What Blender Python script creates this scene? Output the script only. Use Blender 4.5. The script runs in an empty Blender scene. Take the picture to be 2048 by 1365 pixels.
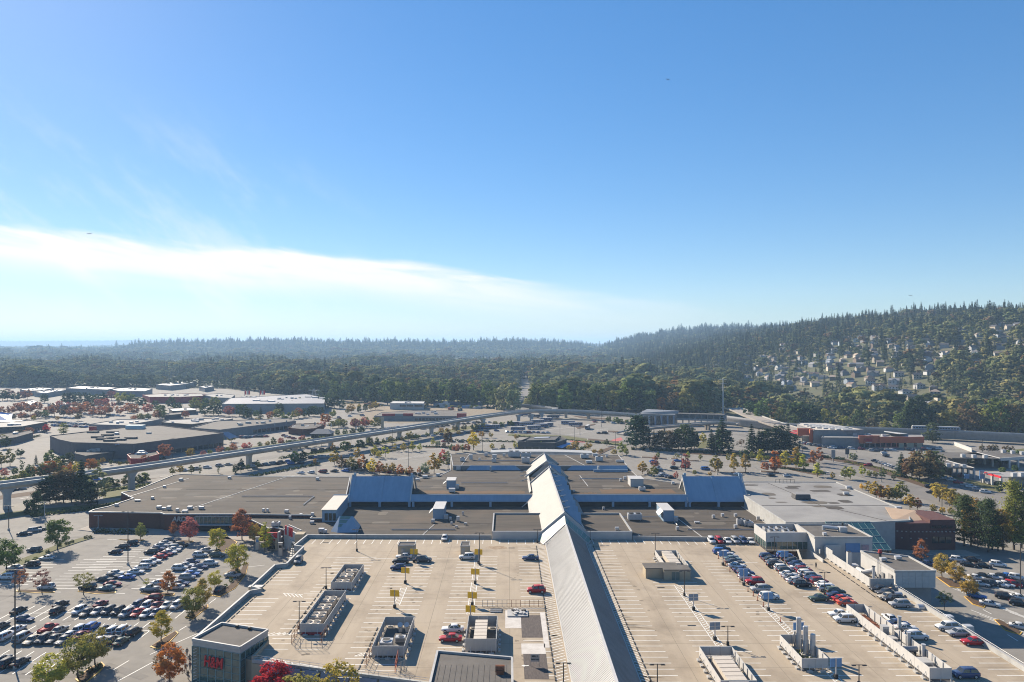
import bpy, math, random
import numpy as np
from mathutils import Vector
from mathutils import noise as mnoise
R = math.radians
random.seed(7)
RNG = np.random.default_rng(11)
scene = bpy.context.scene
COL = scene.collection
# ---------------------------------------------------------------- camera
F, CX, CY, CH = 1450.0, 1015.0, 690.0, 69.0      # focal length, vanishing point in photo pixels, eye height
cam = bpy.data.cameras.new("camera")
cam_ob = bpy.data.objects.new("camera", cam)
COL.objects.link(cam_ob)
cam.sensor_width = 36.0
cam.lens = F / 2048.0 * 36.0
cam.shift_x = (1024.0 - CX) / 2048.0
cam.shift_y = (CY - 682.5) / 2048.0
cam.clip_start = 1.0
cam.clip_end = 60000.0
cam_ob.location = (0, 0, CH)
cam_ob.rotation_euler = (R(90), 0, 0)
scene.camera = cam_ob
# ---------------------------------------------------------------- light
SUN_EL, SUN_AZ = 29.0, -39.0                      # degrees; azimuth from +Y towards +X
sun = bpy.data.lights.new("sun", 'SUN')
sun.energy = 5.0
sun.angle = R(0.53)
sun.color = (1.0, 0.88, 0.72)
sun_ob = bpy.data.objects.new("sun", sun)
COL.objects.link(sun_ob)
sd = Vector((math.sin(R(SUN_AZ)) * math.cos(R(SUN_EL)), math.cos(R(SUN_AZ)) * math.cos(R(SUN_EL)), math.sin(R(SUN_EL))))
sun_ob.rotation_euler = (-sd).to_track_quat('-Z', 'Y').to_euler()
sun_ob.location = (-300, 300, 400)
vs = scene.view_settings
vs.view_transform = 'Standard'
vs.look = 'None'
vs.exposure = 1.14
vs.gamma = 1.0
vs.use_curve_mapping = False
world = bpy.data.worlds.new("World")
scene.world = world
world.use_nodes = True
def build_world():
 nt = world.node_tree
 nt.nodes.clear()
 N, L = nt.nodes.new, nt.links.new
 out = N('ShaderNodeOutputWorld')
 bg = N('ShaderNodeBackground')
 bg.inputs['Strength'].default_value = 0.064
 sky = N('ShaderNodeTexSky')
 sky.sky_type = 'NISHITA'
 sky.sun_disc = False
 sky.sun_elevation = R(SUN_EL)
 sky.sun_rotation = R(SUN_AZ)
 sky.altitude = 60
 sky.air_density = 1.0
 sky.dust_density = 0.12
 sky.ozone_density = 2.6
 tc = N('ShaderNodeTexCoord')
 sep = N('ShaderNodeSeparateXYZ')
 L(tc.outputs['Generated'], sep.inputs[0])
 def M(op, a, b=None, c=None):
  n = N('ShaderNodeMath')
  n.operation = op
  for i, q in enumerate((a, b, c)):
   if q is None:
    continue
   if isinstance(q, (int, float)):
    n.inputs[i].default_value = q
   else:
    L(q, n.inputs[i])
  return n.outputs[0]
 def ramp(val, a, b, c=0.0, d=1.0, smooth=True):
  n = N('ShaderNodeMapRange')
  n.interpolation_type = 'SMOOTHSTEP' if smooth else 'LINEAR'
  L(val, n.inputs['Value'])
  for k, q in (('From Min', a), ('From Max', b), ('To Min', c), ('To Max', d)):
   n.inputs[k].default_value = q
  return n.outputs[0]
 el = M('MULTIPLY', M('ARCSINE', sep.outputs['Z']), 180 / math.pi)
 az = M('MULTIPLY', M('ARCTAN2', sep.outputs['X'], sep.outputs['Y']), 180 / math.pi)
 cmb = N('ShaderNodeCombineXYZ')
 L(M('MULTIPLY', az, 0.10), cmb.inputs[0])
 L(M('ADD', M('MULTIPLY', el, 0.75), M('MULTIPLY', az, 0.09)), cmb.inputs[1])
 n1 = N('ShaderNodeTexNoise')
 n1.inputs['Scale'].default_value = 1.0
 n1.inputs['Detail'].default_value = 7.0
 n1.inputs['Roughness'].default_value = 0.55
 n1.inputs['Distortion'].default_value = 0.35
 L(cmb.outputs[0], n1.inputs['Vector'])
 wob = M('SUBTRACT', n1.outputs['Fac'], 0.5)
 # a bank of cirrus: its top edge sinks from the sunward side to the far side
 fall = ramp(az, -12.0, 16.0, 7.1, 3.2, False)
 fall = M('ADD', fall, ramp(az, -38.0, -18.0, 1.1, 0.0, False))
 top = M('ADD', fall, M('MULTIPLY', wob, 2.3))
 depth = M('SUBTRACT', top, el)                   # degrees below the top edge
 edge = ramp(depth, -0.25, 1.0)
 fade = ramp(depth, 1.5, 4.2, 1.0, 0.06)
 side = ramp(az, -14.0, 21.0, 1.0, 0.0)
 far = ramp(az, -120.0, -80.0, 0.0, 1.0)
 thick = M('ADD', 0.98, M('MULTIPLY', wob, 3.0))
 bank = M('MULTIPLY', M('MULTIPLY', M('MULTIPLY', edge, fade), M('MULTIPLY', side, far)), thick)
 # thin streaks higher up
 cmb2 = N('ShaderNodeCombineXYZ')
 L(M('ADD', M('MULTIPLY', az, 0.11), M('MULTIPLY', el, 0.13)), cmb2.inputs[0])
 L(M('SUBTRACT', M('MULTIPLY', el, 0.05), M('MULTIPLY', az, 0.035)), cmb2.inputs[1])
 n2 = N('ShaderNodeTexNoise')
 n2.inputs['Scale'].default_value = 1.6
 n2.inputs['Detail'].default_value = 8.0
 n2.inputs['Roughness'].default_value = 0.6
 L(cmb2.outputs[0], n2.inputs['Vector'])
 wisp = M('MULTIPLY', ramp(n2.outputs['Fac'], 0.45, 0.7),
     M('MULTIPLY', ramp(az, -25.0, -8.0, 1.0, 0.0), ramp(el, 19.0, 7.0, 0.0, 0.42)))
 cloud = M('MINIMUM', M('ADD', bank, wisp), 1.0)
 mix = N('ShaderNodeMix')
 mix.data_type = 'RGBA'
 L(cloud, mix.inputs['Factor'])
 hue = N('ShaderNodeHueSaturation')
 hue.inputs['Saturation'].default_value = 1.55
 sc_ = N('ShaderNodeVectorMath')
 sc_.operation = 'SCALE'
 sc_.inputs['Scale'].default_value = 0.1376
 L(sky.outputs[0], sc_.inputs[0])
 gm = N('ShaderNodeGamma')
 gm.inputs['Gamma'].default_value = 0.66
 L(sc_.outputs[0], gm.inputs['Color'])
 s2 = N('ShaderNodeVectorMath')
 s2.operation = 'SCALE'
 s2.inputs['Scale'].default_value = 5.6
 L(gm.outputs[0], s2.inputs[0])
 L(s2.outputs[0], hue.inputs['Color'])
 tint = N('ShaderNodeVectorMath')
 tint.operation = 'MULTIPLY'
 tint.inputs[1].default_value = (0.88, 1.0, 1.18)
 L(hue.outputs[0], tint.inputs[0])
 L(tint.outputs[0], mix.inputs['A'])
 mix.inputs['B'].default_value = (7.5, 7.5, 7.6, 1)
 L(mix.outputs['Result'], bg.inputs['Color'])
 L(bg.outputs[0], out.inputs[0])
build_world()
cy = scene.cycles
cy.filter_width = 1.05
cy.max_bounces = 5
cy.diffuse_bounces = 2
cy.glossy_bounces = 2
cy.transmission_bounces = 3
cy.volume_bounces = 1
cy.transparent_max_bounces = 6
cy.sample_clamp_indirect = 4.0
cy.sample_clamp_direct = 12.0
cy.caustics_reflective = False
cy.caustics_refractive = False
try:
 cy.use_denoising = True
 cy.denoiser = 'OPENIMAGEDENOISE'
 cy.denoising_input_passes = 'RGB_ALBEDO_NORMAL'
except Exception:
 pass
# ---------------------------------------------------------------- helpers
def P(x, y, z=0.0):
 """A point of the place, read off a pixel of the photograph and its known height."""
 Y = F * (CH - z) / (y - CY)
 return ((x - CX) * Y / F, Y, z)
def PY(x, y, Y):
 """A point at a known distance Y."""
 return ((x - CX) * Y / F, Y, CH - (y - CY) * Y / F)
class MB:
 def __init__(self):
  self.v, self.f, self.m = [], [], []
 def add(self, vs_, fs, mi=0):
  b = len(self.v)
  self.v += [tuple(q) for q in vs_]
  for q in fs:
   self.f.append(tuple(i + b for i in q))
   self.m.append(mi)
  return self
 def box(self, x, y, z0, sx, sy, sz, rot=0.0, mi=0, top=None, skip_bottom=False):
  """box centred on x, y and standing on z0; top = scale of its upper face"""
  c, s = math.cos(rot), math.sin(rot)
  out = []
  for k, zz in ((1.0, z0), (top if top is not None else 1.0, z0 + sz)):
   for ax, ay in ((-1, -1), (1, -1), (1, 1), (-1, 1)):
    px, py = ax * sx / 2 * k, ay * sy / 2 * k
    out.append((x + px * c - py * s, y + px * s + py * c, zz))
  fs = [(4, 5, 6, 7), (0, 1, 5, 4), (1, 2, 6, 5), (2, 3, 7, 6), (3, 0, 4, 7)]
  if not skip_bottom:
   fs.append((3, 2, 1, 0))
  return self.add(out, fs, mi)
 def prism(self, poly, z0, z1, side=0, top=None, bottom=False):
  p = [tuple(q[:2]) for q in poly]
  a = sum(p[i][0] * p[(i + 1) % len(p)][1] - p[(i + 1) % len(p)][0] * p[i][1] for i in range(len(p)))
  if a < 0:
   p.reverse()
  n = len(p)
  b = len(self.v)
  self.v += [(q[0], q[1], z0) for q in p] + [(q[0], q[1], z1) for q in p]
  for i in range(n):
   j = (i + 1) % n
   self.f.append((b + i, b + j, b + n + j, b + n + i))
   self.m.append(side)
  self.f.append(tuple(b + n + i for i in range(n)))
  self.m.append(side if top is None else top)
  if bottom:
   self.f.append(tuple(b + n - 1 - i for i in range(n)))
   self.m.append(side)
  return self
 def wall(self, a, b, z0, z1, th, mi=0):
  """upright slab from a to b"""
  ax, ay, bx, by = a[0], a[1], b[0], b[1]
  d = math.hypot(bx - ax, by - ay)
  return self.box((ax + bx) / 2, (ay + by) / 2, z0, d, th, z1 - z0, math.atan2(by - ay, bx - ax), mi)
 def tube(self, p0, p1, r0, r1=None, n=8, mi=0, caps=True):
  r1 = r0 if r1 is None else r1
  p0, p1 = Vector(p0), Vector(p1)
  d = (p1 - p0)
  if d.length < 1e-6:
   return self
  d.normalize()
  u = d.orthogonal().normalized()
  w = d.cross(u)
  out = []
  for p, r in ((p0, r0), (p1, r1)):
   for i in range(n):
    a = 2 * math.pi * i / n
    out.append(p + u * (r * math.cos(a)) + w * (r * math.sin(a)))
  fs = [(i, (i + 1) % n, n + (i + 1) % n, n + i) for i in range(n)]
  if caps:
   fs.append(tuple(reversed(range(n))))
   fs.append(tuple(n + i for i in range(n)))
  return self.add(out, fs, mi)
 def quad(self, a, b, c, d, mi=0):
  return self.add([a, b, c, d], [(0, 1, 2, 3)], mi)
 def slab(self, pts, th, mi=0, n=None):
  """a flat polygon given in 3-D, thickened by th along its normal"""
  pts = [Vector(q) for q in pts]
  if n is None:
   n = (pts[1] - pts[0]).cross(pts[2] - pts[0]).normalized()
  k = len(pts)
  lo = [q - n * th for q in pts]
  fs = [tuple(range(k)), tuple(reversed(range(k, 2 * k)))]
  fs += [(i, i + k, (i + 1) % k + k, (i + 1) % k) for i in range(k)]
  return self.add(pts + lo, fs, mi)
 def mesh(self, name, mats, smooth=False):
  me = bpy.data.meshes.new(name)
  me.from_pydata(self.v, [], self.f)
  for m_ in (mats if isinstance(mats, (list, tuple)) else [mats]):
   me.materials.append(m_)
  if any(self.m):
   me.polygons.foreach_set('material_index', self.m)
  if smooth:
   me.polygons.foreach_set('use_smooth', [True] * len(self.f))
  me.update()
  return me
 def build(self, name, mats, parent=None, smooth=False, local=False):
  """link as one object; verts are in the world unless local"""
  if parent is not None and not local:
   o = parent.location
   if parent.parent is not None:
    o = o + parent.parent.location
   self.v = [(q[0] - o.x, q[1] - o.y, q[2] - o.z) for q in self.v]
  elif parent is None and not local:
   xs = [q[0] for q in self.v]
   ys = [q[1] for q in self.v]
   zs = [q[2] for q in self.v]
   o = Vector(((min(xs) + max(xs)) / 2, (min(ys) + max(ys)) / 2, min(zs)))
   self.v = [(q[0] - o.x, q[1] - o.y, q[2] - o.z) for q in self.v]
  ob = bpy.data.objects.new(name, self.mesh(name, mats, smooth))
  COL.objects.link(ob)
  if parent is not None:
   ob.parent = parent
  elif not local:
   ob.location = o
  return ob
LABELS = {}
def tag(o, label, cat, group=None):
 o['label'] = label
 o['category'] = cat
 if group:
  o['group'] = group
 if label in LABELS:
  print('SAME LABEL:', label)
 LABELS[label] = 1
 return o
def thing(name, label, cat, loc=(0, 0, 0), rot=0.0, group=None):
 o = bpy.data.objects.new(name, None)
 o.empty_display_size = 0.5
 COL.objects.link(o)
 o.location = loc
 o.rotation_euler = (0, 0, rot)
 return tag(o, label, cat, group)
def structure(o):
 o['kind'] = 'structure'
 return o
def stuff(o):
 o['kind'] = 'stuff'
 return o
def part(name, mesh, parent, loc=(0, 0, 0), rot=(0, 0, 0), color=None, scale=None):
 o = bpy.data.objects.new(name, mesh)
 COL.objects.link(o)
 o.parent = parent
 o.location = loc
 o.rotation_euler = rot
 if color is not None:
  o.color = color
 if scale is not None:
  o.scale = scale
 return o
ORD = ['first', 'second', 'third', 'fourth', 'fifth', 'sixth', 'seventh', 'eighth', 'ninth', 'tenth', 'eleventh', 'twelfth',
   'thirteenth', 'fourteenth', 'fifteenth', 'sixteenth', 'seventeenth', 'eighteenth', 'nineteenth', 'twentieth']
def nth(i):
 if i < 20:
  return ORD[i]
 n = i + 1
 return '%d%s' % (n, 'th' if 10 <= n % 100 <= 20 else {1: 'st', 2: 'nd', 3: 'rd'}.get(n % 10, 'th'))
# ---------------------------------------------------------------- materials
MATS = {}
def material(name, c1, c2=None, scale=1.0, rough=0.8, bump=0.0, stretch=(1, 1, 1), detail=6.0, metal=0.0, spec=0.4,
     c3=None, scale3=0.1, amt3=0.5, coord='Object', bscale=None, coat=0.0):
 if name in MATS:
  return MATS[name]
 m = bpy.data.materials.new(name)
 m.use_nodes = True
 nt = m.node_tree
 N, L = nt.nodes.new, nt.links.new
 b = nt.nodes['Principled BSDF']
 b.inputs['Roughness'].default_value = rough
 b.inputs['Metallic'].default_value = metal
 b.inputs['Specular IOR Level'].default_value = spec
 if coat:
  b.inputs['Coat Weight'].default_value = coat
  b.inputs['Coat Roughness'].default_value = 0.08
 if rough >= 0.85:
  b.inputs['Specular IOR Level'].default_value = 0.2
 c1 = (*c1, 1) if len(c1) == 3 else c1
 if c2 is None:
  b.inputs['Base Color'].default_value = c1
 else:
  tc = N('ShaderNodeTexCoord')
  mp = N('ShaderNodeMapping')
  mp.inputs['Scale'].default_value = stretch
  L(tc.outputs[coord], mp.inputs['Vector'])
  n = N('ShaderNodeTexNoise')
  n.inputs['Scale'].default_value = scale
  n.inputs['Detail'].default_value = detail
  n.inputs['Roughness'].default_value = 0.62
  L(mp.outputs[0], n.inputs['Vector'])
  r = N('ShaderNodeMapRange')
  r.inputs['From Min'].default_value = 0.3
  r.inputs['From Max'].default_value = 0.7
  L(n.outputs['Fac'], r.inputs['Value'])
  mx = N('ShaderNodeMix')
  mx.data_type = 'RGBA'
  L(r.outputs[0], mx.inputs['Factor'])
  mx.inputs['A'].default_value = c1
  mx.inputs['B'].default_value = (*c2, 1)
  res = mx.outputs['Result']
  if c3 is not None:
   n3 = N('ShaderNodeTexNoise')
   n3.inputs['Scale'].default_value = scale3
   n3.inputs['Detail'].default_value = 7.0
   n3.inputs['Roughness'].default_value = 0.65
   L(tc.outputs[coord], n3.inputs['Vector'])
   r3 = N('ShaderNodeMapRange')
   r3.inputs['From Min'].default_value = 0.5
   r3.inputs['From Max'].default_value = 0.72
   r3.inputs['To Max'].default_value = amt3
   L(n3.outputs['Fac'], r3.inputs['Value'])
   m3 = N('ShaderNodeMix')
   m3.data_type = 'RGBA'
   L(r3.outputs[0], m3.inputs['Factor'])
   L(res, m3.inputs['A'])
   m3.inputs['B'].default_value = (*c3, 1)
   res = m3.outputs['Result']
  L(res, b.inputs['Base Color'])
  if bump:
   bp = N('ShaderNodeBump')
   bp.inputs['Strength'].default_value = bump
   bp.inputs['Distance'].default_value = 0.05
   if bscale:
    nb = N('ShaderNodeTexNoise')
    nb.inputs['Scale'].default_value = bscale
    nb.inputs['Detail'].default_value = 4
    L(tc.outputs[coord], nb.inputs['Vector'])
    L(nb.outputs['Fac'], bp.inputs['Height'])
   else:
    L(n.outputs['Fac'], bp.inputs['Height'])
   L(bp.outputs[0], b.inputs['Normal'])
 MATS[name] = m
 return m
def tinted(name, rough=0.35, coat=0.6, spec=0.5, metal=0.0):
 """paint whose colour is the object's own colour"""
 m = bpy.data.materials.new(name)
 m.use_nodes = True
 nt = m.node_tree
 b = nt.nodes['Principled BSDF']
 oi = nt.nodes.new('ShaderNodeObjectInfo')
 nt.links.new(oi.outputs['Color'], b.inputs['Base Color'])
 b.inputs['Roughness'].default_value = rough
 b.inputs['Metallic'].default_value = metal
 b.inputs['Specular IOR Level'].default_value = spec
 b.inputs['Coat Weight'].default_value = coat
 b.inputs['Coat Roughness'].default_value = 0.035
 MATS[name] = m
 return m
def leafy(name, source='object', translucent=0.3, vary=0.45, nscale=0.5):
 """leaves: colour from the object (or from the tree instance), mottled per clump"""
 m = bpy.data.materials.new(name)
 m.use_nodes = True
 nt = m.node_tree
 nt.nodes.clear()
 N, L = nt.nodes.new, nt.links.new
 out = N('ShaderNodeOutputMaterial')
 if source == 'object':
  src = N('ShaderNodeObjectInfo').outputs['Color']
 else:
  a = N('ShaderNodeAttribute')
  a.attribute_type = 'INSTANCER'
  a.attribute_name = 'tcol'
  src = a.outputs['Color']
 tc = N('ShaderNodeTexCoord')
 n = N('ShaderNodeTexNoise')
 n.inputs['Scale'].default_value = nscale
 n.inputs['Detail'].default_value = 3.0
 L(tc.outputs['Object'], n.inputs['Vector'])
 hs = N('ShaderNodeHueSaturation')
 r1 = N('ShaderNodeMapRange')
 r1.inputs['From Min'].default_value = 0.3
 r1.inputs['From Max'].default_value = 0.7
 r1.inputs['To Min'].default_value = 1.0 - vary
 r1.inputs['To Max'].default_value = 1.0 + vary
 L(n.outputs['Fac'], r1.inputs['Value'])
 L(r1.outputs[0], hs.inputs['Value'])
 n2 = N('ShaderNodeTexNoise')
 n2.inputs['Scale'].default_value = nscale * 0.6
 L(tc.outputs['Object'], n2.inputs['Vector'])
 r2 = N('ShaderNodeMapRange')
 r2.inputs['From Min'].default_value = 0.3
 r2.inputs['From Max'].default_value = 0.7
 r2.inputs['To Min'].default_value = 0.47
 r2.inputs['To Max'].default_value = 0.53
 L(n2.outputs['Fac'], r2.inputs['Value'])
 L(r2.outputs[0], hs.inputs['Hue'])
 L(src, hs.inputs['Color'])
 d = N('ShaderNodeBsdfDiffuse')
 t = N('ShaderNodeBsdfTranslucent')
 L(hs.outputs[0], d.inputs['Color'])
 L(hs.outputs[0], t.inputs['Color'])
 mx = N('ShaderNodeMixShader')
 mx.inputs[0].default_value = translucent
 L(d.outputs[0], mx.inputs[1])
 L(t.outputs[0], mx.inputs[2])
 L(mx.outputs[0], out.inputs[0])
 MATS[name] = m
 return m
def glassy(name, color, rough=0.08, metal=0.0, spec=0.8):
 return material(name, color, rough=rough, spec=spec, metal=metal)
M_DECK = material('deck_concrete', (0.37, 0.307, 0.228), (0.305, 0.25, 0.183), 0.4, 0.9, 0.15, stretch=(1, 0.14, 1), c3=(0.2, 0.16, 0.115), scale3=0.10, amt3=0.75, bscale=3.0)
M_ASPHALT = material('asphalt_light', (0.232, 0.214, 0.186), (0.182, 0.169, 0.148), 0.25, 0.92, 0.2, c3=(0.15, 0.138, 0.12), scale3=0.06, amt3=0.55, bscale=4.0)
M_ROAD = material('asphalt_road', (0.19, 0.175, 0.155), (0.155, 0.144, 0.13), 0.3, 0.92, 0.2, stretch=(1, 0.3, 1), c3=(0.115, 0.108, 0.1), scale3=0.05, amt3=0.5)
M_PAVING = material('paving_pale', (0.31, 0.275, 0.235), (0.26, 0.23, 0.195), 0.6, 0.9)
M_LINE = material('line_paint', (0.78, 0.77, 0.72), (0.6, 0.58, 0.52), 1.5, 0.7)
M_YLINE = material('yellow_paint', (0.62, 0.36, 0.05), (0.5, 0.3, 0.06), 1.5, 0.7)
M_KERB = material('kerb_concrete', (0.42, 0.40, 0.36), (0.33, 0.31, 0.28), 1.0, 0.9)
M_ROOF = material('roof_gravel', (0.094, 0.079, 0.063), (0.050, 0.043, 0.036), 0.12, 0.95, 0.3, stretch=(0.4, 2.2, 1), c3=(0.115, 0.085, 0.06), scale3=0.05, amt3=0.7, bscale=2.5)
M_ROOF2 = material('roof_gravel_dark', (0.10, 0.092, 0.088), (0.072, 0.066, 0.062), 0.15, 0.95, 0.3, stretch=(0.5, 1.4, 1), c3=(0.13, 0.115, 0.1), scale3=0.04, amt3=0.6, bscale=2.5)
M_ROOFG = material('roof_pale', (0.275, 0.265, 0.245), (0.235, 0.228, 0.215), 0.15, 0.85, 0.1, c3=(0.16, 0.15, 0.14), scale3=0.035, amt3=0.9)
M_ROOFM = material('roof_mid', (0.135, 0.122, 0.108), (0.10, 0.092, 0.082), 0.3, 0.9, 0.2, c3=(0.075, 0.07, 0.064), scale3=0.08, amt3=0.6)
M_MOSS = material('roof_moss', (0.15, 0.082, 0.045), (0.10, 0.075, 0.045), 0.4, 0.95, 0.3, stretch=(0.5, 2, 1))
M_SEAM = material('roof_seam_dark', (0.05, 0.045, 0.042), rough=0.9)
M_FLASH = material('flashing_pale', (0.42, 0.405, 0.375), (0.33, 0.32, 0.30), 0.8, 0.5)
M_WHITE = material('painted_white', (0.47, 0.455, 0.43), (0.40, 0.39, 0.37), 0.4, 0.6, c3=(0.38, 0.365, 0.34), scale3=0.15, amt3=0.35)
M_PANEL = material('panel_offwhite', (0.385, 0.375, 0.355), (0.325, 0.316, 0.30), 0.6, 0.55, c3=(0.3, 0.29, 0.275), scale3=0.25, amt3=0.4)
M_PARAPET = material('parapet_concrete', (0.40, 0.40, 0.38), (0.32, 0.315, 0.30), 0.5, 0.85, 0.1, c3=(0.2, 0.19, 0.175), scale3=0.2, amt3=0.5)
M_BEIGE = material('beige_stucco', (0.40, 0.335, 0.235), (0.34, 0.28, 0.195), 0.5, 0.9, c3=(0.3, 0.25, 0.19), scale3=0.2, amt3=0.4)
M_TAN = material('tan_metal', (0.52, 0.46, 0.38), (0.45, 0.395, 0.325), 0.8, 0.6)
M_METALROOF = material('metal_roof_pale', (0.25, 0.248, 0.243), (0.215, 0.213, 0.21), 0.25, 0.42, stretch=(0.12, 1.6, 0.12), spec=0.4, c3=(0.165, 0.163, 0.155), scale3=0.14, amt3=0.7)
M_METALROOF2 = material('metal_roof_cream', (0.18, 0.17, 0.152), (0.15, 0.142, 0.128), 0.3, 0.6, stretch=(1, 0.3, 1), c3=(0.12, 0.115, 0.105), scale3=0.08, amt3=0.5)
M_BLUEROOF = material('metal_roof_blue', (0.235, 0.335, 0.43), (0.195, 0.285, 0.37), 0.5, 0.55, stretch=(2, 0.4, 0.4), c3=(0.16, 0.22, 0.28), scale3=0.12, amt3=0.4)
M_BRICK = material('brick_dark_red', (0.14, 0.062, 0.045), (0.10, 0.046, 0.036), 1.2, 0.9, 0.2, stretch=(1, 1, 4))
M_BRICK2 = material('brick_purple', (0.115, 0.055, 0.05), (0.085, 0.042, 0.04), 1.2, 0.9, 0.2, stretch=(1, 1, 4))
M_STONE = material('stone_grey_wall', (0.3, 0.29, 0.28), (0.24, 0.232, 0.222), 0.6, 0.85)
M_DARKWALL = material('dark_wall', (0.11, 0.105, 0.10), (0.08, 0.077, 0.075), 0.6, 0.85)
M_GREYWALL = material('grey_wall', (0.24, 0.235, 0.23), (0.19, 0.186, 0.18), 0.5, 0.85)
M_GLASS = glassy('glass_dark', (0.02, 0.03, 0.032), 0.06)
M_GLASSG = material('glass_green', (0.10, 0.155, 0.13), (0.03, 0.055, 0.05), 0.35, 0.07, spec=0.9, stretch=(1, 1, 1), detail=4)
M_GLASSP = material('glass_pale', (0.17, 0.27, 0.24), (0.12, 0.20, 0.18), 0.6, 0.55, spec=0.2)
M_DARK = material('near_black', (0.018, 0.018, 0.018), rough=0.7)
M_STEEL = material('steel_grey', (0.30, 0.30, 0.30), (0.24, 0.24, 0.24), 2.0, 0.45, metal=0.3)
M_GALV = material('galvanised', (0.50, 0.50, 0.50), (0.40, 0.40, 0.40), 1.2, 0.45, metal=0.35)
M_POLE = material('pole_dark', (0.05, 0.045, 0.042), rough=0.6)
M_POLEG = material('pole_grey', (0.33, 0.33, 0.32), rough=0.6)
M_RED = material('sign_red', (0.55, 0.02, 0.03), rough=0.5)
M_REDDK = material('panel_red', (0.33, 0.02, 0.025), (0.25, 0.018, 0.02), 0.5, 0.6)
M_ORANGE = material('panel_orange', (0.46, 0.115, 0.045), (0.38, 0.09, 0.04), 0.4, 0.7)
M_RUST = material('rust', (0.25, 0.09, 0.04), (0.14, 0.055, 0.03), 1.2, 0.9)
M_YELLOW = material('sign_yellow', (0.78, 0.46, 0.02), (0.70, 0.40, 0.015), 1.0, 0.5)
M_BLUE = material('sign_blue', (0.11, 0.24, 0.44), (0.085, 0.20, 0.38), 1.0, 0.5)
M_GREYBLUE = material('sign_slate', (0.20, 0.25, 0.31), (0.16, 0.20, 0.26), 1.0, 0.5)
M_BLUEPANEL = material('awning_blue', (0.26, 0.275, 0.33), (0.215, 0.23, 0.28), 0.4, 0.5)
M_GREENROOF = material('glass_atrium_green', (0.02, 0.06, 0.062), (0.03, 0.09, 0.09), 0.4, 0.12, spec=0.8)
M_TEALFRAME = material('frame_teal', (0.16, 0.26, 0.26), rough=0.5)
M_COPPER = material('roof_tan_slope', (0.42, 0.30, 0.20), (0.36, 0.255, 0.17), 0.3, 0.8)
M_BARK = material('bark', (0.075, 0.058, 0.045), (0.05, 0.04, 0.032), 3.0, 0.95)
M_GROUND = material('ground_earth_green', (0.075, 0.085, 0.04), (0.115, 0.105, 0.06), 0.02, 0.95, c3=(0.12, 0.105, 0.075), scale3=0.008, amt3=0.5)
M_GRASS = material('grass_dry', (0.085, 0.095, 0.035), (0.13, 0.115, 0.05), 0.4, 0.95)
M_MULCH = material('mulch', (0.10, 0.06, 0.035), (0.065, 0.045, 0.03), 0.8, 0.95)
M_DIRT = material('bare_dirt', (0.24, 0.195, 0.14), (0.18, 0.145, 0.10), 0.2, 0.95)
M_TYRE = material('tyre', (0.015, 0.015, 0.015), rough=0.85)
M_LIGHT = material('lamp_lens', (0.7, 0.7, 0.7), rough=0.15)
M_TAIL = material('tail_lens', (0.35, 0.01, 0.01), rough=0.2)
M_CARGLASS = glassy('car_glass', (0.018, 0.022, 0.026), 0.05)
M_PAINT = tinted('car_paint', 0.6, 0.55, 0.12)
M_TINT = tinted('flat_paint', 0.7, 0.0, 0.3)
M_LEAF = leafy('leaves', 'object', 0.34, 0.4, 0.55)
M_FOREST = leafy('forest_leaves', 'instance', 0.26, 0.5, 0.22)
# ================================================================ terrain
def hills(X, Y):
 X = np.asarray(X, float)
 Y = np.asarray(Y, float)
 foot = np.interp(Y, [300, 600, 750, 1000, 1500, 2300, 3200, 4500, 6500], [640, 470, 400, 335, 270, 330, 370, 470, 900])
 top = np.interp(Y, [300, 600, 900, 1300, 1700, 2400, 3200, 4200, 5200, 6500], [70, 88, 104, 118, 124, 116, 118, 128, 105, 20])
 wid = np.interp(Y, [600, 1200, 2000, 4500], [520, 620, 720, 760])
 t = np.clip((X - foot) / wid, 0, 1)
 z = top * np.sin(t * np.pi / 2) ** 1.12
 z += t * (5.0 * np.sin(X * 0.011 + Y * 0.006) + 3.5 * np.sin(Y * 0.017 - X * 0.008 + 1.0))
 # wooded ridge across the valley and the far blue ridges behind it
 def ridge(y0, front, back, h, x0, x1, soft):
  a = np.clip((Y - (y0 - front)) / front, 0, 1)
  b = np.clip(((y0 + back) - Y) / back, 0, 1)
  c = np.clip((X - x0) / soft, 0, 1) * np.clip((x1 - X) / soft, 0, 1)
  s = lambda q: q * q * (3 - 2 * q)
  return h * s(a) * s(b) * s(c)
 wav = 1 + 0.10 * np.sin(X * 0.0031) + 0.06 * np.sin(X * 0.0083 + 2)
 z1 = ridge(5000, 1100, 1500, 52, -2900, 900, 700) * wav
 z2 = ridge(9000, 1600, 2500, 56, -5600, 5200, 1500) * (1 + 0.08 * np.sin(X * 0.0016 + 1) + 0.05 * np.sin(X * 0.0047))
 z3 = ridge(15000, 2500, 2500, 125, -16000, -1500, 5000) * (1 + 0.1 * np.sin(X * 0.0007))
 return np.maximum(np.maximum(z, z1), np.maximum(z2, z3))
def ground_z(x, y):
 return float(hills(x, y))
def ray_ground(px, py):
 """where the line of sight through a pixel of the photograph meets the terrain"""
 Y = np.linspace(520, 9000, 6000)
 X = (px - CX) / F * Y
 Z = CH - (py - CY) / F * Y
 g = hills(X, Y)
 k = np.argmax(Z <= g)
 if Z[k] > g[k]:
  return None
 return X[k], Y[k], g[k]
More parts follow.
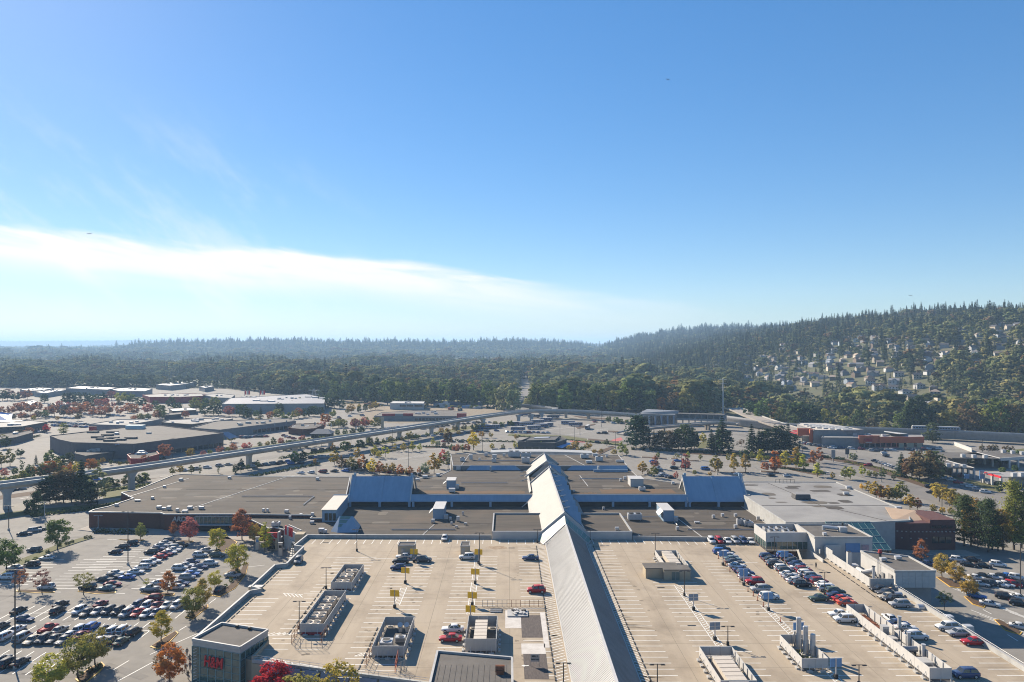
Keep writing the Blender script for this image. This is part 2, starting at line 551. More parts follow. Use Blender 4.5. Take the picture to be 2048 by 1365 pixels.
def make_terrain():
 ys = np.concatenate([np.linspace(-600, 500, 12), np.linspace(540, 3000, 124), np.geomspace(3030, 21000, 90)])
 xs = np.concatenate([-np.geomspace(3100, 21000, 40)[::-1], np.linspace(-3000, 200, 70), np.linspace(225, 2000, 90), np.geomspace(2030, 20000, 45)])
 XX, YY = np.meshgrid(xs, ys)
 ZZ = hills(XX, YY) * np.clip((YY - 300) / 300, 0, 1)
 nx, ny = len(xs), len(ys)
 co = np.stack([XX, YY, ZZ], -1).reshape(-1, 3)
 i = np.arange(nx * ny).reshape(ny, nx)
 fs = np.stack([i[:-1, :-1], i[:-1, 1:], i[1:, 1:], i[1:, :-1]], -1).reshape(-1, 4)
 me = bpy.data.meshes.new('terrain')
 me.from_pydata(co.tolist(), [], fs.tolist())
 me.materials.append(M_GROUND)
 me.polygons.foreach_set('use_smooth', [True] * len(me.polygons))
 o = bpy.data.objects.new('terrain', me)
 COL.objects.link(o)
 return structure(o)
make_terrain()
# ================================================================ air
def make_haze():
 b = MB().box(0, 4000, -1.0, 44000, 36000, 222.0)
 m = bpy.data.materials.new('haze_air')
 m.use_nodes = True
 nt = m.node_tree
 nt.nodes.clear()
 out = nt.nodes.new('ShaderNodeOutputMaterial')
 v = nt.nodes.new('ShaderNodeVolumePrincipled')
 v.inputs['Color'].default_value = (0.47, 0.71, 1.0, 1)
 v.inputs['Density'].default_value = 0.000105
 v.inputs['Anisotropy'].default_value = 0.12
 nt.links.new(v.outputs[0], out.inputs['Volume'])
 o = b.build('haze', m)
 return stuff(o)
make_haze()
# ================================================================ tree shapes
def quads_mesh(name, centers, normals, sizes, mat, rng, aspect=1.0, extra=None):
 n = len(centers)
 rnd = rng.normal(size=(n, 3))
 u = np.cross(normals, rnd)
 u /= np.linalg.norm(u, axis=1, keepdims=True) + 1e-9
 w = np.cross(normals, u)
 u = u * (sizes * aspect)[:, None] * 0.5
 w = w * sizes[:, None] * 0.5
 bend = normals * (sizes * 0.18)[:, None]
 co = np.stack([centers - u - bend, centers - w, centers + u - bend, centers + w], 1).reshape(-1, 3)
 me = bpy.data.meshes.new(name)
 nv = len(co)
 verts, faces = co, np.arange(nv).reshape(-1, 4)
 me.vertices.add(nv)
 me.vertices.foreach_set('co', verts.ravel())
 me.loops.add(nv)
 me.loops.foreach_set('vertex_index', faces.ravel())
 me.polygons.add(n)
 me.polygons.foreach_set('loop_start', np.arange(0, nv, 4))
 me.polygons.foreach_set('loop_total', np.full(n, 4))
 me.materials.append(mat)
 me.update(calc_edges=True)
 return me
PROFILES = {   # crown radius (of tree height) against height, trunk bare below the first entry
 'round': ([0.20, 0.28, 0.42, 0.6, 0.78, 0.92, 1.0], [0.05, 0.25, 0.35, 0.37, 0.31, 0.19, 0.03]),
 'oval': ([0.17, 0.25, 0.38, 0.55, 0.72, 0.88, 1.0], [0.04, 0.17, 0.25, 0.26, 0.21, 0.12, 0.015]),
 'pyramid': ([0.15, 0.22, 0.34, 0.5, 0.7, 0.88, 1.0], [0.05, 0.17, 0.21, 0.18, 0.12, 0.06, 0.01]),
 'column': ([0.10, 0.2, 0.4, 0.6, 0.8, 0.93, 1.0], [0.03, 0.08, 0.11, 0.12, 0.10, 0.06, 0.01]),
 'spread': ([0.28, 0.36, 0.5, 0.66, 0.82, 0.94, 1.0], [0.08, 0.38, 0.52, 0.53, 0.42, 0.24, 0.04]),
 'sparse': ([0.28, 0.36, 0.5, 0.66, 0.82, 0.94, 1.0], [0.04, 0.18, 0.28, 0.30, 0.25, 0.15, 0.03]),
 'poplar': ([0.04, 0.15, 0.35, 0.55, 0.75, 0.9, 1.0], [0.12, 0.22, 0.27, 0.26, 0.21, 0.13, 0.02]),
 'bush': ([0.0, 0.2, 0.45, 0.65, 0.82, 0.94, 1.0], [0.4, 0.55, 0.6, 0.55, 0.42, 0.25, 0.05]),
}
def crown_points(kind, n, leaf, rng, clumps=40):
 if kind == 'conifer':
  t = rng.random(n) ** 0.75
  t = 0.07 + 0.93 * (1 - (1 - t) ** 1.25 * 1.0)
  lay = np.round(t * 17 + rng.normal(0, 0.10, n)) / 17
  t = np.clip(lay * 0.75 + t * 0.25, 0.06, 1)
  ph = rng.integers(0, 11, n) * (2 * np.pi / 11) + np.round(t * 17) * 1.7 + rng.normal(0, 0.16, n)
  rr = 0.19 * (1 - t) ** 0.85 * (0.85 + 0.3 * np.sin(np.round(ph * 3) * 2.1 + np.round(t * 17)))
  q = np.sqrt(rng.random(n)) * 0.95 + 0.05
  r = rr * q + 0.004
  z = t - 0.30 * r * q
  c = np.stack([r * np.cos(ph), r * np.sin(ph), z], 1)
  nr = np.stack([np.cos(ph) * 0.45, np.sin(ph) * 0.45, np.full(n, 0.9)], 1) + rng.normal(0, 0.35, (n, 3))
  s = leaf * (0.6 + 0.6 * rng.random(n)) * (0.55 + 0.6 * (1 - t))
 elif kind == 'pine':
  K = clumps
  t = rng.random(K) ** 1.15 * 0.86 + 0.13
  ph = rng.random(K) * 2 * np.pi
  rad = np.interp(t, [0.1, 0.25, 0.45, 0.75, 0.9, 1.0], [0.10, 0.19, 0.19, 0.13, 0.07, 0.01]) * np.sqrt(rng.random(K))
  cc = np.stack([rad * np.cos(ph), rad * np.sin(ph), t], 1)
  k = rng.integers(0, K, n)
  d = rng.normal(0, 1, (n, 3)) * np.array([0.055, 0.055, 0.020])
  c = cc[k] + d
  nr = d * np.array([3, 3, 10]) + np.array([0, 0, 0.15])
  s = leaf * (0.6 + 0.7 * rng.random(n))
 else:
  hs, rs = PROFILES[kind]
  K = clumps
  t = hs[0] + (1 - hs[0]) * rng.random(K * 4)
  keep = rng.random(K * 4) < (np.interp(t, hs, rs) / max(rs)) ** 1.3 + 0.05
  t = t[keep][:K]
  K = len(t)
  ph = rng.random(K) * 2 * np.pi
  out = np.interp(t, hs, rs)
  rad = out * (0.35 + 0.62 * np.sqrt(rng.random(K))) * 0.9
  cc = np.stack([rad * np.cos(ph), rad * np.sin(ph), t * 0.97], 1)
  cr = (0.22 + 0.16 * rng.random(K)) * max(rs) * (0.75 if kind == 'sparse' else 1)
  k = rng.integers(0, K, n)
  d = rng.normal(size=(n, 3))
  d /= np.linalg.norm(d, axis=1, keepdims=True)
  q = (0.45 + 0.6 * rng.random(n))
  c = cc[k] + d * (cr[k] * q)[:, None] * np.array([1, 1, 0.8])
  c[:, 2] = np.clip(c[:, 2], hs[0] * 0.9, 1.02)
  axis = np.stack([c[:, 0], c[:, 1], (c[:, 2] - 0.5) * 0.6], 1)
  nr = d * 0.9 + axis * 1.9 + np.array([0, 0, 0.3]) + rng.normal(0, 0.33, (n, 3))
  s = leaf * (0.6 + 0.8 * rng.random(n))
 nr /= np.linalg.norm(nr, axis=1, keepdims=True) + 1e-9
 return c, nr, s
def trunk_mesh(kind, rng):
 b = MB()
 hi = {'conifer': 0.95, 'pine': 0.9, 'pyramid': 0.8, 'column': 0.8}.get(kind, 0.55)
 r0 = 0.016 if kind in ('conifer', 'pine', 'column') else 0.02
 p = Vector((0, 0, -0.01))
 pts = [p]
 for k in range(3):
  pts.append(Vector((rng.normal(0, 0.008), rng.normal(0, 0.008), hi * (k + 1) / 3)))
 for k in range(3):
  b.tube(pts[k], pts[k + 1], r0 * (1 - k * 0.27), r0 * (1 - (k + 1) * 0.27), 6)
 if kind in PROFILES:
  hs, rs = PROFILES[kind]
  for k in range(7):
   z = hs[0] + (hi - hs[0]) * (k / 7.0) * 0.9
   a = rng.random() * 6.28
   zz = min(0.95, z + 0.22 + 0.1 * rng.random())
   r = np.interp(zz, hs, rs) * 0.75
   b.tube((0, 0, z), (r * math.cos(a), r * math.sin(a), zz), r0 * 0.45, r0 * 0.12, 5)
 elif kind == 'pine':
  for k in range(12):
   z = 0.3 + 0.6 * k / 12
   a = rng.random() * 6.28
   b.tube((0, 0, z), (0.16 * math.cos(a), 0.16 * math.sin(a), z + 0.05), r0 * 0.3, r0 * 0.1, 4)
 return b.mesh('trunk', M_BARK)
TREES, TREES_NEAR = {}, {}
for kind_, n_, leaf_, cl_ in (('round', 700, 0.075, 40), ('oval', 650, 0.062, 40), ('pyramid', 560, 0.055, 40), ('column', 380, 0.048, 30),
         ('spread', 700, 0.09, 40), ('sparse', 260, 0.06, 26), ('poplar', 900, 0.058, 56),
         ('conifer', 1000, 0.062, 0), ('pine', 1000, 0.052, 80), ('bush', 240, 0.17, 22)):
 for lib_, kn, kl in ((TREES, 1, 1), (TREES_NEAR, 4.2, 0.5)):
  lib_[kind_] = []
  for s_ in range(3):
   rg = np.random.default_rng(100 + s_ + 7 * len(TREES))
   c_, nr_, sz_ = crown_points(kind_, int(n_ * kn), leaf_ * kl, rg, int(cl_ * (1.5 if kn > 1 else 1)))
   lib_[kind_].append((quads_mesh('crown', c_, nr_, sz_, M_LEAF, rg), trunk_mesh(kind_, rg)))
GREEN = (0.075, 0.10, 0.030, 1)
DKGREEN = (0.040, 0.060, 0.024, 1)
OLIVE = (0.15, 0.15, 0.04, 1)
YGREEN = (0.27, 0.26, 0.04, 1)
YELLOW = (0.42, 0.32, 0.035, 1)
GOLD = (0.24, 0.18, 0.04, 1)
ORANGE = (0.30, 0.135, 0.035, 1)
RUSTY = (0.24, 0.115, 0.055, 1)
SCARLET = (0.32, 0.035, 0.03, 1)
PINK = (0.27, 0.11, 0.08, 1)
PLUM = (0.15, 0.07, 0.06, 1)
FIR = (0.022, 0.038, 0.020, 1)
PINE = (0.045, 0.060, 0.026, 1)
BROWNG = (0.10, 0.075, 0.035, 1)
SILVERG = (0.16, 0.17, 0.09, 1)
TREE_NAME = {'round': 'maple_tree', 'oval': 'street_tree', 'pyramid': 'sweetgum_tree', 'column': 'columnar_tree', 'spread': 'spreading_tree',
     'sparse': 'young_tree', 'poplar': 'broadleaf_tree', 'conifer': 'fir_tree', 'pine': 'pine_tree', 'bush': 'shrub'}
def plant(kind, pos, height, color, label, group=None, wide=1.0, jit=0.12):
 cm, tm = random.choice((TREES_NEAR if pos[1] < 285 else TREES)[kind])
 o = thing(TREE_NAME[kind], label, 'shrub' if kind == 'bush' else 'tree', pos, random.random() * 6.28, group)
 k = 1 + random.uniform(-jit, jit)
 col = tuple(max(0.004, color[i] * 1.75 * k * (1 + random.uniform(-0.08, 0.08))) for i in range(3)) + (1,)
 part('crown', cm, o, color=col, scale=(height * wide * 1.18, height * wide * 1.18, height))
 part('trunk', tm, o, scale=(height, height, height))
 return o
# ================================================================ forest
FOREST_EDGE = ([-1400, -824, -448, -280, -161, 14, 24, 140, 210, 214, 283, 399, 700, 1500],
     [1230, 1177, 1150, 985, 885, 848, 765, 742, 712, 655, 612, 585, 540, 500])
def road_x(Y):
 return 21 + (Y - 848) * 0.013 + 6 * np.sin((Y - 848) / 500.0)
HOUSES = []      # filled first so that gardens stay clear of trees
def scatter_houses():
 rg = np.random.default_rng(5)
 zones = [   # pixels of the photograph in which the houses of the hillside show: x0, x1, y0, y1, how many
  (1272, 1300, 738, 750, 3), (1390, 1450, 734, 752, 6), (1478, 1560, 722, 745, 9), (1630, 1725, 688, 720, 10),
  (1655, 1765, 702, 748, 24), (1740, 1860, 735, 758, 14), (1690, 1805, 676, 722, 20), (1845, 1892, 712, 730, 5),
  (1915, 2046, 650, 700, 20), (1560, 1640, 760, 780, 7), (1690, 1790, 745, 785, 18), (1720, 1880, 775, 805, 14), (1560, 1700, 740, 775, 8), (1480, 1600, 745, 790, 7),
  (1770, 1870, 805, 822, 4), (1868, 1912, 800, 836, 5), (1482, 1535, 775, 792, 4), (1400, 1640, 690, 735, 14), (1805, 1900, 690, 722, 8),
  (1660, 1700, 800, 825, 3), (1310, 1420, 715, 770, 10), (1420, 1560, 690, 725, 9), (1500, 1660, 715, 760, 12), (1330, 1500, 745, 785, 8), (1760, 1960, 655, 690, 12), (1900, 2040, 700, 730, 8)]
 for x0, x1, y0, y1, n in zones:
  made = 0
  for _ in range(n * 14):
   if made >= n:
    break
   px, py = rg.uniform(x0, x1), rg.uniform(y0, y1)
   g = ray_ground(px, py)
   if g is None:
    continue
   if any((g[0] - h[0]) ** 2 + (g[1] - h[1]) ** 2 < 21 ** 2 for h in HOUSES):
    continue
   HOUSES.append((g[0], g[1], g[2], px, py))
   made += 1
scatter_houses()
def make_forest():
 rg = np.random.default_rng(21)
 pts, scl, rot, idx, col = [], [], [], [], []
 hx = np.array([h[0] for h in HOUSES])
 hy = np.array([h[1] for h in HOUSES])
 HZ = np.array([h[2] for h in HOUSES])
 Y = 500.0
 while Y < 17500:
  near = 0.0075 * Y
  sp_flat = min(max(13.0, near), 120)
  sp_hill = min(max(8.0, 0.0052 * Y), 60)
  for sp, hillside in ((sp_flat, False), (sp_hill, True)):
   if not hillside and Y % 1 > -1:
    pass
  # one row at the finer of the two spacings, thinned on flat ground
  sp = sp_hill
  half = 0.80 * Y + 120
  xs = np.arange(-half, half, sp)
  xs = xs + rg.uniform(-0.45, 0.45, len(xs)) * sp
  yy = Y + rg.uniform(-0.5, 0.5, len(xs)) * sp
  z = hills(xs, yy)
  edge = np.interp(xs, *FOREST_EDGE)
  keep = yy > edge
  keep &= (z > 1.5) | (rg.random(len(xs)) < (sp_hill / sp_flat) ** 2 * 1.1)
  keep &= (np.abs(xs - road_x(yy)) > 15) | (yy > 1450) | (yy < 800)
  # the road that climbs out past the station, and the clearings of the works yards
  keep &= ~((np.abs(xs - (215 + (yy - 640) * 0.02)) < 16) & (yy > 600) & (yy < 900))
  keep &= ~((xs < -300) & (xs > -640) & (yy > 1300) & (yy < 1420))
  keep &= ~((xs < -1300) & (yy > 2100) & (yy < 2350))
  # open fields between the woods on the far plain
  field = np.sin(xs * 0.0019 + 1.3) * np.sin(yy * 0.0042 + 0.5) + 0.4 * np.sin(xs * 0.006 + yy * 0.003)
  keep &= ~((field > 0.62) & (z < 2) & (yy > 1900) & (yy < 3800))
  keep &= ~((z < 3) & (yy > 2500) & (yy < 4000) & (rg.random(len(xs)) < 0.6))
  # stands of tall and of low trees, with open ground between them
  stand = np.sin(xs * 0.0115 + 1.7 * np.sin(yy * 0.0046)) + np.sin(yy * 0.0105 + xs * 0.0043) + 0.5 * np.sin(xs * 0.031 + yy * 0.022)
  keep &= ~((stand < -1.25) & (z < 3) & (yy > 1250) & (rg.random(len(xs)) < 0.93))
  # gardens thin the trees on the lived-in slope
  res = (z > 2) & (yy < 2600) & (xs / yy > 0.30) & (xs / yy < np.where(z > 55, 0.75, 0.585))
  keep &= ~(res & (rg.random(len(xs)) < 0.34))
  ii = np.nonzero(keep)[0]
  for i in ii:
   x, y = xs[i], yy[i]
   if z[i] > 0.5 and y < 3600:
    dx, dy = hx - x, hy - y
    d2 = dx * dx + dy * dy
    if d2.min() < 100:
     continue
    # a garden with a view: open ground on the valley side of the house
    L = np.hypot(hx, hy)
    ax = dx * hx / L + dy * hy / L
    lx = np.abs(-dx * hy / L + dy * hx / L)
    if ((ax > 0) & (ax < np.where(HZ < 16, 100, 40)) & (lx < 8.5)).any() and rg.random() < 0.86:
     continue
   m = x / y
   hill = z[i] > 6
   big = max(1.0, min(1.6, sp / 14))
   r = rg.random()
   if hill:
    pc = 0.6 if m < 0.5 else (0.22 if (y < 1100 and m > 0.56) else 0.5)
    if y > 2300:
     pc = 0.68
    if m < 0.14:
     pc = 0.3
   else:
    pc = 0.10 if y < 2400 else (0.45 if z[i] > 3 else 0.2)
   if 3800 < y < 6600 and z[i] > 25:
    pc = 0.8
   if not hill and 1000 < y < 4000:
    pc += 0.5 if np.sin(x * 0.017 + 0.9) * np.sin(y * 0.013 + 2.0) > 0.45 else 0.0
   conifer = rg.random() < pc
   k = rg.random()
   if conifer:
    h = 12 + 22 * rg.random() ** 1.7 * (1.0 if not hill else 0.95)
    idx.append(int(rg.integers(0, 3)))
    c = np.array([0.078, 0.098, 0.054]) * (0.6 + 0.9 * k)
   else:
    h = rg.uniform(12, 21) if hill else rg.uniform(15, 29)
    idx.append(int(rg.integers(3, 8)))
    u = rg.random()
    if u < 0.52:
     c = np.array([0.105, 0.110, 0.046])
    elif u < 0.78:
     c = np.array([0.070, 0.084, 0.038])
    elif u < 0.90:
     c = np.array([0.140, 0.128, 0.050])
    elif u < 0.965:
     c = np.array([0.100, 0.072, 0.036])
    else:
     c = np.array([0.125, 0.082, 0.034]) if y < 1500 else np.array([0.09, 0.075, 0.035])
    c = c * (1.3 + 1.7 * k)
   h *= (1 + 0.2 * stand[i]) if z[i] < 3 else (1 + 0.22 * np.sin(x * 0.05 + 2 * np.sin(y * 0.031)) * np.sin(y * 0.043))
   if m > 0.32 and y < 1200 and z[i] < 32 and rg.random() < 0.85:
    h *= 0.5
   pts.append((x, y, z[i] - 0.4))
   s = h * (1 if y < 2500 else big)
   s *= 1.25 if 3800 < y < 6600 and z[i] > 20 else 1.0
   scl.append((s * (rg.uniform(0.9, 1.15) if conifer else rg.uniform(0.75, 1.4)) * (1.0 if conifer else 1.3) * (big if y > 2500 else 1), s))
   rot.append(rg.uniform(0, 6.28))
   col.append((*c, 1))
  Y += sp_hill * 0.95
 # low shrubs along the front of the woods
 for _ in range(900):
  x = rg.uniform(-850, 560)
  y = np.interp(x, *FOREST_EDGE) - rg.uniform(-4, 9)
  if abs(x - road_x(y)) < 16 or abs(x - 214) < 16:
   continue
  pts.append((x, y, 0))
  s = rg.uniform(2.5, 6)
  scl.append((s * 1.3, s))
  rot.append(rg.uniform(0, 6.28))
  idx.append(int(rg.integers(3, 8)))
  c = np.array([0.10, 0.105, 0.045]) if rg.random() < 0.7 else np.array([0.13, 0.08, 0.035])
  col.append((*(c * rg.uniform(0.7, 1.3)), 1))
 print('forest trees', len(pts))
 lib = bpy.data.collections.new('forest_kinds')
 for k in range(3):
  c_, nr_, sz_ = crown_points('conifer', 620, 0.075, rg, 0)
  me = quads_mesh('fir', c_, nr_, sz_, M_FOREST, rg)
  lib.objects.link(bpy.data.objects.new('kind_%02d' % k, me))
 for k, kd in enumerate(('poplar', 'round', 'poplar', 'oval', 'round')):
  c_, nr_, sz_ = crown_points(kd, 560, 0.08 if kd != 'round' else 0.095, rg, 13)
  me = quads_mesh('leafy', c_, nr_, sz_, M_FOREST, rg)
  lib.objects.link(bpy.data.objects.new('kind_%02d' % (k + 3), me))
 me = bpy.data.meshes.new('forest')
 me.vertices.add(len(pts))
 me.vertices.foreach_set('co', np.array(pts, 'f').ravel())
 sc = np.array(scl, 'f')
 a = me.attributes.new('scl', 'FLOAT_VECTOR', 'POINT')
 a.data.foreach_set('vector', np.stack([sc[:, 0], sc[:, 0], sc[:, 1]], 1).ravel())
 a = me.attributes.new('rot', 'FLOAT_VECTOR', 'POINT')
 rr = np.zeros((len(pts), 3), 'f')
 rr[:, 2] = rot
 a.data.foreach_set('vector', rr.ravel())
 a = me.attributes.new('idx', 'INT', 'POINT')
 a.data.foreach_set('value', np.array(idx, 'i'))
 a = me.attributes.new('tcol', 'FLOAT_COLOR', 'POINT')
 a.data.foreach_set('color', np.array(col, 'f').ravel())
 o = bpy.data.objects.new('forest', me)
 COL.objects.link(o)
 ng = bpy.data.node_groups.new('forest', 'GeometryNodeTree')
 ng.interface.new_socket('Geometry', in_out='INPUT', socket_type='NodeSocketGeometry')
 ng.interface.new_socket('Geometry', in_out='OUTPUT', socket_type='NodeSocketGeometry')
 N, L = ng.nodes.new, ng.links.new
 gi, go = N('NodeGroupInput'), N('NodeGroupOutput')
 iop = N('GeometryNodeInstanceOnPoints')
 ci = N('GeometryNodeCollectionInfo')
 ci.inputs['Collection'].default_value = lib
 ci.inputs['Separate Children'].default_value = True
 ci.inputs['Reset Children'].default_value = True
 def attr(nm, tp):
  n = N('GeometryNodeInputNamedAttribute')
  n.data_type = tp
  n.inputs['Name'].default_value = nm
  return n.outputs['Attribute']
 L(gi.outputs[0], iop.inputs['Points'])
 L(ci.outputs[0], iop.inputs['Instance'])
 iop.inputs['Pick Instance'].default_value = True
 L(attr('idx', 'INT'), iop.inputs['Instance Index'])
 er = N('FunctionNodeEulerToRotation')
 L(attr('rot', 'FLOAT_VECTOR'), er.inputs[0])
 L(er.outputs[0], iop.inputs['Rotation'])
 L(attr('scl', 'FLOAT_VECTOR'), iop.inputs['Scale'])
 L(iop.outputs[0], go.inputs[0])
 md = o.modifiers.new('forest', 'NODES')
 md.node_group = ng
 return stuff(o)
make_forest()
# ================================================================ houses on the hill
def house_meshes():
 out = []
 for (w, d, hw, hr, kind) in ((13, 9, 5.2, 2.6, 'gable'), (12, 10, 5.0, 2.8, 'hip'), (15, 9, 3.6, 2.4, 'hip'), (11, 9, 6.0, 3.2, 'gable'), (16, 10, 5.4, 3.0, 'cross')):
  wl, rf = MB(), MB()
  wl.box(0, 0, -2.5, w, d, hw + 2.5)
  e = 0.5
  W, D = w / 2 + e, d / 2 + e
  if kind in ('gable', 'cross'):
   wl.add([(-w / 2, -d / 2, hw), (-w / 2, d / 2, hw), (-w / 2, 0, hw + hr * 0.92), (w / 2, -d / 2, hw), (w / 2, d / 2, hw), (w / 2, 0, hw + hr * 0.92)],
      [(0, 2, 1), (3, 4, 5)])
   rf.slab([(-W, -D, hw - 0.2), (W, -D, hw - 0.2), (W, 0, hw + hr), (-W, 0, hw + hr)], 0.25)
   rf.slab([(W, D, hw - 0.2), (-W, D, hw - 0.2), (-W, 0, hw + hr), (W, 0, hw + hr)], 0.25)
   if kind == 'cross':
    q = 3.2
    rf.slab([(-q - 0.3, -D - 2, hw - 0.2), (0, -D - 2, hw + hr * 0.8), (0, 0, hw + hr * 0.8), (-q - 0.3, 0, hw - 0.2)], 0.25, n=Vector((-0.6, 0, 0.8)))
    rf.slab([(q + 0.3, -D - 2, hw - 0.2), (q + 0.3, 0, hw - 0.2), (0, 0, hw + hr * 0.8), (0, -D - 2, hw + hr * 0.8)], 0.25, n=Vector((0.6, 0, 0.8)))
    wl.box(0, -d / 2 - 0.9, -2.5, q * 2, 1.9, hw + 2.4)
    wl.add([(-q, -d / 2 - 1.85, hw - 0.1), (q, -d / 2 - 1.85, hw - 0.1), (0, -d / 2 - 1.85, hw + hr * 0.74)], [(0, 1, 2)])
  else:
   r = (w - d) / 2
   a = [(-W, -D, hw - 0.2), (W, -D, hw - 0.2), (W, D, hw - 0.2), (-W, D, hw - 0.2), (-r, 0, hw + hr), (r, 0, hw + hr)]
   rf.add(a, [(0, 1, 5, 4), (1, 2, 5), (2, 3, 4, 5), (3, 0, 4), (3, 2, 1, 0)])
  win = MB().box(0, 0, 0, 1.7, 0.12, 1.3)
  sp = [(x, -d / 2 - 0.03 - (1.85 if kind == 'cross' and abs(x) < 3.3 else 0), z) for x in (-w * 0.33, 0.0, w * 0.33) for z in ((1.0, hw - 1.9) if hw > 4.5 else (1.0,))]
  ch = MB().box(w * 0.25, d * 0.12, hw + hr * 0.3, 0.9, 0.9, hr * 0.7 + 0.9)
  out.append((wl.mesh('wall', M_TINT), rf.mesh('roof', M_TINT), win.mesh('window', M_GLASS), sp, ch.mesh('chimney', M_BRICK)))
 return out
WALLS = [('white', (0.72, 0.71, 0.68, 1)), ('white', (0.75, 0.74, 0.72, 1)), ('cream', (0.60, 0.53, 0.42, 1)), ('grey', (0.36, 0.37, 0.38, 1)), ('brown', (0.26, 0.19, 0.14, 1)), ('pale blue', (0.42, 0.48, 0.55, 1)), ('beige', (0.5, 0.43, 0.34, 1))]
ROOFS = [('dark grey', (0.10, 0.10, 0.105, 1)), ('grey', (0.19, 0.19, 0.195, 1)), ('brown', (0.17, 0.12, 0.09, 1)), ('charcoal', (0.065, 0.065, 0.07, 1)), ('tan', (0.32, 0.25, 0.19, 1))]
def build_houses():
 kinds = house_meshes()
 rg = random.Random(3)
 order = sorted(range(len(HOUSES)), key=lambda i: HOUSES[i][1])
 near = set(order[:34])
 rows = {}
 for i, (x, y, z, px, py) in enumerate(HOUSES):
  row = int((py - 640) // 14)
  rows.setdefault(row, []).append(i)
 lab = {}
 keys = sorted(rows)
 for r_i, row in enumerate(keys):
  for k, i in enumerate(sorted(rows[row], key=lambda j: HOUSES[j][3])):
   lab[i] = (r_i, k)
 for i, (x, y, z, px, py) in enumerate(HOUSES):
  wn, wc = rg.choice(WALLS)
  rn, rc = rg.choice(ROOFS)
  wl, rf, win, sp, ch = rg.choice(kinds)
  r_i, k = lab[i]
  story = 'house'
  o = thing('house', '%s %s, %s roof, on wooded hillside, %s from left in %s row down' % (wn, story, rn, nth(k), nth(r_i)), 'house',
      (x, y, z), rg.choice((0, 0, 0, 1.57)) + rg.uniform(-0.5, 0.5) - math.atan2(x, y) * 0.5, 'houses on the wooded hillside')
  dim = rg.uniform(0.45, 0.8)
  wc = tuple(q * dim for q in wc[:3]) + (1,)
  o.scale = (0.8, 0.8, 0.8)
  part('wall', wl, o, color=wc)
  rr = part('roof', rf, o, color=rc)
  if i in near:
   for q in sp:
    part('window', win, o, q)
   part('chimney', ch, rr)
build_houses()
def far_things():
 # towers on the far blue ridge and the pylons of the bridge behind it
 for (px, wpx, top, Y, lab) in ((1015.5, 5, 686, 8800, 'grey apartment tower alone on the far blue ridge'),
          (1131, 4, 687, 9000, 'slimmer of the two apartment towers side by side on the far ridge'),
          (1137.5, 5, 687, 9040, 'wider of the two apartment towers side by side on the far ridge')):
  x, y, z = PY(px, top - 1.0, Y)
  g = ground_z(x, Y)
  t = thing('apartment_tower', lab, 'tower block', (x, Y, g), 0.2)
  w = wpx * Y / F
  b = MB().box(0, 0, -4, w, w * 0.7, z - g + 4)
  b.build('wall', M_GREYWALL, t, local=True)
  c = MB().box(0, 0, z - g, w * 0.4, w * 0.3, 5)
  c.build('roof_plant', M_GREYWALL, t, local=True)
  s = MB()
  for k in range(1, int((z - g) / 3.2)):
   s.box(0, 0, k * 3.2, w * 1.01, w * 0.71, 1.3)
  stuff(s.build('window', M_GLASS, t, local=True))
 for (px, top, lab) in ((1199, 683, 'tall bridge pylon nearer the far towers'), (1237.5, 681, 'tall bridge pylon nearer the wooded hill')):
  Y = 7200.0
  x, y, z = PY(px, top, Y)
  t = thing('bridge_pylon', lab, 'bridge tower', (x, Y, 0), 0.3)
  for s in (-1, 1):
   MB().tube((s * 9, 0, 0), (s * 3, 0, z), 4.0, 2.5, 6).build('leg', M_STONE, t, local=True)
  MB().box(0, 0, z * 0.62, 12, 4, 4).build('crossbeam', M_STONE, t, local=True)
  MB().box(0, 0, z - 8, 9, 5, 9).build('cap', M_STONE, t, local=True)
far_things()
# ================================================================ ground, roads and car parks
def sheet(name, pts, z, m, parent=None):
 b = MB()
 b.add([(p[0], p[1], z) for p in pts], [tuple(range(len(pts)))])
 a = sum(pts[i][0] * pts[(i + 1) % len(pts)][1] - pts[(i + 1) % len(pts)][0] * pts[i][1] for i in range(len(pts)))
 if a < 0:
  b.f = [tuple(reversed(b.f[0]))]
 return structure(b.build(name, m, parent))
def ppx(pts, z=0.0):
 return [P(x, y, z)[:2] for x, y in pts]
def strip(pts, w):
 """left and right edges of a ribbon along a ground line"""
 L_, R_ = [], []
 for i, p in enumerate(pts):
  a = Vector(pts[max(0, i - 1)][:2])
  b = Vector(pts[min(len(pts) - 1, i + 1)][:2])
  d = (b - a).normalized()
  n = Vector((-d.y, d.x)) * (w[i] if isinstance(w, (list, tuple)) else w) / 2
  L_.append((p[0] + n.x, p[1] + n.y))
  R_.append((p[0] - n.x, p[1] - n.y))
 return L_ + R_[::-1]
def ribbon(name, pts, w, z, m, parent=None):
 b = MB()
 o = strip(pts, w)
 k = len(pts)
 vs_ = [(q[0], q[1], z) for q in o]
 fs = [(i + 1, i, 2 * k - 1 - i, 2 * k - 2 - i) for i in range(k - 1)]
 b.add(vs_, fs)
 return structure(b.build(name, m, parent))
# one great sheet of worn asphalt from the tower's foot to the edge of the woods
edge_pts = [(x, y - 6) for x, y in zip(*FOREST_EDGE)]
LOT = sheet('car_park', [(-1000, 60), (700, 60), (700, 530)] + edge_pts[::-1][2:-1] + [(-1000, 1180)], 0.03, M_ASPHALT)
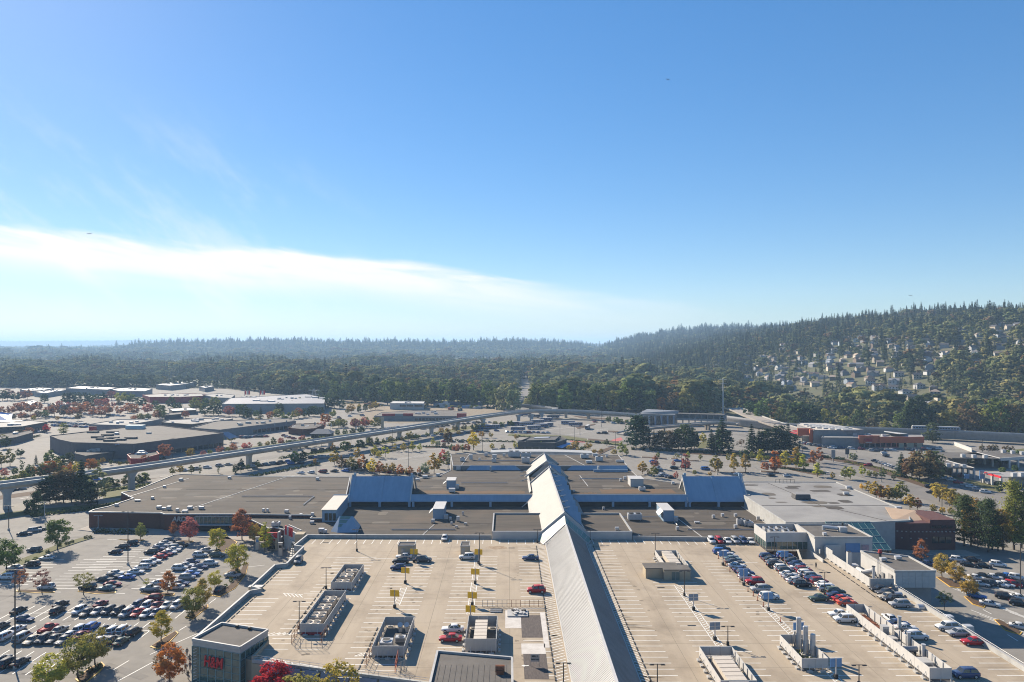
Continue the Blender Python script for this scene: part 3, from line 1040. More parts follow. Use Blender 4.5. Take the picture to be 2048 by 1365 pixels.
# roads, a little darker and smoother than the car parks
def pixroad(name, px, w, z=0.045, m=None):
 return ribbon(name, [P(x, y) for x, y in px], w, z, m or M_ROAD)
pixroad('road', [(-40, 1010), (120, 995), (300, 968), (470, 945), (640, 917), (780, 893), (900, 868), (1000, 856), (1100, 868), (1230, 886)], 11)
pixroad('road', [(-40, 990), (140, 960), (330, 945), (480, 925), (640, 900), (800, 874), (920, 850)], 10, 0.05)
pixroad('road', [(1230, 886), (1400, 902), (1560, 915), (1700, 935), (1850, 985), (2000, 1035), (2100, 1075)], 21, 0.055)
pixroad('road', [(1480, 868), (1600, 893), (1760, 925), (1900, 962), (2080, 1020)], 15, 0.05)
pixroad('road', [(0, 885), (120, 872), (260, 850), (420, 833), (560, 825), (700, 826), (780, 800)], 10)
pixroad('road', [(1880, 935), (1990, 895), (2100, 876)], 12)
ribbon('road', [(road_x(y), y, 0) for y in range(760, 1800, 60)], 13, 0.06, M_ROAD)
sheet('verge', [(road_x(y) + 9, y) for y in (850, 1000, 1150, 1400)] + [(road_x(y) + 14, y) for y in (1400, 1150, 1000, 850)], 0.07, M_GRASS)
# bare ground of the works yard behind the long low shops
sheet('yard', ppx([(690, 840), (760, 812), (850, 806), (1000, 812), (1040, 822), (930, 838), (800, 848)]), 0.06, M_DIRT)
sheet('yard', ppx([(680, 800), (760, 797), (740, 812), (700, 818)]), 0.05, M_DIRT)
# verges, islands with grass and mulch
GREENS = [
 ('verge', [(208, 978), (290, 966), (300, 968), (292, 985), (240, 996), (206, 998)], M_GRASS),
 ('verge', [(0, 1040), (60, 1030), (180, 1022), (270, 1000), (235, 1005), (160, 1012), (40, 1022), (0, 1028)], M_GRASS),
 ('verge', [(0, 1000), (110, 985), (330, 955), (300, 958), (90, 980), (0, 992)], M_MULCH),
 ('verge', [(620, 912), (760, 890), (880, 868), (876, 864), (750, 885), (610, 908)], M_GRASS),
 ('verge', [(850, 868), (960, 848), (990, 850), (900, 866)], M_GRASS),
 ('verge', [(1015, 872), (1130, 878), (1250, 893), (1260, 890), (1130, 872), (1018, 868)], M_GRASS),
 ('verge', [(1380, 890), (1420, 880), (1470, 888), (1400, 898)], M_GRASS),
 ('verge', [(1640, 912), (1690, 918), (1740, 930), (1790, 945), (1860, 970), (1970, 1010), (1960, 1012), (1850, 976), (1780, 952), (1700, 928), (1640, 918)], M_MULCH),
 ('verge', [(1360, 908), (1480, 914), (1600, 928), (1640, 925), (1500, 905), (1360, 900)], M_MULCH),
 ('verge', [(470, 905), (620, 885), (735, 867), (730, 862), (600, 880), (460, 900)], M_GRASS),
 ('verge', [(1850, 940), (1930, 958), (2010, 975), (2000, 985), (1920, 968), (1840, 948)], M_GRASS),
 ('verge', [(1990, 905), (2060, 896), (2060, 910), (2000, 912)], M_GRASS)]
for i_, (nm_, px_, m_) in enumerate(GREENS):
 sheet(nm_, ppx(px_), 0.075 + 0.002 * i_, m_)
def island(px, m=M_MULCH, kerb=M_YLINE, name='traffic_island'):
 """kerbed island: a raised bed inside a painted kerb"""
 pts = ppx(px)
 b = MB().prism(pts, 0.03, 0.16)
 o = structure(b.build(name, kerb))
 c = Vector((sum(p[0] for p in pts) / len(pts), sum(p[1] for p in pts) / len(pts)))
 ins = []
 for p in pts:
  d = Vector(p) - c
  ins.append(tuple(c + d * max(0.3, 1 - 0.45 / max(0.6, d.length))))
 MB().prism(ins, 0.15, 0.24).build('bed', m, o)
 return o
# ---- left car park: islands at the ends of the rows
for px_ in ([(32, 1184), (32, 1181), (70, 1181), (108, 1183), (110, 1186), (70, 1187)],
   [(155, 1184), (160, 1181), (195, 1182), (232, 1183), (232, 1187), (190, 1189)],
   [(280, 1188), (285, 1185), (320, 1186), (350, 1188), (348, 1192), (310, 1193)],
   [(237, 1080), (262, 1079), (290, 1080.5), (285, 1082.5), (255, 1082)],
   [(345, 1083), (365, 1081.5), (388, 1083), (385, 1085.5), (360, 1085.5)],
   [(370, 1236), (392, 1220), (416, 1210), (417, 1215), (400, 1228), (385, 1240)],
   [(300, 1295), (330, 1275), (352, 1263), (357, 1267), (340, 1285), (315, 1300)],
   [(150, 1360), (175, 1340), (203, 1325), (210, 1332), (200, 1345), (165, 1372)],
   [(418, 1192), (450, 1180), (475, 1158), (488, 1130), (497, 1128), (492, 1150), (470, 1178), (440, 1195)],
   [(447, 1150), (470, 1135), (480, 1128), (478, 1150), (462, 1158)],
   [(430, 1078), (455, 1074), (475, 1085), (462, 1100), (440, 1106)]):
 island(px_)
island([(0, 1150), (40, 1120), (110, 1092), (165, 1076), (190, 1076), (160, 1085), (115, 1100), (60, 1125), (10, 1153)], M_GRASS, M_KERB)
island([(155, 1061), (180, 1052), (330, 1060), (520, 1075), (560, 1090), (480, 1082), (330, 1070), (180, 1064)], M_PAVING, M_KERB, 'pavement')
# right car park
for px_ in ([(1872, 1155), (1885, 1155), (1930, 1172), (1925, 1178), (1900, 1175)],
   [(1928, 1194), (1938, 1194), (1972, 1212), (1968, 1217), (1945, 1210)],
   [(1988, 1240), (1998, 1240), (2045, 1266), (2040, 1271), (2010, 1262)]):
 island(px_)
island([(1745, 1095), (1830, 1100), (1930, 1102), (1960, 1112), (1900, 1112), (1800, 1108)], M_PAVING, M_KERB, 'pavement')
# rows further back on the right
for px_ in ([(1282, 914), (1335, 917), (1335, 919), (1282, 916)], [(1341, 917), (1358, 918), (1358, 920), (1341, 919)], [(1378, 921), (1400, 922), (1400, 924), (1378, 923)],
   [(1420, 942), (1432, 943), (1432, 945), (1420, 944)], [(1460, 945), (1500, 945), (1500, 947.5), (1460, 947)], [(1520, 942), (1560, 945), (1560, 948), (1520, 945)],
   [(1555, 932), (1620, 940), (1650, 950), (1640, 953), (1600, 946), (1555, 936)]):
 island(px_, M_MULCH, M_KERB)
# islands of the bus loop and its neighbours
for px_ in ([(742, 906), (790, 896), (830, 890), (828, 894), (790, 902), (745, 911)], [(845, 893), (905, 892), (904, 896), (850, 897)],
   [(1175, 878), (1240, 884), (1240, 887), (1175, 881)], [(1190, 905), (1225, 893), (1232, 895), (1200, 910)],
   [(1140, 832), (1165, 834), (1220, 838), (1218, 840), (1160, 837)], [(1150, 856), (1190, 848), (1192, 850), (1155, 859)], [(1215, 862), (1258, 864), (1258, 867), (1215, 865)]):
 island(px_, M_MULCH, M_KERB)
# red crossing and red bus lane by the station
sheet('crossing', ppx([(1222, 881), (1242, 875), (1246, 881), (1228, 884)]), 0.10, material('red_asphalt', (0.42, 0.13, 0.12), (0.35, 0.11, 0.10), 0.3, 0.9))
sheet('crossing', ppx([(1140, 882), (1170, 884), (1170, 886), (1140, 884)]), 0.10, MATS['red_asphalt'])
# ---------------------------------------------------------------- painted lines on the ground
def lines(name, segs, z, w=0.12, m=M_LINE, parent=None):
 b = MB()
 for a, c in segs:
  d = Vector((c[0] - a[0], c[1] - a[1]))
  if d.length < 0.05:
   continue
  n = Vector((-d.y, d.x)).normalized() * w / 2
  b.add([(a[0] + n.x, a[1] + n.y, z), (a[0] - n.x, a[1] - n.y, z), (c[0] - n.x, c[1] - n.y, z), (c[0] + n.x, c[1] + n.y, z)], [(0, 1, 2, 3)])
 return stuff(b.build(name, m, parent))
def stall_row(a, b, length, angle, n=None, pitch=2.65):
 """stall lines along the line a-b, each of the given length at the given angle"""
 a, b = Vector(a[:2]), Vector(b[:2])
 n = n or max(1, int((b - a).length / pitch))
 d = Vector((math.cos(angle), math.sin(angle))) * length / 2
 return [((a + (b - a) * (i / n)) - d, (a + (b - a) * (i / n)) + d) for i in range(n + 1)]
def left_lot_lines():
 s = []
 for p, q, L_ in (((360, 1084), (262, 1148), 10.5), ((262, 1095), (205, 1140), 10.5), ((405, 1118), (300, 1178), 10.5), ((200, 1120), (120, 1178), 10.5), ((95, 1120), (20, 1170), 10.5)):
  s += stall_row(P(*p), P(*q), L_, 0.0)
 for p, q in (((20, 1228), (370, 1222)), ((-30, 1272), (300, 1262)), ((-40, 1320), (110, 1330))):
  s += stall_row(P(*p), P(*q), 10.8, 1.55)
  s.append((P(*p), P(*q)))
 for p, q in (((226, 1341), (258, 1322)), ((358, 1262), (373, 1253)), ((215, 1080), (233, 1080)), ((225, 1187), (250, 1188)), ((352, 1191), (370, 1191)), ((100, 1185), (122, 1185)),
      ((236, 1363), (330, 1312)), ((300, 1310), (395, 1268)), ((485, 1136), (530, 1131)), ((418, 1208), (432, 1198))):
  s.append((P(*p), P(*q)))
 lines('parking_line', s, 0.06, 0.2, parent=LOT)
 s = []
 for p, q in (((1925, 1120), (2060, 1160)), ((1900, 1150), (2060, 1195)), ((1940, 1190), (2060, 1240)), ((1980, 1235), (2060, 1275))):
  s += stall_row(P(*p), P(*q), 10.5, 1.9)
 for p, q in (((1914, 1178), (1928, 1186)), ((1966, 1220), (1983, 1229)), ((2015, 1270), (2036, 1283)), ((1990, 1238), (2008, 1242))):
  s.append((P(*p), P(*q)))
 lines('parking_line', s, 0.06, 0.2, parent=LOT)
 s = []
 for k in range(16):    # dashes down the broad road on the right
  x, y = 1600 + 26 * k, 925 + 8.5 * k + 0.09 * k * k
  s.append((P(x, y), P(x + 9, y + 3.4)))
  if k > 4:
   s.append((P(x - 60, y + 14), P(x - 52, y + 17.2)))
 for k in range(22):
  x = 40 + 40 * k
  s.append((P(x, 1005 - 0.158 * x), P(x + 16, 1005 - 0.158 * (x + 16))))
 lines('lane_line', s, 0.075, 0.3, parent=LOT)
 s = []
 for (p, q, L_) in (((1200, 850), (1030, 866), 8), ((1330, 930), (1310, 955), 9), ((1450, 935), (1445, 965), 10), ((1560, 960), (1600, 985), 10), ((1000, 885), (860, 900), 9), ((760, 925), (890, 905), 9),
       ((1140, 870), (1210, 858), 8), ((700, 940), (560, 955), 9), ((1780, 985), (1900, 1040), 9)):
  s += stall_row(P(*p), P(*q), L_, 0.2)
 lines('parking_line', s, 0.065, 0.18, parent=LOT)
left_lot_lines()
# ================================================================ the parking deck
DZ = 8.0
PAR = 9.0      # top of its parapet
left_edge = [P(x, y, PAR)[:2] for x, y in ((615, 1070), (588.5, 1091), (607, 1093.6), (572.5, 1127.8), (549.8, 1129.7), (503, 1172.5), (521.7, 1177.8), (499, 1181.8), (388, 1278))]
front = [P(x, y, PAR)[:2] for x, y in ((505.6, 1311.5), (861, 1358))]
deck_poly = left_edge + [(-57.0, 144.5)] + front + [(-13.4, 96), (96.5, 96), (96.5, 206), (76.5, 206), (76.5, 224.8)]
DECK = thing('parking_deck', 'wide sunlit rooftop parking deck of pale concrete with white stall lines', 'parking structure', (0, 150, 0))
_b = MB().prism(deck_poly, 0.0, DZ)
_b.build('deck_slab', M_DECK, DECK)
# front wall of beige stucco under the deck is the slab's own face; give it a skin
def skin(name, a, b, z0, z1, th, m, parent, push=0.0):
 d = Vector((b[0] - a[0], b[1] - a[1])).normalized()
 n = Vector((d.y, -d.x)) * push
 return MB().wall((a[0] + n.x, a[1] + n.y), (b[0] + n.x, b[1] + n.y), z0, z1, th, 0).build(name, m, parent)
for i_ in range(len(left_edge) - 1):
 a_, b_ = left_edge[i_], left_edge[i_ + 1]
 skin('parapet', a_, b_, DZ - 0.5, PAR, 0.34, M_PARAPET, DECK)
 skin('parapet_cap', a_, b_, PAR + 0.003, PAR + 0.08, 0.46, M_FLASH, DECK)
skin('parapet', left_edge[0], (-5.0, 228.2), DZ - 0.5, PAR + 0.05, 0.34, M_PARAPET, DECK)
skin('parapet_cap', left_edge[0], (-5.0, 228.2), PAR + 0.053, PAR + 0.12, 0.46, M_FLASH, DECK)
skin('parapet', (39.2, 227.2), (76.4, 225.0), DZ - 0.5, PAR + 0.05, 0.34, M_PARAPET, DECK)
skin('parapet_cap', (39.2, 227.2), (76.4, 225.0), PAR + 0.053, PAR + 0.12, 0.46, M_FLASH, DECK)
skin('parapet', (96.5, 182.0), (96.5, 96), DZ - 0.6, PAR, 0.36, M_PARAPET, DECK)
skin('parapet_cap', (96.5, 182.0), (96.5, 96), PAR + 0.003, PAR + 0.08, 0.48, M_FLASH, DECK)
skin('parapet', front[0], front[1], DZ - 0.3, DZ + 0.35, 0.5, M_PARAPET, DECK)
_r = MB()
for k in range(44):       # guard rail along the right-hand parapet
 _r.tube((96.5, 98 + k * 1.95, PAR + 0.08), (96.5, 98 + k * 1.95, PAR + 0.5), 0.03, n=5)
_r.tube((96.5, 97, PAR + 0.5), (96.5, 182, PAR + 0.5), 0.035, n=5)
_r.build('guard_rail', M_GALV, DECK)
_r = MB()
d_ = Vector((front[1][0] - front[0][0], front[1][1] - front[0][1]))
for k in range(19):
 q = Vector(front[0]) + d_ * (k / 18)
 _r.tube((q.x, q.y, DZ + 0.35), (q.x, q.y, DZ + 1.1), 0.03, n=5)
for zz in (0.7, 1.1):
 _r.tube((*front[0], DZ + zz), (*front[1], DZ + zz), 0.03, n=5)
_r.build('guard_rail', M_GALV, DECK)
def deck_lines():
 z = DZ + 0.012
 s = []
 pitch = 2.62
 for X in (-26.0, -8.5):
  for k in range(0, 31):
   y = 133 + k * pitch
   if y > 209:
    break
   s.append(((X - 5.6, y), (X - 0.7, y)))
   s.append(((X + 0.7, y), (X + 5.6, y)))
 for X in (-43.2,):
  for k in range(2, 27):
   y = 140 + k * pitch
   s.append(((X - 5.6, y), (X - 0.7, y)))
   s.append(((X + 0.7, y), (X + 5.6, y)))
 for X in (43.0, 60.0, 77.2):
  for k in range(0, 45):
   y = 97 + k * pitch
   if y > (205 if X < 70 else 200):
    break
   s.append(((X - 5.6, y), (X - 0.7, y)))
   s.append(((X + 0.7, y), (X + 5.6, y)))
 for k in range(0, 47):
  y = 97 + k * pitch
  s.append(((3.2, y), (8.6, y)))
  s.append(((26.0, y), (31.4, y)))
  if y < 181:
   s.append(((90.3, y), (96.2, y)))
 for k in range(0, 53):       # back row against the parapet
  x = -60 + k * pitch
  if -4 < x < 39:
   y1 = 227
  else:
   y1 = 227.4 - max(0, x - 39) * 0.06
  if 10 < x < 26:
   continue
  s.append(((x, y1 - 5.2), (x, y1 - 0.4)))
 le = [Vector(q) for q in left_edge[3:]]
 for i in range(len(le) - 1):   # row along the slanting left edge
  a, b = le[i], le[i + 1]
  L_ = (b - a).length
  if L_ < 6:
   continue
  for k in range(1, int(L_ / pitch)):
   q = a + (b - a) * (k * pitch / L_)
   s.append(((q.x + 2.4, q.y), (q.x + 8.0, q.y)))
 # aisle spine lines and cross hatching
 for X, y0, y1 in ((-26.0, 170, 182), (-8.5, 188, 205), (43, 140, 184), (60, 128, 170), (-8.5, 164, 186)):
  s.append(((X - 0.7, y0), (X - 0.7, y1)))
  s.append(((X + 0.7, y0), (X + 0.7, y1)))
  k = y0
  while k < y1 - 1:
   s.append(((X - 0.7, k), (X + 0.7, k + 1.1)))
   k += 1.1
 for y in np.arange(97, 222, 1.25):      # hatched strips beside the long metal roof
  s.append(((8.8, y), (11.3, y + 1.5)))
  s.append(((24.4, y + 1.5), (25.9, y)))
 for X0, X1, y in ((-52, -40, 207.5), (-38, -24, 207), (-20, -8, 206.5), (46, 52, 204), (63, 70, 203), (3, 9, 221), (-50, -44, 178)):
  s.append(((X0, y), (X1, y)))
 for a, b, n in (((-47.5, 141.5), (-31, 135.5), 11), ((-52, 152), (-45, 152.5), 6), ((-30, 142), (-25.5, 142.5), 6), ((-55, 178), (-50, 177), 5)):
  a, b = Vector(a), Vector(b)
  s.append((a, b))
  for k in range(n):
   q = a + (b - a) * (k / n)
   s.append((q, q + Vector((1.5, -2.2 if b.y < a.y else 1.6))))
 lines('parking_line', s, z, 0.17, M_LINE, DECK)
 # rubber wheel stops in long chains
 w = MB()
 for X in (8.72, 25.95):
  for k in range(0, 47):
   w.box(X, 98.3 + k * pitch, DZ, 0.2, 1.75, 0.14)
 for i in range(len(le) - 1):
  a, b = le[i], le[i + 1]
  L_ = (b - a).length
  if L_ < 6:
   continue
  an = math.atan2(b.y - a.y, b.x - a.x)
  n = Vector((-(b - a).y, (b - a).x)).normalized()
  if n.x < 0:
   n = -n
  for k in range(int(L_ / pitch)):
   q = a + (b - a) * ((k + 0.5) * pitch / L_) + n * 2.0
   w.box(q.x, q.y, DZ, 1.8, 0.2, 0.14, an)
 for (x0, y0, x1, y1) in ((-46.2, 154, -46.2, 185), (-28, 137, -28, 158), (88.8, 176, 89.2, 203)):
  n = int(math.hypot(x1 - x0, y1 - y0) / pitch)
  for k in range(n):
   w.box(x0 + (x1 - x0) * k / n, y0 + (y1 - y0) * k / n, DZ, 0.2, 1.75, 0.14)
 for (x, y) in ((-56, 223.4), (1.2, 217.5), (40, 157.5), (38.5, 182)):
  w.box(x, y, DZ, 1.8, 0.25, 0.1)
 stuff(w.build('wheel_stop', M_DARK, DECK))
 s = []
 for y in range(104, 226, 11):
  s.append(((-58 if y > 175 else -40, y), (11, y)))
  s.append(((25, y), (96, y)))
 for x in (-52, -34.5, -17, 0.5, 34.5, 51.5, 68.5, 86):
  s.append(((x, 150 if x < -30 else 98), (x, 222 if x < 75 else 180)))
 lines('slab_joint', s, DZ + 0.004, 0.09, material('joint_dark', (0.2, 0.165, 0.12), rough=0.9), DECK)
 b = MB()
 rg = random.Random(8)
 for i in range(280):
  X = rg.choice((-43.2, -26, -8.5, 43, 60, 77.2, 6, 28.7)) + rg.choice((-3.4, 3.4)) + rg.uniform(-0.8, 0.8)
  y = rg.uniform(140 if X < -20 else 98, 204)
  rr, n = rg.uniform(0.15, 0.55), 9
  b.add([(X + rr * math.cos(a) * rg.uniform(0.6, 1.5), y + rr * math.sin(a) * rg.uniform(0.6, 1.3), DZ + 0.006) for a in [2 * math.pi * q / n for q in range(n)]], [tuple(range(n))])
 for i in range(90):
  X = rg.choice((9.6, 24.9, 27, 5.5)) + rg.uniform(-1, 1)
  y = rg.uniform(100, 220)
  b.add([(X - rg.uniform(1, 4), y, DZ + 0.007), (X + rg.uniform(1, 4), y - 0.3, DZ + 0.007), (X + 0.5, y + rg.uniform(0.3, 0.9), DZ + 0.007)], [(0, 1, 2)])
 stuff(b.build('oil_stain', material('oil_stain', (0.17, 0.135, 0.095), (0.23, 0.185, 0.13), 0.6, 0.85), DECK))
 # broad stains and patches
 b = MB()
 rg = random.Random(4)
 for (x, y, sx, sy) in ((-3, 218, 3.5, 2.2), (14.0, 0, 0, 0), (-9, 160, 0, 0)):
  if sx:
   n = 18
   b.add([(x + sx * math.cos(a) * rg.uniform(0.7, 1.1), y + sy * math.sin(a) * rg.uniform(0.7, 1.1), DZ + 0.006) for a in [2 * math.pi * i / n for i in range(n)]], [tuple(range(n))])
 b.build('stain', material('stain_brown', (0.22, 0.15, 0.09), (0.33, 0.26, 0.18), 0.8, 0.9), DECK)
 b = MB()
 for (x0, x1, y0, y1) in ((3.0, 7.4, 151, 163.5), (3.1, 7.6, 132.2, 143)):
  b = MB()
  b.add([(x0, y0, DZ + 0.02), (x1, y0, DZ + 0.02), (x1, y1, DZ + 0.02), (x0, y1, DZ + 0.02)], [(0, 1, 2, 3)])
  b.build('patch', material('stripped_membrane', (0.12, 0.10, 0.09), (0.07, 0.06, 0.055), 1.2, 0.95, stretch=(3, 0.7, 1)), DECK)
 b = MB()
 for (x0, x1, y0, y1) in ((-0.5, 3.0, 156, 166.5), (7.4, 8.5, 146, 165), (2.8, 7.6, 143.05, 148)):
  b = MB()
  b.add([(x0, y0, DZ + 0.016), (x1, y0, DZ + 0.016), (x1, y1, DZ + 0.016), (x0, y1, DZ + 0.016)], [(0, 1, 2, 3)])
  b.build('patch', material('bare_concrete', (0.55, 0.52, 0.48), (0.42, 0.39, 0.35), 0.6, 0.9), DECK)
deck_lines()
# awning panels on the beige front wall
def awnings():
 a, b = Vector(front[0]), Vector(front[1])
 d = (b - a)
 L_ = d.length
 d.normalize()
 n = Vector((d.y, -d.x))
 skin('wall_skin', front[0], front[1], 0.0, DZ - 0.35, 0.12, M_BEIGE, DECK, 0.3)
 k0 = 3.2
 for k in range(8):
  s0, s1 = k0 + k * 3.95, k0 + k * 3.95 + 3.45
  if s1 > L_:
   break
  p, q = a + d * s0, a + d * s1
  pts = [(p.x + n.x * 0.5, p.y + n.y * 0.5, DZ - 0.15), (q.x + n.x * 0.5, q.y + n.y * 0.5, DZ - 0.15),
     (q.x + n.x * 2.6, q.y + n.y * 2.6, 3.6), (p.x + n.x * 2.6, p.y + n.y * 2.6, 3.6)]
  nn = (Vector(pts[1]) - Vector(pts[0])).cross(Vector(pts[2]) - Vector(pts[0])).normalized()
  if nn.z < 0:
   pts.reverse()
  MB().slab(pts, 0.12).build('awning_panel', M_BLUEPANEL, DECK)
 _s = MB()
 for k in range(9):
  p = a + d * (k0 - 0.25 + k * 3.95)
  _s.tube((p.x + n.x * 0.4, p.y + n.y * 0.4, DZ - 0.1), (p.x + n.x * 2.7, p.y + n.y * 2.7, 3.5), 0.06, n=5)
  _s.tube((p.x + n.x * 0.4, p.y + n.y * 0.4, 3.5), (p.x + n.x * 2.7, p.y + n.y * 2.7, 3.5), 0.06, n=5)
 _s.build('awning_frame', M_POLE, DECK)
awnings()
# ================================================================ text
def text_mesh(s, size, depth=0.06, bold=0.0, mat=None, shear=0.0):
 cu = bpy.data.curves.new('lettering', 'FONT')
 cu.body = s
 cu.size = size
 cu.extrude = depth
 cu.offset = bold
 cu.shear = shear
 cu.align_x = 'CENTER'
 cu.align_y = 'CENTER'
 ob = bpy.data.objects.new('lettering', cu)
 COL.objects.link(ob)
 dg = bpy.context.evaluated_depsgraph_get()
 me = bpy.data.meshes.new_from_object(ob.evaluated_get(dg))
 bpy.data.objects.remove(ob)
 me.materials.clear()
 me.materials.append(mat)
 return me
def wall_text(s, size, mat, parent, p, facing, depth=0.06, bold=0.0, name='lettering', shear=0.0, xs=1.0):
 """lettering on an upright wall; facing = direction (angle of the outward normal in the ground plane)"""
 o = part(name, text_mesh(s, size, depth, bold, mat, shear), parent,
     tuple(p[i] - parent.location[i] for i in range(3)), (R(90), 0, facing + R(90)))
 o.scale = (xs, 1, 1)
 return o
# ================================================================ mall roofs
MALL = thing('shopping_mall', 'long low mall of brown gravel roofs crossed by pale metal skylight galleries', 'mall', (17, 230, 0))
def roof_block(name, poly, z0, z1, roof, wall, parent, rim=0.35, cap=None, rim_w=0.35):
 """a flat-roofed block: walls, roof sheet, raised rim"""
 b = MB().prism(poly, z0, z1)
 w = b.build(name, wall, parent)
 z = z1 + 0.02
 q = list(poly)
 a = sum(q[i][0] * q[(i + 1) % len(q)][1] - q[(i + 1) % len(q)][0] * q[i][1] for i in range(len(q)))
 if a < 0:
  q.reverse()
 MB().add([(p[0], p[1], z) for p in q], [tuple(range(len(q)))]).build('roof_surface', roof, parent)
 if rim:
  r = MB()
  n = len(q)
  for i in range(n):
   r.wall(q[i], q[(i + 1) % n], z1 - 0.15, z1 + rim + 0.006 * (i % 2), rim_w)
  r.build('parapet', cap or wall, parent)
 return w
LZ, AZ, UZ, TZ = 5.0, 6.0, 9.2, 11.2
# low roof behind the deck, brick-edged on its slanting left side
low = [P(498, 1038.5, LZ)[:2], P(522, 1050, LZ)[:2], P(538, 1058, LZ)[:2], P(548, 1055, LZ)[:2], P(606, 1071, LZ)[:2], (-63, 229.3), (-5, 228.6), (39, 227.6), (92.6, 224.6), (92.6, 287), (-95, 287), P(500, 1031, LZ)[:2]]
roof_block('low_roof', low, 0, LZ, M_ROOF, M_BRICK, MALL, 0.22, M_FLASH)
ardene = ppx([(178, 1025), (321, 1026.7), (329, 1029.4), (465, 1029.4), (497, 1029.6), (628, 1031), (620.5, 1037.8), (676, 1038), (690, 1003), (700, 955), (520, 954.5), (366, 949.5), (348, 951), (274, 981), (242.5, 986), (266.6, 997.7), (218, 1014), (188, 1020.6)], AZ)
roof_block('brick_wing', ardene, 0, AZ, M_ROOF, M_BRICK, MALL, 0.3, M_FLASH)
upper = [(-42, 288.7), (-42, 321), (-31, 330), (-27, 345), (-30, 384), (58, 380), (59, 325), (75, 311), (72, 288.7)]
roof_block('upper_roof', upper, 0, UZ, M_ROOF, M_GREYWALL, MALL, 0.18, M_FLASH)
tier = [(-26, 346), (-30, 383), (58, 379), (57, 346)]
roof_block('top_roof', tier, UZ - 0.5, TZ, M_ROOF, M_GREYWALL, MALL, 0.2, M_FLASH)
# flat blocks either side of the gallery, white fronts to the deck
for (x0, x1, lab) in ((-4.7, 13.2, 'l'), (23.0, 39.0, 'r')):
 roof_block('side_block', [(x0, 227.4), (x1, 227.4), (x1, 252), (x0, 252)], 0, 10.0, M_ROOF, M_WHITE, MALL, 0.55, M_PANEL, 0.4)
 MB().wall((x0 - 0.02, 227.1), (x1 + (0.02 if x0 > 0 else 0), 227.1), DZ, 10.5, 0.16).build('front_panel', M_WHITE, MALL)
def skirt(x0, x1, y0, y1, z0, z1, parent, base, xl=0.0, xr=0.0, ribs=True, pier=0):
 """blue sloping metal skirt with a dark window band under it"""
 b = MB().slab([(x0 - xl, y0, z0), (x1 + xr, y0, z0), (x1, y1, z1), (x0, y1, z1)], 0.15)
 o = b.build('metal_skirt', M_BLUEROOF, parent)
 MB().wall((x0, y0 + 0.8), (x1, y0 + 0.8), base, z0 + 0.1, 0.3).build('window_band', M_DARK, parent)
 MB().box((x0 + x1) / 2, (y0 + y1) / 2 + 0.9, base, abs(x1 - x0), 0.5, z1 - base - 0.05).build('upstand', M_BLUEROOF, parent)
 if ribs:
  r = MB()
  n = int(abs(x1 - x0) / 1.1)
  for i in range(n + 1):
   x = x0 + (x1 - x0) * i / n
   r.slab([(x - 0.04, y0, z0 + 0.05), (x + 0.04, y0, z0 + 0.05), (x + 0.04, y1, z1 + 0.05), (x - 0.04, y1, z1 + 0.05)], 0.1)
  stuff(r.build('seam', M_BLUEROOF, parent))
 if pier:
  n = int(abs(x1 - x0) / pier)
  for i in range(n + 1):
   x = x0 + 1 + (x1 - x0 - 2) * i / max(1, n)
   MB().box(x, y0 + 0.15, base, 0.9, 0.7, z0 - base + 0.4).build('pier', M_BLUEROOF, parent)
skirt(-38.2, 9.5, 286, 287.8, 7.1, UZ + 0.4, MALL, LZ, pier=12)
skirt(26.2, 71.5, 286, 287.8, 7.1, UZ + 0.4, MALL, LZ, pier=12)
skirt(-69, -62.6, 286, 287.8, 7.1, UZ + 0.4, MALL, LZ, xl=1.2, ribs=False)
skirt(-17.5, 3.5, 344.2, 346, UZ + 0.2, TZ + 0.25, MALL, UZ, xl=2.2, xr=3.0)
skirt(31, 57, 344.2, 346, UZ + 0.2, TZ + 0.25, MALL, UZ, xl=3.0, xr=0)
MB().box(48.5, 340.8, UZ, 16, 0.5, 1.2).build('upstand', M_BLUEROOF, MALL)
for x_ in (-8, 43):
 MB().box(x_, 342.8, UZ, 0.7, 1.4, 2.4).build('pipe_riser', M_FLASH, MALL)
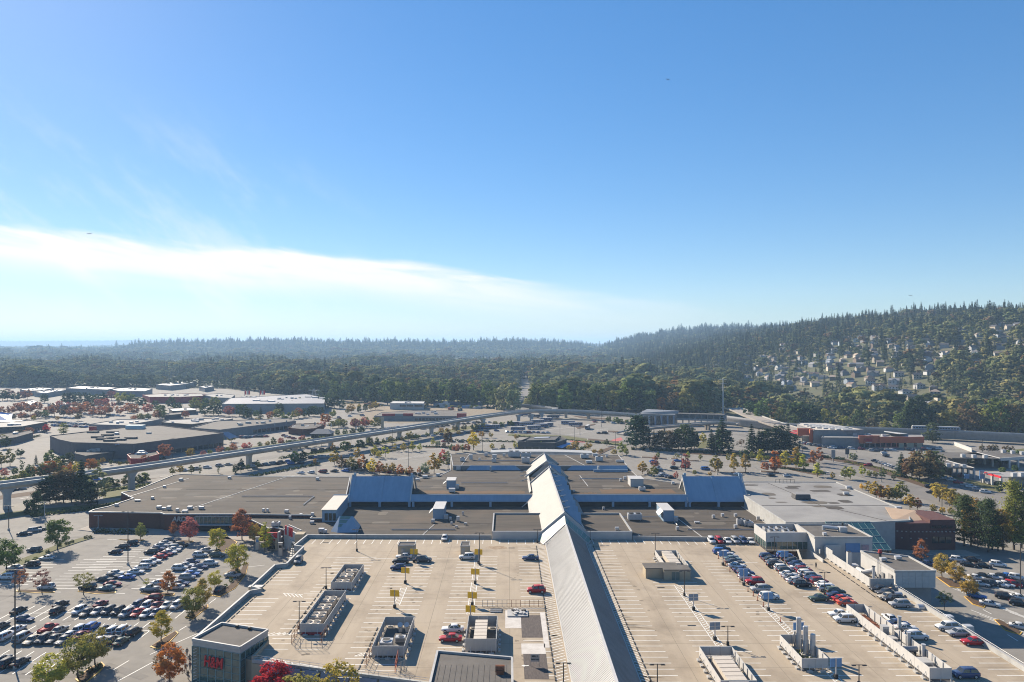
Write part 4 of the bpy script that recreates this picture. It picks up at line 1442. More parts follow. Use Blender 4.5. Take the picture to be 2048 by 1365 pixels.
def hall(x0, x1):
 """steep blue-roofed hall across the end of a wing, white gable frames"""
 y0, ym, y1, z0, zr = 286.0, 295.0, 304.0, 7.1, 15.5
 for nm, pts in (('front_slope', [(x0, y0, z0), (x1, y0, z0), (x1, ym, zr), (x0, ym, zr)]), ('back_slope', [(x1, y1, z0), (x0, y1, z0), (x0, ym, zr), (x1, ym, zr)])):
  MB().slab(pts, 0.25).build(nm, M_BLUEROOF, MALL)
 MB().wall((x0 + 0.5, y0 + 1.0), (x1 - 0.5, y0 + 1.0), LZ, z0 + 0.2, 0.4).build('window_band', M_DARK, MALL)
 for x in (x0 + 0.3, (x0 + x1) / 2, x1 - 0.3):
  MB().slab([(x - 0.6, y0 - 0.3, z0 - 0.2), (x + 0.6, y0 - 0.3, z0 - 0.2), (x + 0.6, ym - 0.2, zr + 0.22), (x - 0.6, ym - 0.2, zr + 0.22)], 0.3).build('roof_rib', M_BLUEROOF, MALL)
  MB().box(x, y0 + 0.2, LZ, 0.9, 0.8, z0 - LZ).build('pier', M_BLUEROOF, MALL)
 for x, s in ((x0, -1), (x1, 1)):
  g = MB()
  for (a, b) in (((y0, z0), (ym, zr)), ((y1, z0), (ym, zr))):
   g.slab([(x + s * 0.25, a[0], a[1] - 0.6), (x + s * 0.25, b[0], b[1] - 0.4), (x + s * 0.25, b[0], b[1] + 0.7), (x + s * 0.25, a[0], a[1] + 0.5)], 0.45)
  g.build('gable_frame', M_WHITE, MALL)
  MB().add([(x, y0 + 1, z0), (x, y1 - 1, z0), (x, ym, zr - 0.6)], [(0, 1, 2)] if s > 0 else [(0, 2, 1)]).build('gable_glass', M_GLASS, MALL)
  MB().wall((x, y0 + 1.2), (x, y1 - 1.2), LZ, z0, 0.3).build('gable_wall', M_WHITE, MALL)
  MB().box(x - s * 0.5, ym, zr + 0.1, 0.9, 0.7, 1.2).build('finial', M_BLUEROOF, MALL)
hall(-62.5, -38.4)
hall(71.6, 95.0)
# ---------------------------------------------------------------- the skylight gallery over the spine
GX = 17.8
def gable_roof(y0, y1, zr, zl, xl, xr, m, parent, zrr=None, th=0.25, name='roof_slope'):
 zrr = zl if zrr is None else zrr
 MB().slab([(xl, y0, zl), (GX, y0, zr), (GX, y1, zr), (xl, y1, zl)], th, n=Vector((-(zr - zl), 0, GX - xl)).normalized()).build(name, m, parent)
 MB().slab([(xr, y0, zrr), (xr, y1, zrr), (GX, y1, zr), (GX, y0, zr)], th, n=Vector((zr - zrr, 0, xr - GX)).normalized()).build(name, m, parent)
LONG = thing('skylight_gallery', 'long ribbed pale metal gable roof running down the middle of the parking deck', 'gallery roof', (GX, 150, DZ))
gable_roof(88, 222, 14.0, 8.25, 11.6, 24.0, M_METALROOF, LONG)
MB().box(GX, 155, 13.88, 0.55, 134.2, 0.28).build('ridge_cap', M_WHITE, LONG)
for x_ in (11.62, 23.98):
 MB().box(x_, 155, DZ, 0.2, 134, 0.4).build('eave_trim', M_WHITE, LONG)
_g = MB()
for k in range(202):
 y = 88.4 + k * 0.661
 _g.slab([(11.6, y - 0.05, 8.34), (GX - 0.2, y - 0.05, 13.89), (GX - 0.2, y + 0.05, 13.89), (11.6, y + 0.05, 8.34)], 0.1, n=Vector((-5.75, 0, 6.2)).normalized())
 _g.slab([(24.0, y - 0.05, 8.34), (24.0, y + 0.05, 8.34), (GX + 0.2, y + 0.05, 13.89), (GX + 0.2, y - 0.05, 13.89)], 0.1, n=Vector((5.75, 0, 6.2)).normalized())
stuff(_g.build('rib', M_METALROOF, LONG))
GAL = thing('skylight_gallery', 'tall pale gable roof with sawtooth dormers rising over the mall spine', 'gallery roof', (GX, 270, LZ))
ZR = 16.0
gable_roof(227.5, 312, ZR, 7.4, 7.9, 27.7, M_METALROOF2, GAL)
gable_roof(329, 352, ZR, 7.4, 6.4, 29.0, M_METALROOF2, GAL)
MB().slab([(6.4, 293, 7.4), (9.6, 293, 9.9), (9.6, 329, 9.9), (6.4, 329, 7.4)], 0.25, n=Vector((-0.6, 0, 0.8))).build('roof_slope', M_METALROOF2, GAL)
MB().slab([(29.0, 311, 7.4), (29.0, 330, 7.4), (19, 330, 15.2), (19, 311, 15.2)], 0.25, n=Vector((0.6, 0, 0.8))).build('roof_slope', M_METALROOF2, GAL)
for (y_, xl_, xr_, zt_) in ((227.3, 7.6, 28.0, 7.2), (312.2, 7.7, 27.9, 7.2), (328.8, 6.2, 29.2, 7.2), (352.2, 6.2, 29.2, 7.2)):
 g = MB()
 for xe in (xl_, xr_):
  g.slab([(xe, y_ - 0.25, zt_), (GX, y_ - 0.25, ZR - 0.1), (GX, y_ - 0.25, ZR + 0.7), (xe, y_ - 0.25, zt_ + 0.9)], 0.5, n=Vector((0, -1, 0)))
 g.build('gable_frame', M_WHITE, GAL)
MB().add([(8.5, 328.6, 7.4), (27, 328.6, 7.4), (GX, 328.6, ZR - 0.4)], [(0, 1, 2)]).build('gable_wall', M_PANEL, GAL)
MB().add([(8.5, 312.5, 7.4), (27, 312.5, 7.4), (GX, 312.5, ZR - 0.4)], [(0, 2, 1)]).build('gable_wall', M_PANEL, GAL)
MB().box(GX, 270, ZR - 0.12, 0.5, 84, 0.3).build('ridge_cap', M_WHITE, GAL)
MB().box(GX, 340.5, ZR - 0.12, 0.5, 23, 0.3).build('ridge_cap', M_WHITE, GAL)
for k in range(9):      # sawtooth dormers down the right-hand slope
 y = 236 + k * 9.1 + (16 if k > 7 else 0)
 d = MB()
 p = [(GX + 0.6, y, ZR - 0.3), (GX + 6.0, y, ZR - 1.6), (GX + 6.0, y - 2.6, ZR - 5.0), (GX + 6.0, y + 2.6, ZR - 5.0), (GX + 0.6, y - 1.8, ZR - 1.0), (GX + 0.6, y + 1.8, ZR - 1.0)]
 d.add(p, [(0, 4, 2, 1), (0, 1, 3, 5), (1, 2, 3)])
 o_ = d.build('dormer', M_BLUEROOF, GAL)
 MB().tube((GX + 0.4, y, ZR - 0.15), (GX + 2.6, y, ZR + 0.35), 0.14, n=5).build('fin', M_WHITE, o_)
 MB().slab([(GX + 6.12, y - 1.8, ZR - 4.5), (GX + 6.12, y + 1.8, ZR - 4.5), (GX + 6.12, y, ZR - 2.2)], 0.08, n=Vector((1, 0, 0.1)).normalized()).build('pane', M_GLASSP, o_)
 MB().slab([(GX + 6.2, y - 2.7, ZR - 5.2), (GX + 7.6, y - 2.2, ZR - 6.6), (GX + 7.6, y - 0.6, ZR - 6.6), (GX + 6.2, y - 0.6, ZR - 5.2)], 0.06, n=Vector((0.6, 0, 0.8))).build('skylight', M_WHITE, o_)
for y_ in (258, 266, 284, 318, 330, 340):
 MB().tube((5.6, y_, LZ + (4.2 if y_ > 288 else 0.4)), (9.2, y_, 8.4 if y_ < 288 else 10.2), 0.2, n=5).build('strut', M_WHITE, GAL)
def collar():
 t = thing('glazed_collar', 'band of pale green glazing where the long metal roof meets the taller gallery', 'skylight', (GX, 224, DZ))
 for s, xe0, xe1 in ((-1, 11.0, 8.6), (1, 24.6, 27.0)):
  a0, a1 = Vector((GX, 221.6, 14.35)), Vector((xe0, 221.6, 8.1))
  b0, b1 = Vector((GX, 227.2, ZR)), Vector((xe1, 227.2, 8.4))
  n = (a1 - a0).cross(b0 - a0)
  if n.z < 0:
   n = -n
  n.normalize()
  for k in range(6):
   u0, u1 = 0.02 + k * 0.163, 0.02 + (k + 1) * 0.163 - 0.018
   f = lambda p, q, u: p + (q - p) * u
   lo0, lo1, hi0, hi1 = f(a0, a1, u0), f(a0, a1, u1), f(b0, b1, u0), f(b0, b1, u1)
   m = 0.14
   MB().slab([lo0 + (hi0 - lo0) * m, lo1 + (hi1 - lo1) * m, hi1 - (hi1 - lo1) * 0.24, hi0 - (hi0 - lo0) * 0.24], 0.08, n=n).build('pane', M_GLASSP, t)
  MB().slab([a0, a1, b1, b0] if s < 0 else [a1, a0, b0, b1], 0.12, n=n).build('frame', M_PANEL, t).location.z -= 0.09
  MB().slab([a0, a1, a1 + Vector((0, 0, -0.8)), a0 + Vector((0, 0, -0.8))], 0.3, n=Vector((0, -1, 0))).build('fascia', M_PANEL, t)
collar()
# ---------------------------------------------------------------- seams, sheds and plant on the brown roofs
def seams():
 s = MB()
 for (x0, x1, y, z) in ((-105, -66, 291, AZ), (-140, -66, 316, AZ), (-62, -5, 259, LZ), (-62, -40, 243, LZ), (30, 90, 262, LZ), (28, 60, 243, LZ), (-40, 8, 305, UZ), (-38, 7, 318, UZ), (27, 71, 303, UZ), (28, 59, 316, UZ),
       (-28, 56, 358, TZ), (-28, 56, 370, TZ), (55, 90, 236, LZ)):
  s.box((x0 + x1) / 2, y, z + 0.02, x1 - x0, 0.22, 0.08)
 s.build('roof_seam', M_SEAM, MALL)
 s = MB()
 for (a, b, z) in (((-105, 346), (-123, 273), AZ), ((-150, 341), (-157, 300), AZ), ((-31, 229.5), (-26, 258), LZ), ((61, 286), (66, 226), LZ), ((44, 244), (47, 228), LZ), ((33, 331), (34, 306), UZ), ((-20, 382), (-22, 347), TZ), ((30, 380), (37, 347), TZ), ((50, 236), (54, 226.5), LZ)):
  s.wall(a, b, z + 0.02, z + 0.14, 0.3)
 s.build('roof_joint', M_FLASH, MALL)
 s = MB()
 for (x0, x1, y0, y1, z) in ((-36, 7, 291, 297.5, UZ), (38, 68, 292, 301, UZ), (28, 36, 291, 294, UZ)):
  n = 26
  rg = random.Random(int(x0))
  pts = [(x0 + (x1 - x0) * i / n, y0 + rg.uniform(0, 0.7), z + 0.04) for i in range(n + 1)] + [(x1 - (x1 - x0) * i / n, y1 - rg.uniform(0, 2.2), z + 0.04) for i in range(n + 1)]
  s.add(pts, [tuple(range(len(pts)))])
 s.build('moss_patch', M_MOSS, MALL)
 dark, pale, g = MB(), MB(), random.Random(12)
 for (x0, x1, y0, y1, z, n) in ((-150, -70, 280, 338, AZ, 34), (-60, 5, 232, 280, LZ, 22), (30, 88, 230, 280, LZ, 22), (-36, 5, 300, 340, UZ, 14), (30, 66, 300, 338, UZ, 14), (-24, 52, 350, 376, TZ, 10), (98, 138, 262, 308, 9.52, 16)):
  for i in range(n):
   x, y, a, b_ = g.uniform(x0, x1), g.uniform(y0, y1), g.uniform(1.5, 6), g.uniform(0.8, 3)
   m = 10
   k = g.uniform(0.0, 0.45)
   pts = [(x + a * math.copysign(abs(math.cos(q)) ** (0.35 + k), math.cos(q)) * g.uniform(1 - k, 1), y + b_ * math.copysign(abs(math.sin(q)) ** (0.35 + k), math.sin(q)), z + 0.034 + 0.0006 * i) for q in [2 * math.pi * j / m + 0.3 for j in range(m)]]
   (dark if g.random() < 0.6 else pale).add(pts, [tuple(range(m))])
 stuff(dark.build('roof_patch', material('roof_patch_dark', (0.06, 0.052, 0.045), (0.08, 0.069, 0.058), 0.4, 0.9), MALL))
 stuff(pale.build('ponding_stain', material('roof_patch_pale', (0.125, 0.107, 0.085), (0.10, 0.087, 0.07), 0.4, 0.9), MALL))
 pipe = MB()
 for (x0, y0, x1, y1, z) in ((-110, 300, -80, 300, AZ), (-80, 300, -80, 284, AZ), (-40, 250, -18, 250, LZ), (34, 268, 60, 268, LZ), (60, 268, 60, 256, LZ), (-20, 312, 0, 312, UZ), (32, 322, 52, 322, UZ), (-15, 360, 10, 360, TZ), (62, 250, 86, 250, LZ)):
  pipe.tube((x0, y0, z + 0.35), (x1, y1, z + 0.35), 0.16, n=6)
 stuff(pipe.build('roof_pipe', M_GALV, MALL))
seams()
# mended strips and cracks sealed with tar on the ground car parks
_t, _g = MB(), random.Random(77)
for k in range(150):
 x, y = (_g.uniform(-190, -62), _g.uniform(150, 265)) if k < 90 else (_g.uniform(-300, 330), _g.uniform(400, 640))
 an, ln, w = _g.choice((0, 1.57, 0.5, -0.4)) + _g.uniform(-0.15, 0.15), _g.uniform(3, 16), _g.choice((0.12, 0.16, 1.2, 2.0))
 c, s = math.cos(an), math.sin(an)
 _t.add([(x + c * a - s * b, y + s * a + c * b, 0.052) for a, b in ((-ln / 2, -w / 2), (ln / 2, -w / 2), (ln / 2, w / 2), (-ln / 2, w / 2))], [(0, 1, 2, 3)])
stuff(_t.build('asphalt_patch', material('asphalt_mend', (0.15, 0.14, 0.125), (0.19, 0.175, 0.155), 0.5, 0.9), LOT))
def shed(px, label, mt=M_WHITE, mf=M_BLUEROOF, flap=True):
 """px: left x, right x, top y, bottom y of the front face, depth, base height"""
 x0, x1, yt, yb, dep, z0 = px
 a, b = P(x0, yb, z0), P(x1, yb, z0)
 h = (yb - yt) * a[1] / F
 w = b[0] - a[0]
 t = thing('roof_shed', label, 'roof shed', ((a[0] + b[0]) / 2, a[1], z0), 0, 'sheds on the mall roofs')
 MB().box(0, dep / 2, 0, w, dep, h).build('wall', mf, t, local=True)
 MB().box(0, dep / 2, h + 0.003, w + 0.4, dep + 0.4, 0.22).build('roof', mt, t, local=True)
 _q = MB()
 for k in range(5):
  _q.box(-w / 2 + w * (k + 0.5) / 5, -0.04, 0.2, 0.08, 0.1, h - 0.3)
 _q.build('seam', mf, t, local=True)
 if flap:
  MB().slab([(-w / 2 - 1.6, 0.5, h * 0.55), (-w / 2, 0.5, h * 0.95), (-w / 2, dep * 0.5, h * 0.95), (-w / 2 - 1.6, dep * 0.5, h * 0.55)], 0.15).build('hood', M_WHITE, t, local=True)
  MB().box(w / 2 + 0.9, 1.0, 0, 1.4, 1.4, 1.6).build('vent_box', M_GALV, t, local=True)
 return t
shed((866, 887, 1019, 1039, 12, LZ), 'pale shed on the brown roof, midway between pyramid skylight and gallery')
shed((1327, 1348, 1022, 1044, 12, LZ), 'pale shed with side hood on the brown roof right of the gallery')
shed((893, 910, 962, 978, 7, UZ), 'small grey shed on the upper roof left of the gallery')
shed((1261, 1287, 959, 974, 7, UZ), 'small white shed on the upper roof right of the gallery', flap=False, mf=M_WHITE)
def vestibule():
 t = thing('roof_stairhead', 'slanting tan-roofed stairhead with blue glazed front beside the blue hall', 'roof shed', (-64, 262, LZ))
 x0, x1 = -2.6, 2.2
 MB().prism([(x0 - 0.4, 0), (x1, 0), (x1 - 1.0, 23), (x0 - 1.4, 23)], 0, 4.4).build('wall', M_BLUEROOF, t, local=True)
 MB().slab([(x0 - 0.7, -0.5, 4.5), (x1 + 0.2, -0.5, 4.5), (x1 - 0.8, 23, 4.75), (x0 - 1.7, 23, 4.75)], 0.2).build('roof', M_TAN, t, local=True)
 for k in range(3):
  MB().box(-1.5 + k * 1.45, -0.06, 0.5, 1.1, 0.1, 2.6).build('window', M_GLASS, t, local=True)
vestibule()
def pyramid():
 a, b = P(659, 1066, LZ), P(715, 1066, LZ)
 t = thing('pyramid_skylight', 'blue hipped pyramid skylight with pale glass panes behind the deck parapet', 'skylight', ((a[0] + b[0]) / 2, a[1], LZ))
 w = (b[0] - a[0]) / 2
 h = 4.6
 base = [(-w, 1.6, 0), (-w * 0.45, 0, 0), (w, 0.4, 0), (w * 0.8, 10, 0), (-w * 0.6, 10, 0)]
 r0, r1 = (-w * 0.5, 4.6, h), (w * 0.5, 4.2, h)
 MB().add(base + [r0, r1], [(0, 1, 5), (1, 6, 5), (1, 2, 6), (2, 3, 6), (3, 4, 5, 6), (4, 0, 5)]).build('glass_roof', M_BLUEROOF, t, local=True)
 V = lambda q: Vector(q)
 n = (V(r1) - V(base[1])).cross(V(r0) - V(base[1])).normalized()
 if n.z < 0:
  n = -n
 for i in range(3):
  for j in range(3):
   if i + j > 3:
    continue
   u = (i + 0.5) / 3.4
   c = V(r0).lerp(V(r1), 0.1 + u * 0.85).lerp(V(base[1]), 0.08 + 0.24 * j)
   c = c.lerp(V(base[1]), 0.0)
   e = (V(r1) - V(r0)).normalized() * (0.95 - 0.22 * j)
   f = (V(base[1]) - (V(r0) + V(r1)) / 2).normalized() * 0.62
   MB().slab([c - e * 0.8 - f, c + e * 0.8 - f, c + e * 0.8 * (0.8) + f, c - e * 0.8 * 0.8 + f], 0.06, n=n).build('pane', M_GLASSP, t, local=True).location = n * 0.08
pyramid()
def unit_mesh(w, d, h, fans=2, legs=True):
 b = MB()
 z = 0.3 if legs else 0.0
 if legs:
  for sx in (-1, 1):
   b.box(sx * w * 0.4, 0, 0, 0.2, d * 0.9, 0.3)
 b.box(0, 0, z, w, d, h)
 b.box(0, 0, z + h * 0.3, w + 0.06, d * 0.7, h * 0.45)
 f = MB()
 for i in range(fans):
  x = (i - (fans - 1) / 2) * w / max(1, fans)
  r = min(w / max(1, fans), d) * 0.36
  f.tube((x, 0, z + h + 0.003), (x, 0, z + h + 0.22), r, n=14)
 return b, f
UNIT = {}
def hvac(pos, w, d, h, fans, label, group, rot=0.0, m=M_GALV, name='rooftop_unit'):
 key = (round(w, 1), round(d, 1), round(h, 1), fans)
 if key not in UNIT:
  b, f = unit_mesh(*key[:3], fans)
  UNIT[key] = (b.mesh('casing', M_GALV), f.mesh('fan_shroud', M_DARK) if fans else None)
 t = thing(name, label, 'air unit', pos, rot, group)
 part('casing', UNIT[key][0], t)
 if fans:
  part('fan_shroud', UNIT[key][1], t)
 return t
ROOFBITS = [   # photo pixel, roof height, width, depth, height, fans
 (233, 1013, AZ, 1.2, 1, .7, 0), (318, 1018, AZ, 1.6, 1.3, .8, 0), (328, 1020, AZ, 1.4, 1, .6, 0), (338, 1020, AZ, 1.4, 1.2, 1.1, 0), (355, 1024, AZ, 1.0, 1, 1, 0), (370, 1026, AZ, 2.0, 1.2, .7, 0),
 (380, 1019, AZ, 1.8, 1.3, .9, 0), (403, 1019, AZ, 1.8, 1.3, .8, 0), (362, 962, AZ, 1.6, 1.4, .9, 0), (459, 958, AZ, 1.4, 1.2, .8, 0), (329, 976, AZ, 1.1, 1, .7, 0), (305, 999, AZ, 1, 1, .7, 0), (275, 1003, AZ, 2, 1.2, .3, 0),
 (527, 1024, AZ, .8, .8, .9, 0), (535, 1024, AZ, .7, .7, .9, 0), (573, 1026, AZ, 1.4, 1.2, .8, 0), (635, 961, AZ, 1.4, 1.2, .9, 0),
 (552, 1053, LZ, 2.6, 2.2, 1.3, 1), (580, 1039, LZ, .8, .8, .9, 0), (602, 1034, LZ, 1, 1, .9, 0), (624, 1048, LZ, 1.4, 1.2, .7, 0), (643, 1066, LZ, 1.8, 1.5, 1.2, 0), (650, 1067, LZ, 1.2, 1.2, .9, 0), (625, 1032, AZ, 1, 1, .8, 0),
 (866, 1046, LZ, 1.2, 1.1, 1.0, 0), (901, 1041, LZ, .8, .8, .9, 0), (916, 1043, LZ, 1.1, 1, 1.5, 0), (926, 1031, LZ, .5, .5, 1.2, 0), (903, 1050, LZ, .7, .7, .7, 0), (913, 1056, LZ, .8, .6, .4, 0), (931, 1050, LZ, .9, .7, .4, 0),
 (1207, 1020, LZ, .8, .8, .8, 0), (1269, 1040, LZ, 5.0, 2.6, 2.0, 2), (1234, 1061, 10.0, 1.2, .8, .7, 0), (1355, 1061, LZ, 1, 1, .9, 0), (1427, 1037, LZ, 1.0, 1, .9, 0), (1445, 1034, LZ, 1, 1, .9, 0), (1471, 1034, LZ, 1, 1, .8, 0),
 (1516, 1040, LZ, 1, 1, 1.0, 0), (1471, 1057, LZ, 1, 1, .9, 0), (1478, 1050, LZ, 1.6, 1.4, 1.8, 1), (1486, 1050, LZ, 1.6, 1.4, 1.8, 1), (1494, 1052, LZ, 2.4, 2, 1.6, 1), (1500, 1053, LZ, 2.2, 1.8, 1.2, 0), (1394, 1047, LZ, 1.8, 1, .3, 0),
 (866, 1100, LZ, .1, .1, .1, 0),
 (904, 985, UZ, 2.6, 1.8, 1.3, 0), (1284, 982, UZ, 2.6, 1.8, 1.3, 1), (1241, 963, UZ, 1, 1, .8, 0), (1250, 960, UZ, 1.2, 1, 1.2, 0), (1346, 969, UZ, 1.2, 1, .8, 0), (850, 957, UZ, 2.2, 1.4, .9, 0), (876, 953, UZ, 1.6, 1.2, .9, 0), (835, 962, UZ, 1.8, 1.2, .6, 0),
 (1028, 914, TZ, 6, 3, 2.6, 2), (1052, 914, TZ, 5, 2.6, 1.8, 2), (1051, 926, TZ, 4.0, 2.2, 2.4, 1), (972, 913, TZ, 1.6, 1.4, 1.4, 0), (989, 917, TZ, 2.2, 1.6, 1.6, 0), (988, 925, TZ, 2.2, 1.6, 1.6, 1), (1008, 914, TZ, 1.4, 1.2, 1.2, 0),
 (1169, 917, TZ, 4.0, 2.4, 1.8, 1), (1190, 913, TZ, 2.4, 1.6, 1.2, 0), (1198, 923, TZ, 3.6, 2.0, 2.0, 1), (1178, 927, TZ, 3, 1.6, 1.0, 0), (1240, 925, TZ, 4, 1.2, .8, 0), (1213, 915, TZ, 1, 1, .8, 0), (925, 923, TZ, 2.2, 2.0, 1.6, 1), (942, 920, TZ, 1.6, 1.4, 2.2, 0),
 (917, 941, UZ, 2.0, 1.4, 1.4, 0), (959, 921, TZ, 1, 1, .8, 0), (1148, 985, UZ, .8, .8, .6, 0)]
ROOFBITS = [q for q in ROOFBITS if q[3] > 0.2]
_rows = {}
for q in ROOFBITS:
 _rows.setdefault(q[2], []).append(q)
ROOFNAME = {AZ: 'brick wing roof', LZ: 'low brown roof', UZ: 'upper brown roof', TZ: 'hindmost mall roof', 10.0: 'white-fronted side block'}
for z_, qs in _rows.items():
 for i_, q in enumerate(sorted(qs)):
  p_ = P(q[0], q[1], z_)
  nm = 'rooftop_unit' if q[5] else ('vent_box' if q[3] > 0.95 else 'roof_vent')
  hvac((p_[0], p_[1], z_ + 0.02), q[3], q[4], q[5], q[6], '%s %s on the %s, %s from the left' % ('grey air unit' if q[3] > 2 else 'small pale vent', 'with fan' if q[6] else 'without fan', ROOFNAME[z_], nth(i_)),
     'vents and units on the mall roofs', 0, name=nm)
# ---------------------------------------------------------------- brick wing front
def ardene_front():
 y = ardene[0][1] - 0.02
 a, b = P(393, 1045, 2.5), P(466, 1045, 2.5)
 Y = ardene[3][1]
 t = thing('store_entrance', 'glazed store entrance with pale frames under the brick wing of the mall', 'shop front', ((a[0] + b[0]) / 2 * Y / a[1], Y - 0.6, 0))
 w = (466 - 393) * Y / F
 MB().box(0, 0.2, 0, w, 0.5, 2.4).build('doorway', M_DARK, t, local=True)
 MB().box(0, -0.6, 2.4, w + 0.6, 2.4, 0.25).build('canopy', M_FLASH, t, local=True)
 n = 9
 for i in range(n):
  MB().box(-w / 2 + w * (i + 0.5) / n, 0.05, 2.75, w / n - 0.2, 0.12, 2.5).build('pane', M_GLASSG, t, local=True)
  MB().box(-w / 2 + w * i / n, -0.08, 2.65, 0.14, 0.2, 2.7).build('mullion', M_FLASH, t, local=True)
 MB().box(0, -0.08, 5.35, w + 0.2, 0.25, 0.3).build('head_trim', M_FLASH, t, local=True)
 Yw = ardene[2][1]
 s = thing('store_sign', 'pale letters reading ARDENE on the dark brick wall beside the entrance', 'sign', ((371 - CX) * Yw / F, Yw - 0.35, 3.2))
 wall_text('ARDENE', 2.5, M_WHITE, s, ((371 - CX) * Yw / F, Yw - 0.35, 4.3), R(-90), 0.1, 0.03, shear=0.12)
 MB().box(0, 0.2, 0.0, 9.6, 0.24, 0.08).build('sign_rail', M_DARK, s, local=True)
 # dark hedge along the foot of the wall
 return t
ardene_front()
def bank():
 """red bank front and the white sign wall at the corner of the low roof"""
 Yb = P(545, 1100)[1]
 t = thing('bank_branch', 'bank branch with red sign panel above a glazed front at the mall corner', 'bank', ((545 - CX) * Yb / F, Yb, 0))
 k = Yb / F
 MB().box(0, 3.2, 0, 22 * k, 6, 3.2).build('wall', M_STONE, t, local=True)
 MB().box(0, -0.1, 3.2, 20 * k, 0.5, 16 * k).build('sign_panel', M_RED, t, local=True)
 wall_text('S', 2.3, M_WHITE, t, ((545 - CX) * k, Yb - 0.45, 3.2 + 10.0 * k), R(-90), 0.05, 0.03)
 MB().box(0, -0.45, 3.75, 14 * k, 0.14, 0.22).build('lettering_bar', M_WHITE, t, local=True)
 MB().tube((-0.9, -0.4, 3.2 + 5.2 * k), (0.9, -0.4, 3.2 + 5.6 * k), 0.12, n=6).build('emblem_bar', M_WHITE, t, local=True)
 for i in range(5):
  MB().box(-8.2 * k + i * 4.1 * k, -0.05, 0.3, 3.4 * k, 0.2, 2.5).build('window', M_GLASS, t, local=True)
 MB().box(12.6 * k, 0.4, 0, 3.4 * k, 2.0, 36 * k).build('pylon', M_PANEL, t, local=True)
 MB().box(9.0 * k, -0.5, 0, 0.8, 0.5, 24 * k).build('pilaster', M_BEIGE, t, local=True)
 s = thing('sign_wall', 'white slanted fascia wall with red figures on its top beside the bank', 'sign wall', ((585 - CX) * k, Yb + 0.5, 0))
 a, b = ((566 - CX) * k, Yb + 1.8), ((607 - CX) * k, Yb - 5.5)
 MB().wall(a, b, 0, 6.8, 0.5).build('wall', M_WHITE, s)
 for u in (0.12, 0.26, 0.40, 0.54):
  p = (a[0] + (b[0] - a[0]) * u, a[1] + (b[1] - a[1]) * u - 0.45)
  MB().box(p[0], p[1], 5.0, 0.95, 0.3, 3.0, math.atan2(b[1] - a[1], b[0] - a[0])).build('red_letter', M_RED if u != 0.26 else M_WHITE, s)
 MB().wall((a[0] + 0.5, a[1] + 3), (b[0], b[1] + 3), 7.0, 7.3, 0.3).build('top_rail', M_WHITE, s)
 d = thing('entrance_canopy', 'dark recessed mall entrance with white lintels below the sign wall', 'canopy', ((592 - CX) * k, Yb - 3, 0))
 MB().wall((a[0] + 2.5, a[1] - 2.0), (b[0] - 0.3, b[1] - 1.4), 0, 3.4, 0.4).build('opening', M_DARK, d)
 MB().wall((a[0] + 2.3, a[1] - 2.4), (b[0] - 0.2, b[1] - 1.9), 3.4, 4.0, 0.4).build('lintel', M_WHITE, d)
 # beige stair box on the deck edge
 e = thing('stair_tower', 'beige stair tower with white steel stair at the deck corner by the bank', 'stair tower', (*P(598, 1100, 4)[:2], 0))
 c = P(598, 1100, 4)
 MB().box(c[0], c[1] + 1.6, 0, 2.8, 3.2, 8.9).build('wall', M_BEIGE, e)
 f = MB()
 for q in range(8):
  f.box(c[0] - 2.6 + q * 0.12, c[1] - 0.2, 0.5 + q * 0.55, 1.3, 1.0, 0.08)
 f.build('stair', M_WHITE, e)
 for q in (-3.3, -1.9):
  MB().tube((c[0] + q, c[1] - 0.6, 0), (c[0] + q, c[1] - 0.6, 5.4), 0.1, n=6).build('post', M_WHITE, e)
 e2 = thing('stair_tower', 'beige stair box in the notch of the deck edge above the lot', 'stair tower', (*P(510, 1176, 8.5)[:2], 0))
 c = P(510, 1176, 8.6)
 MB().box(c[0], c[1] + 0.6, 0, 3.2, 1.3, 8.75).build('wall', M_BEIGE, e2)
 MB().box(c[0], c[1] + 0.6, 8.753, 3.5, 1.6, 0.12).build('cap', M_FLASH, e2)
 for (px, yb, lab) in ((561, 1112, 'tall tan sign pylon standing before the bank'), (515, 1100, 'slim grey banner pylon on the pavement under the yellow trees')):
  p = P(px, yb)
  t2 = thing('sign_pylon', lab, 'sign', (p[0], p[1], 0))
  MB().box(0, 0, 0, 1.2, 0.5, 4.2).build('shaft', M_TAN, t2, local=True)
  MB().box(0, -0.27, 2.6, 0.9, 0.06, 0.9).build('panel', M_BLUE if px < 540 else M_DARK, t2, local=True)
  MB().box(0, 0, 4.203, 1.4, 0.7, 0.15).build('cap', M_FLASH, t2, local=True)
bank()
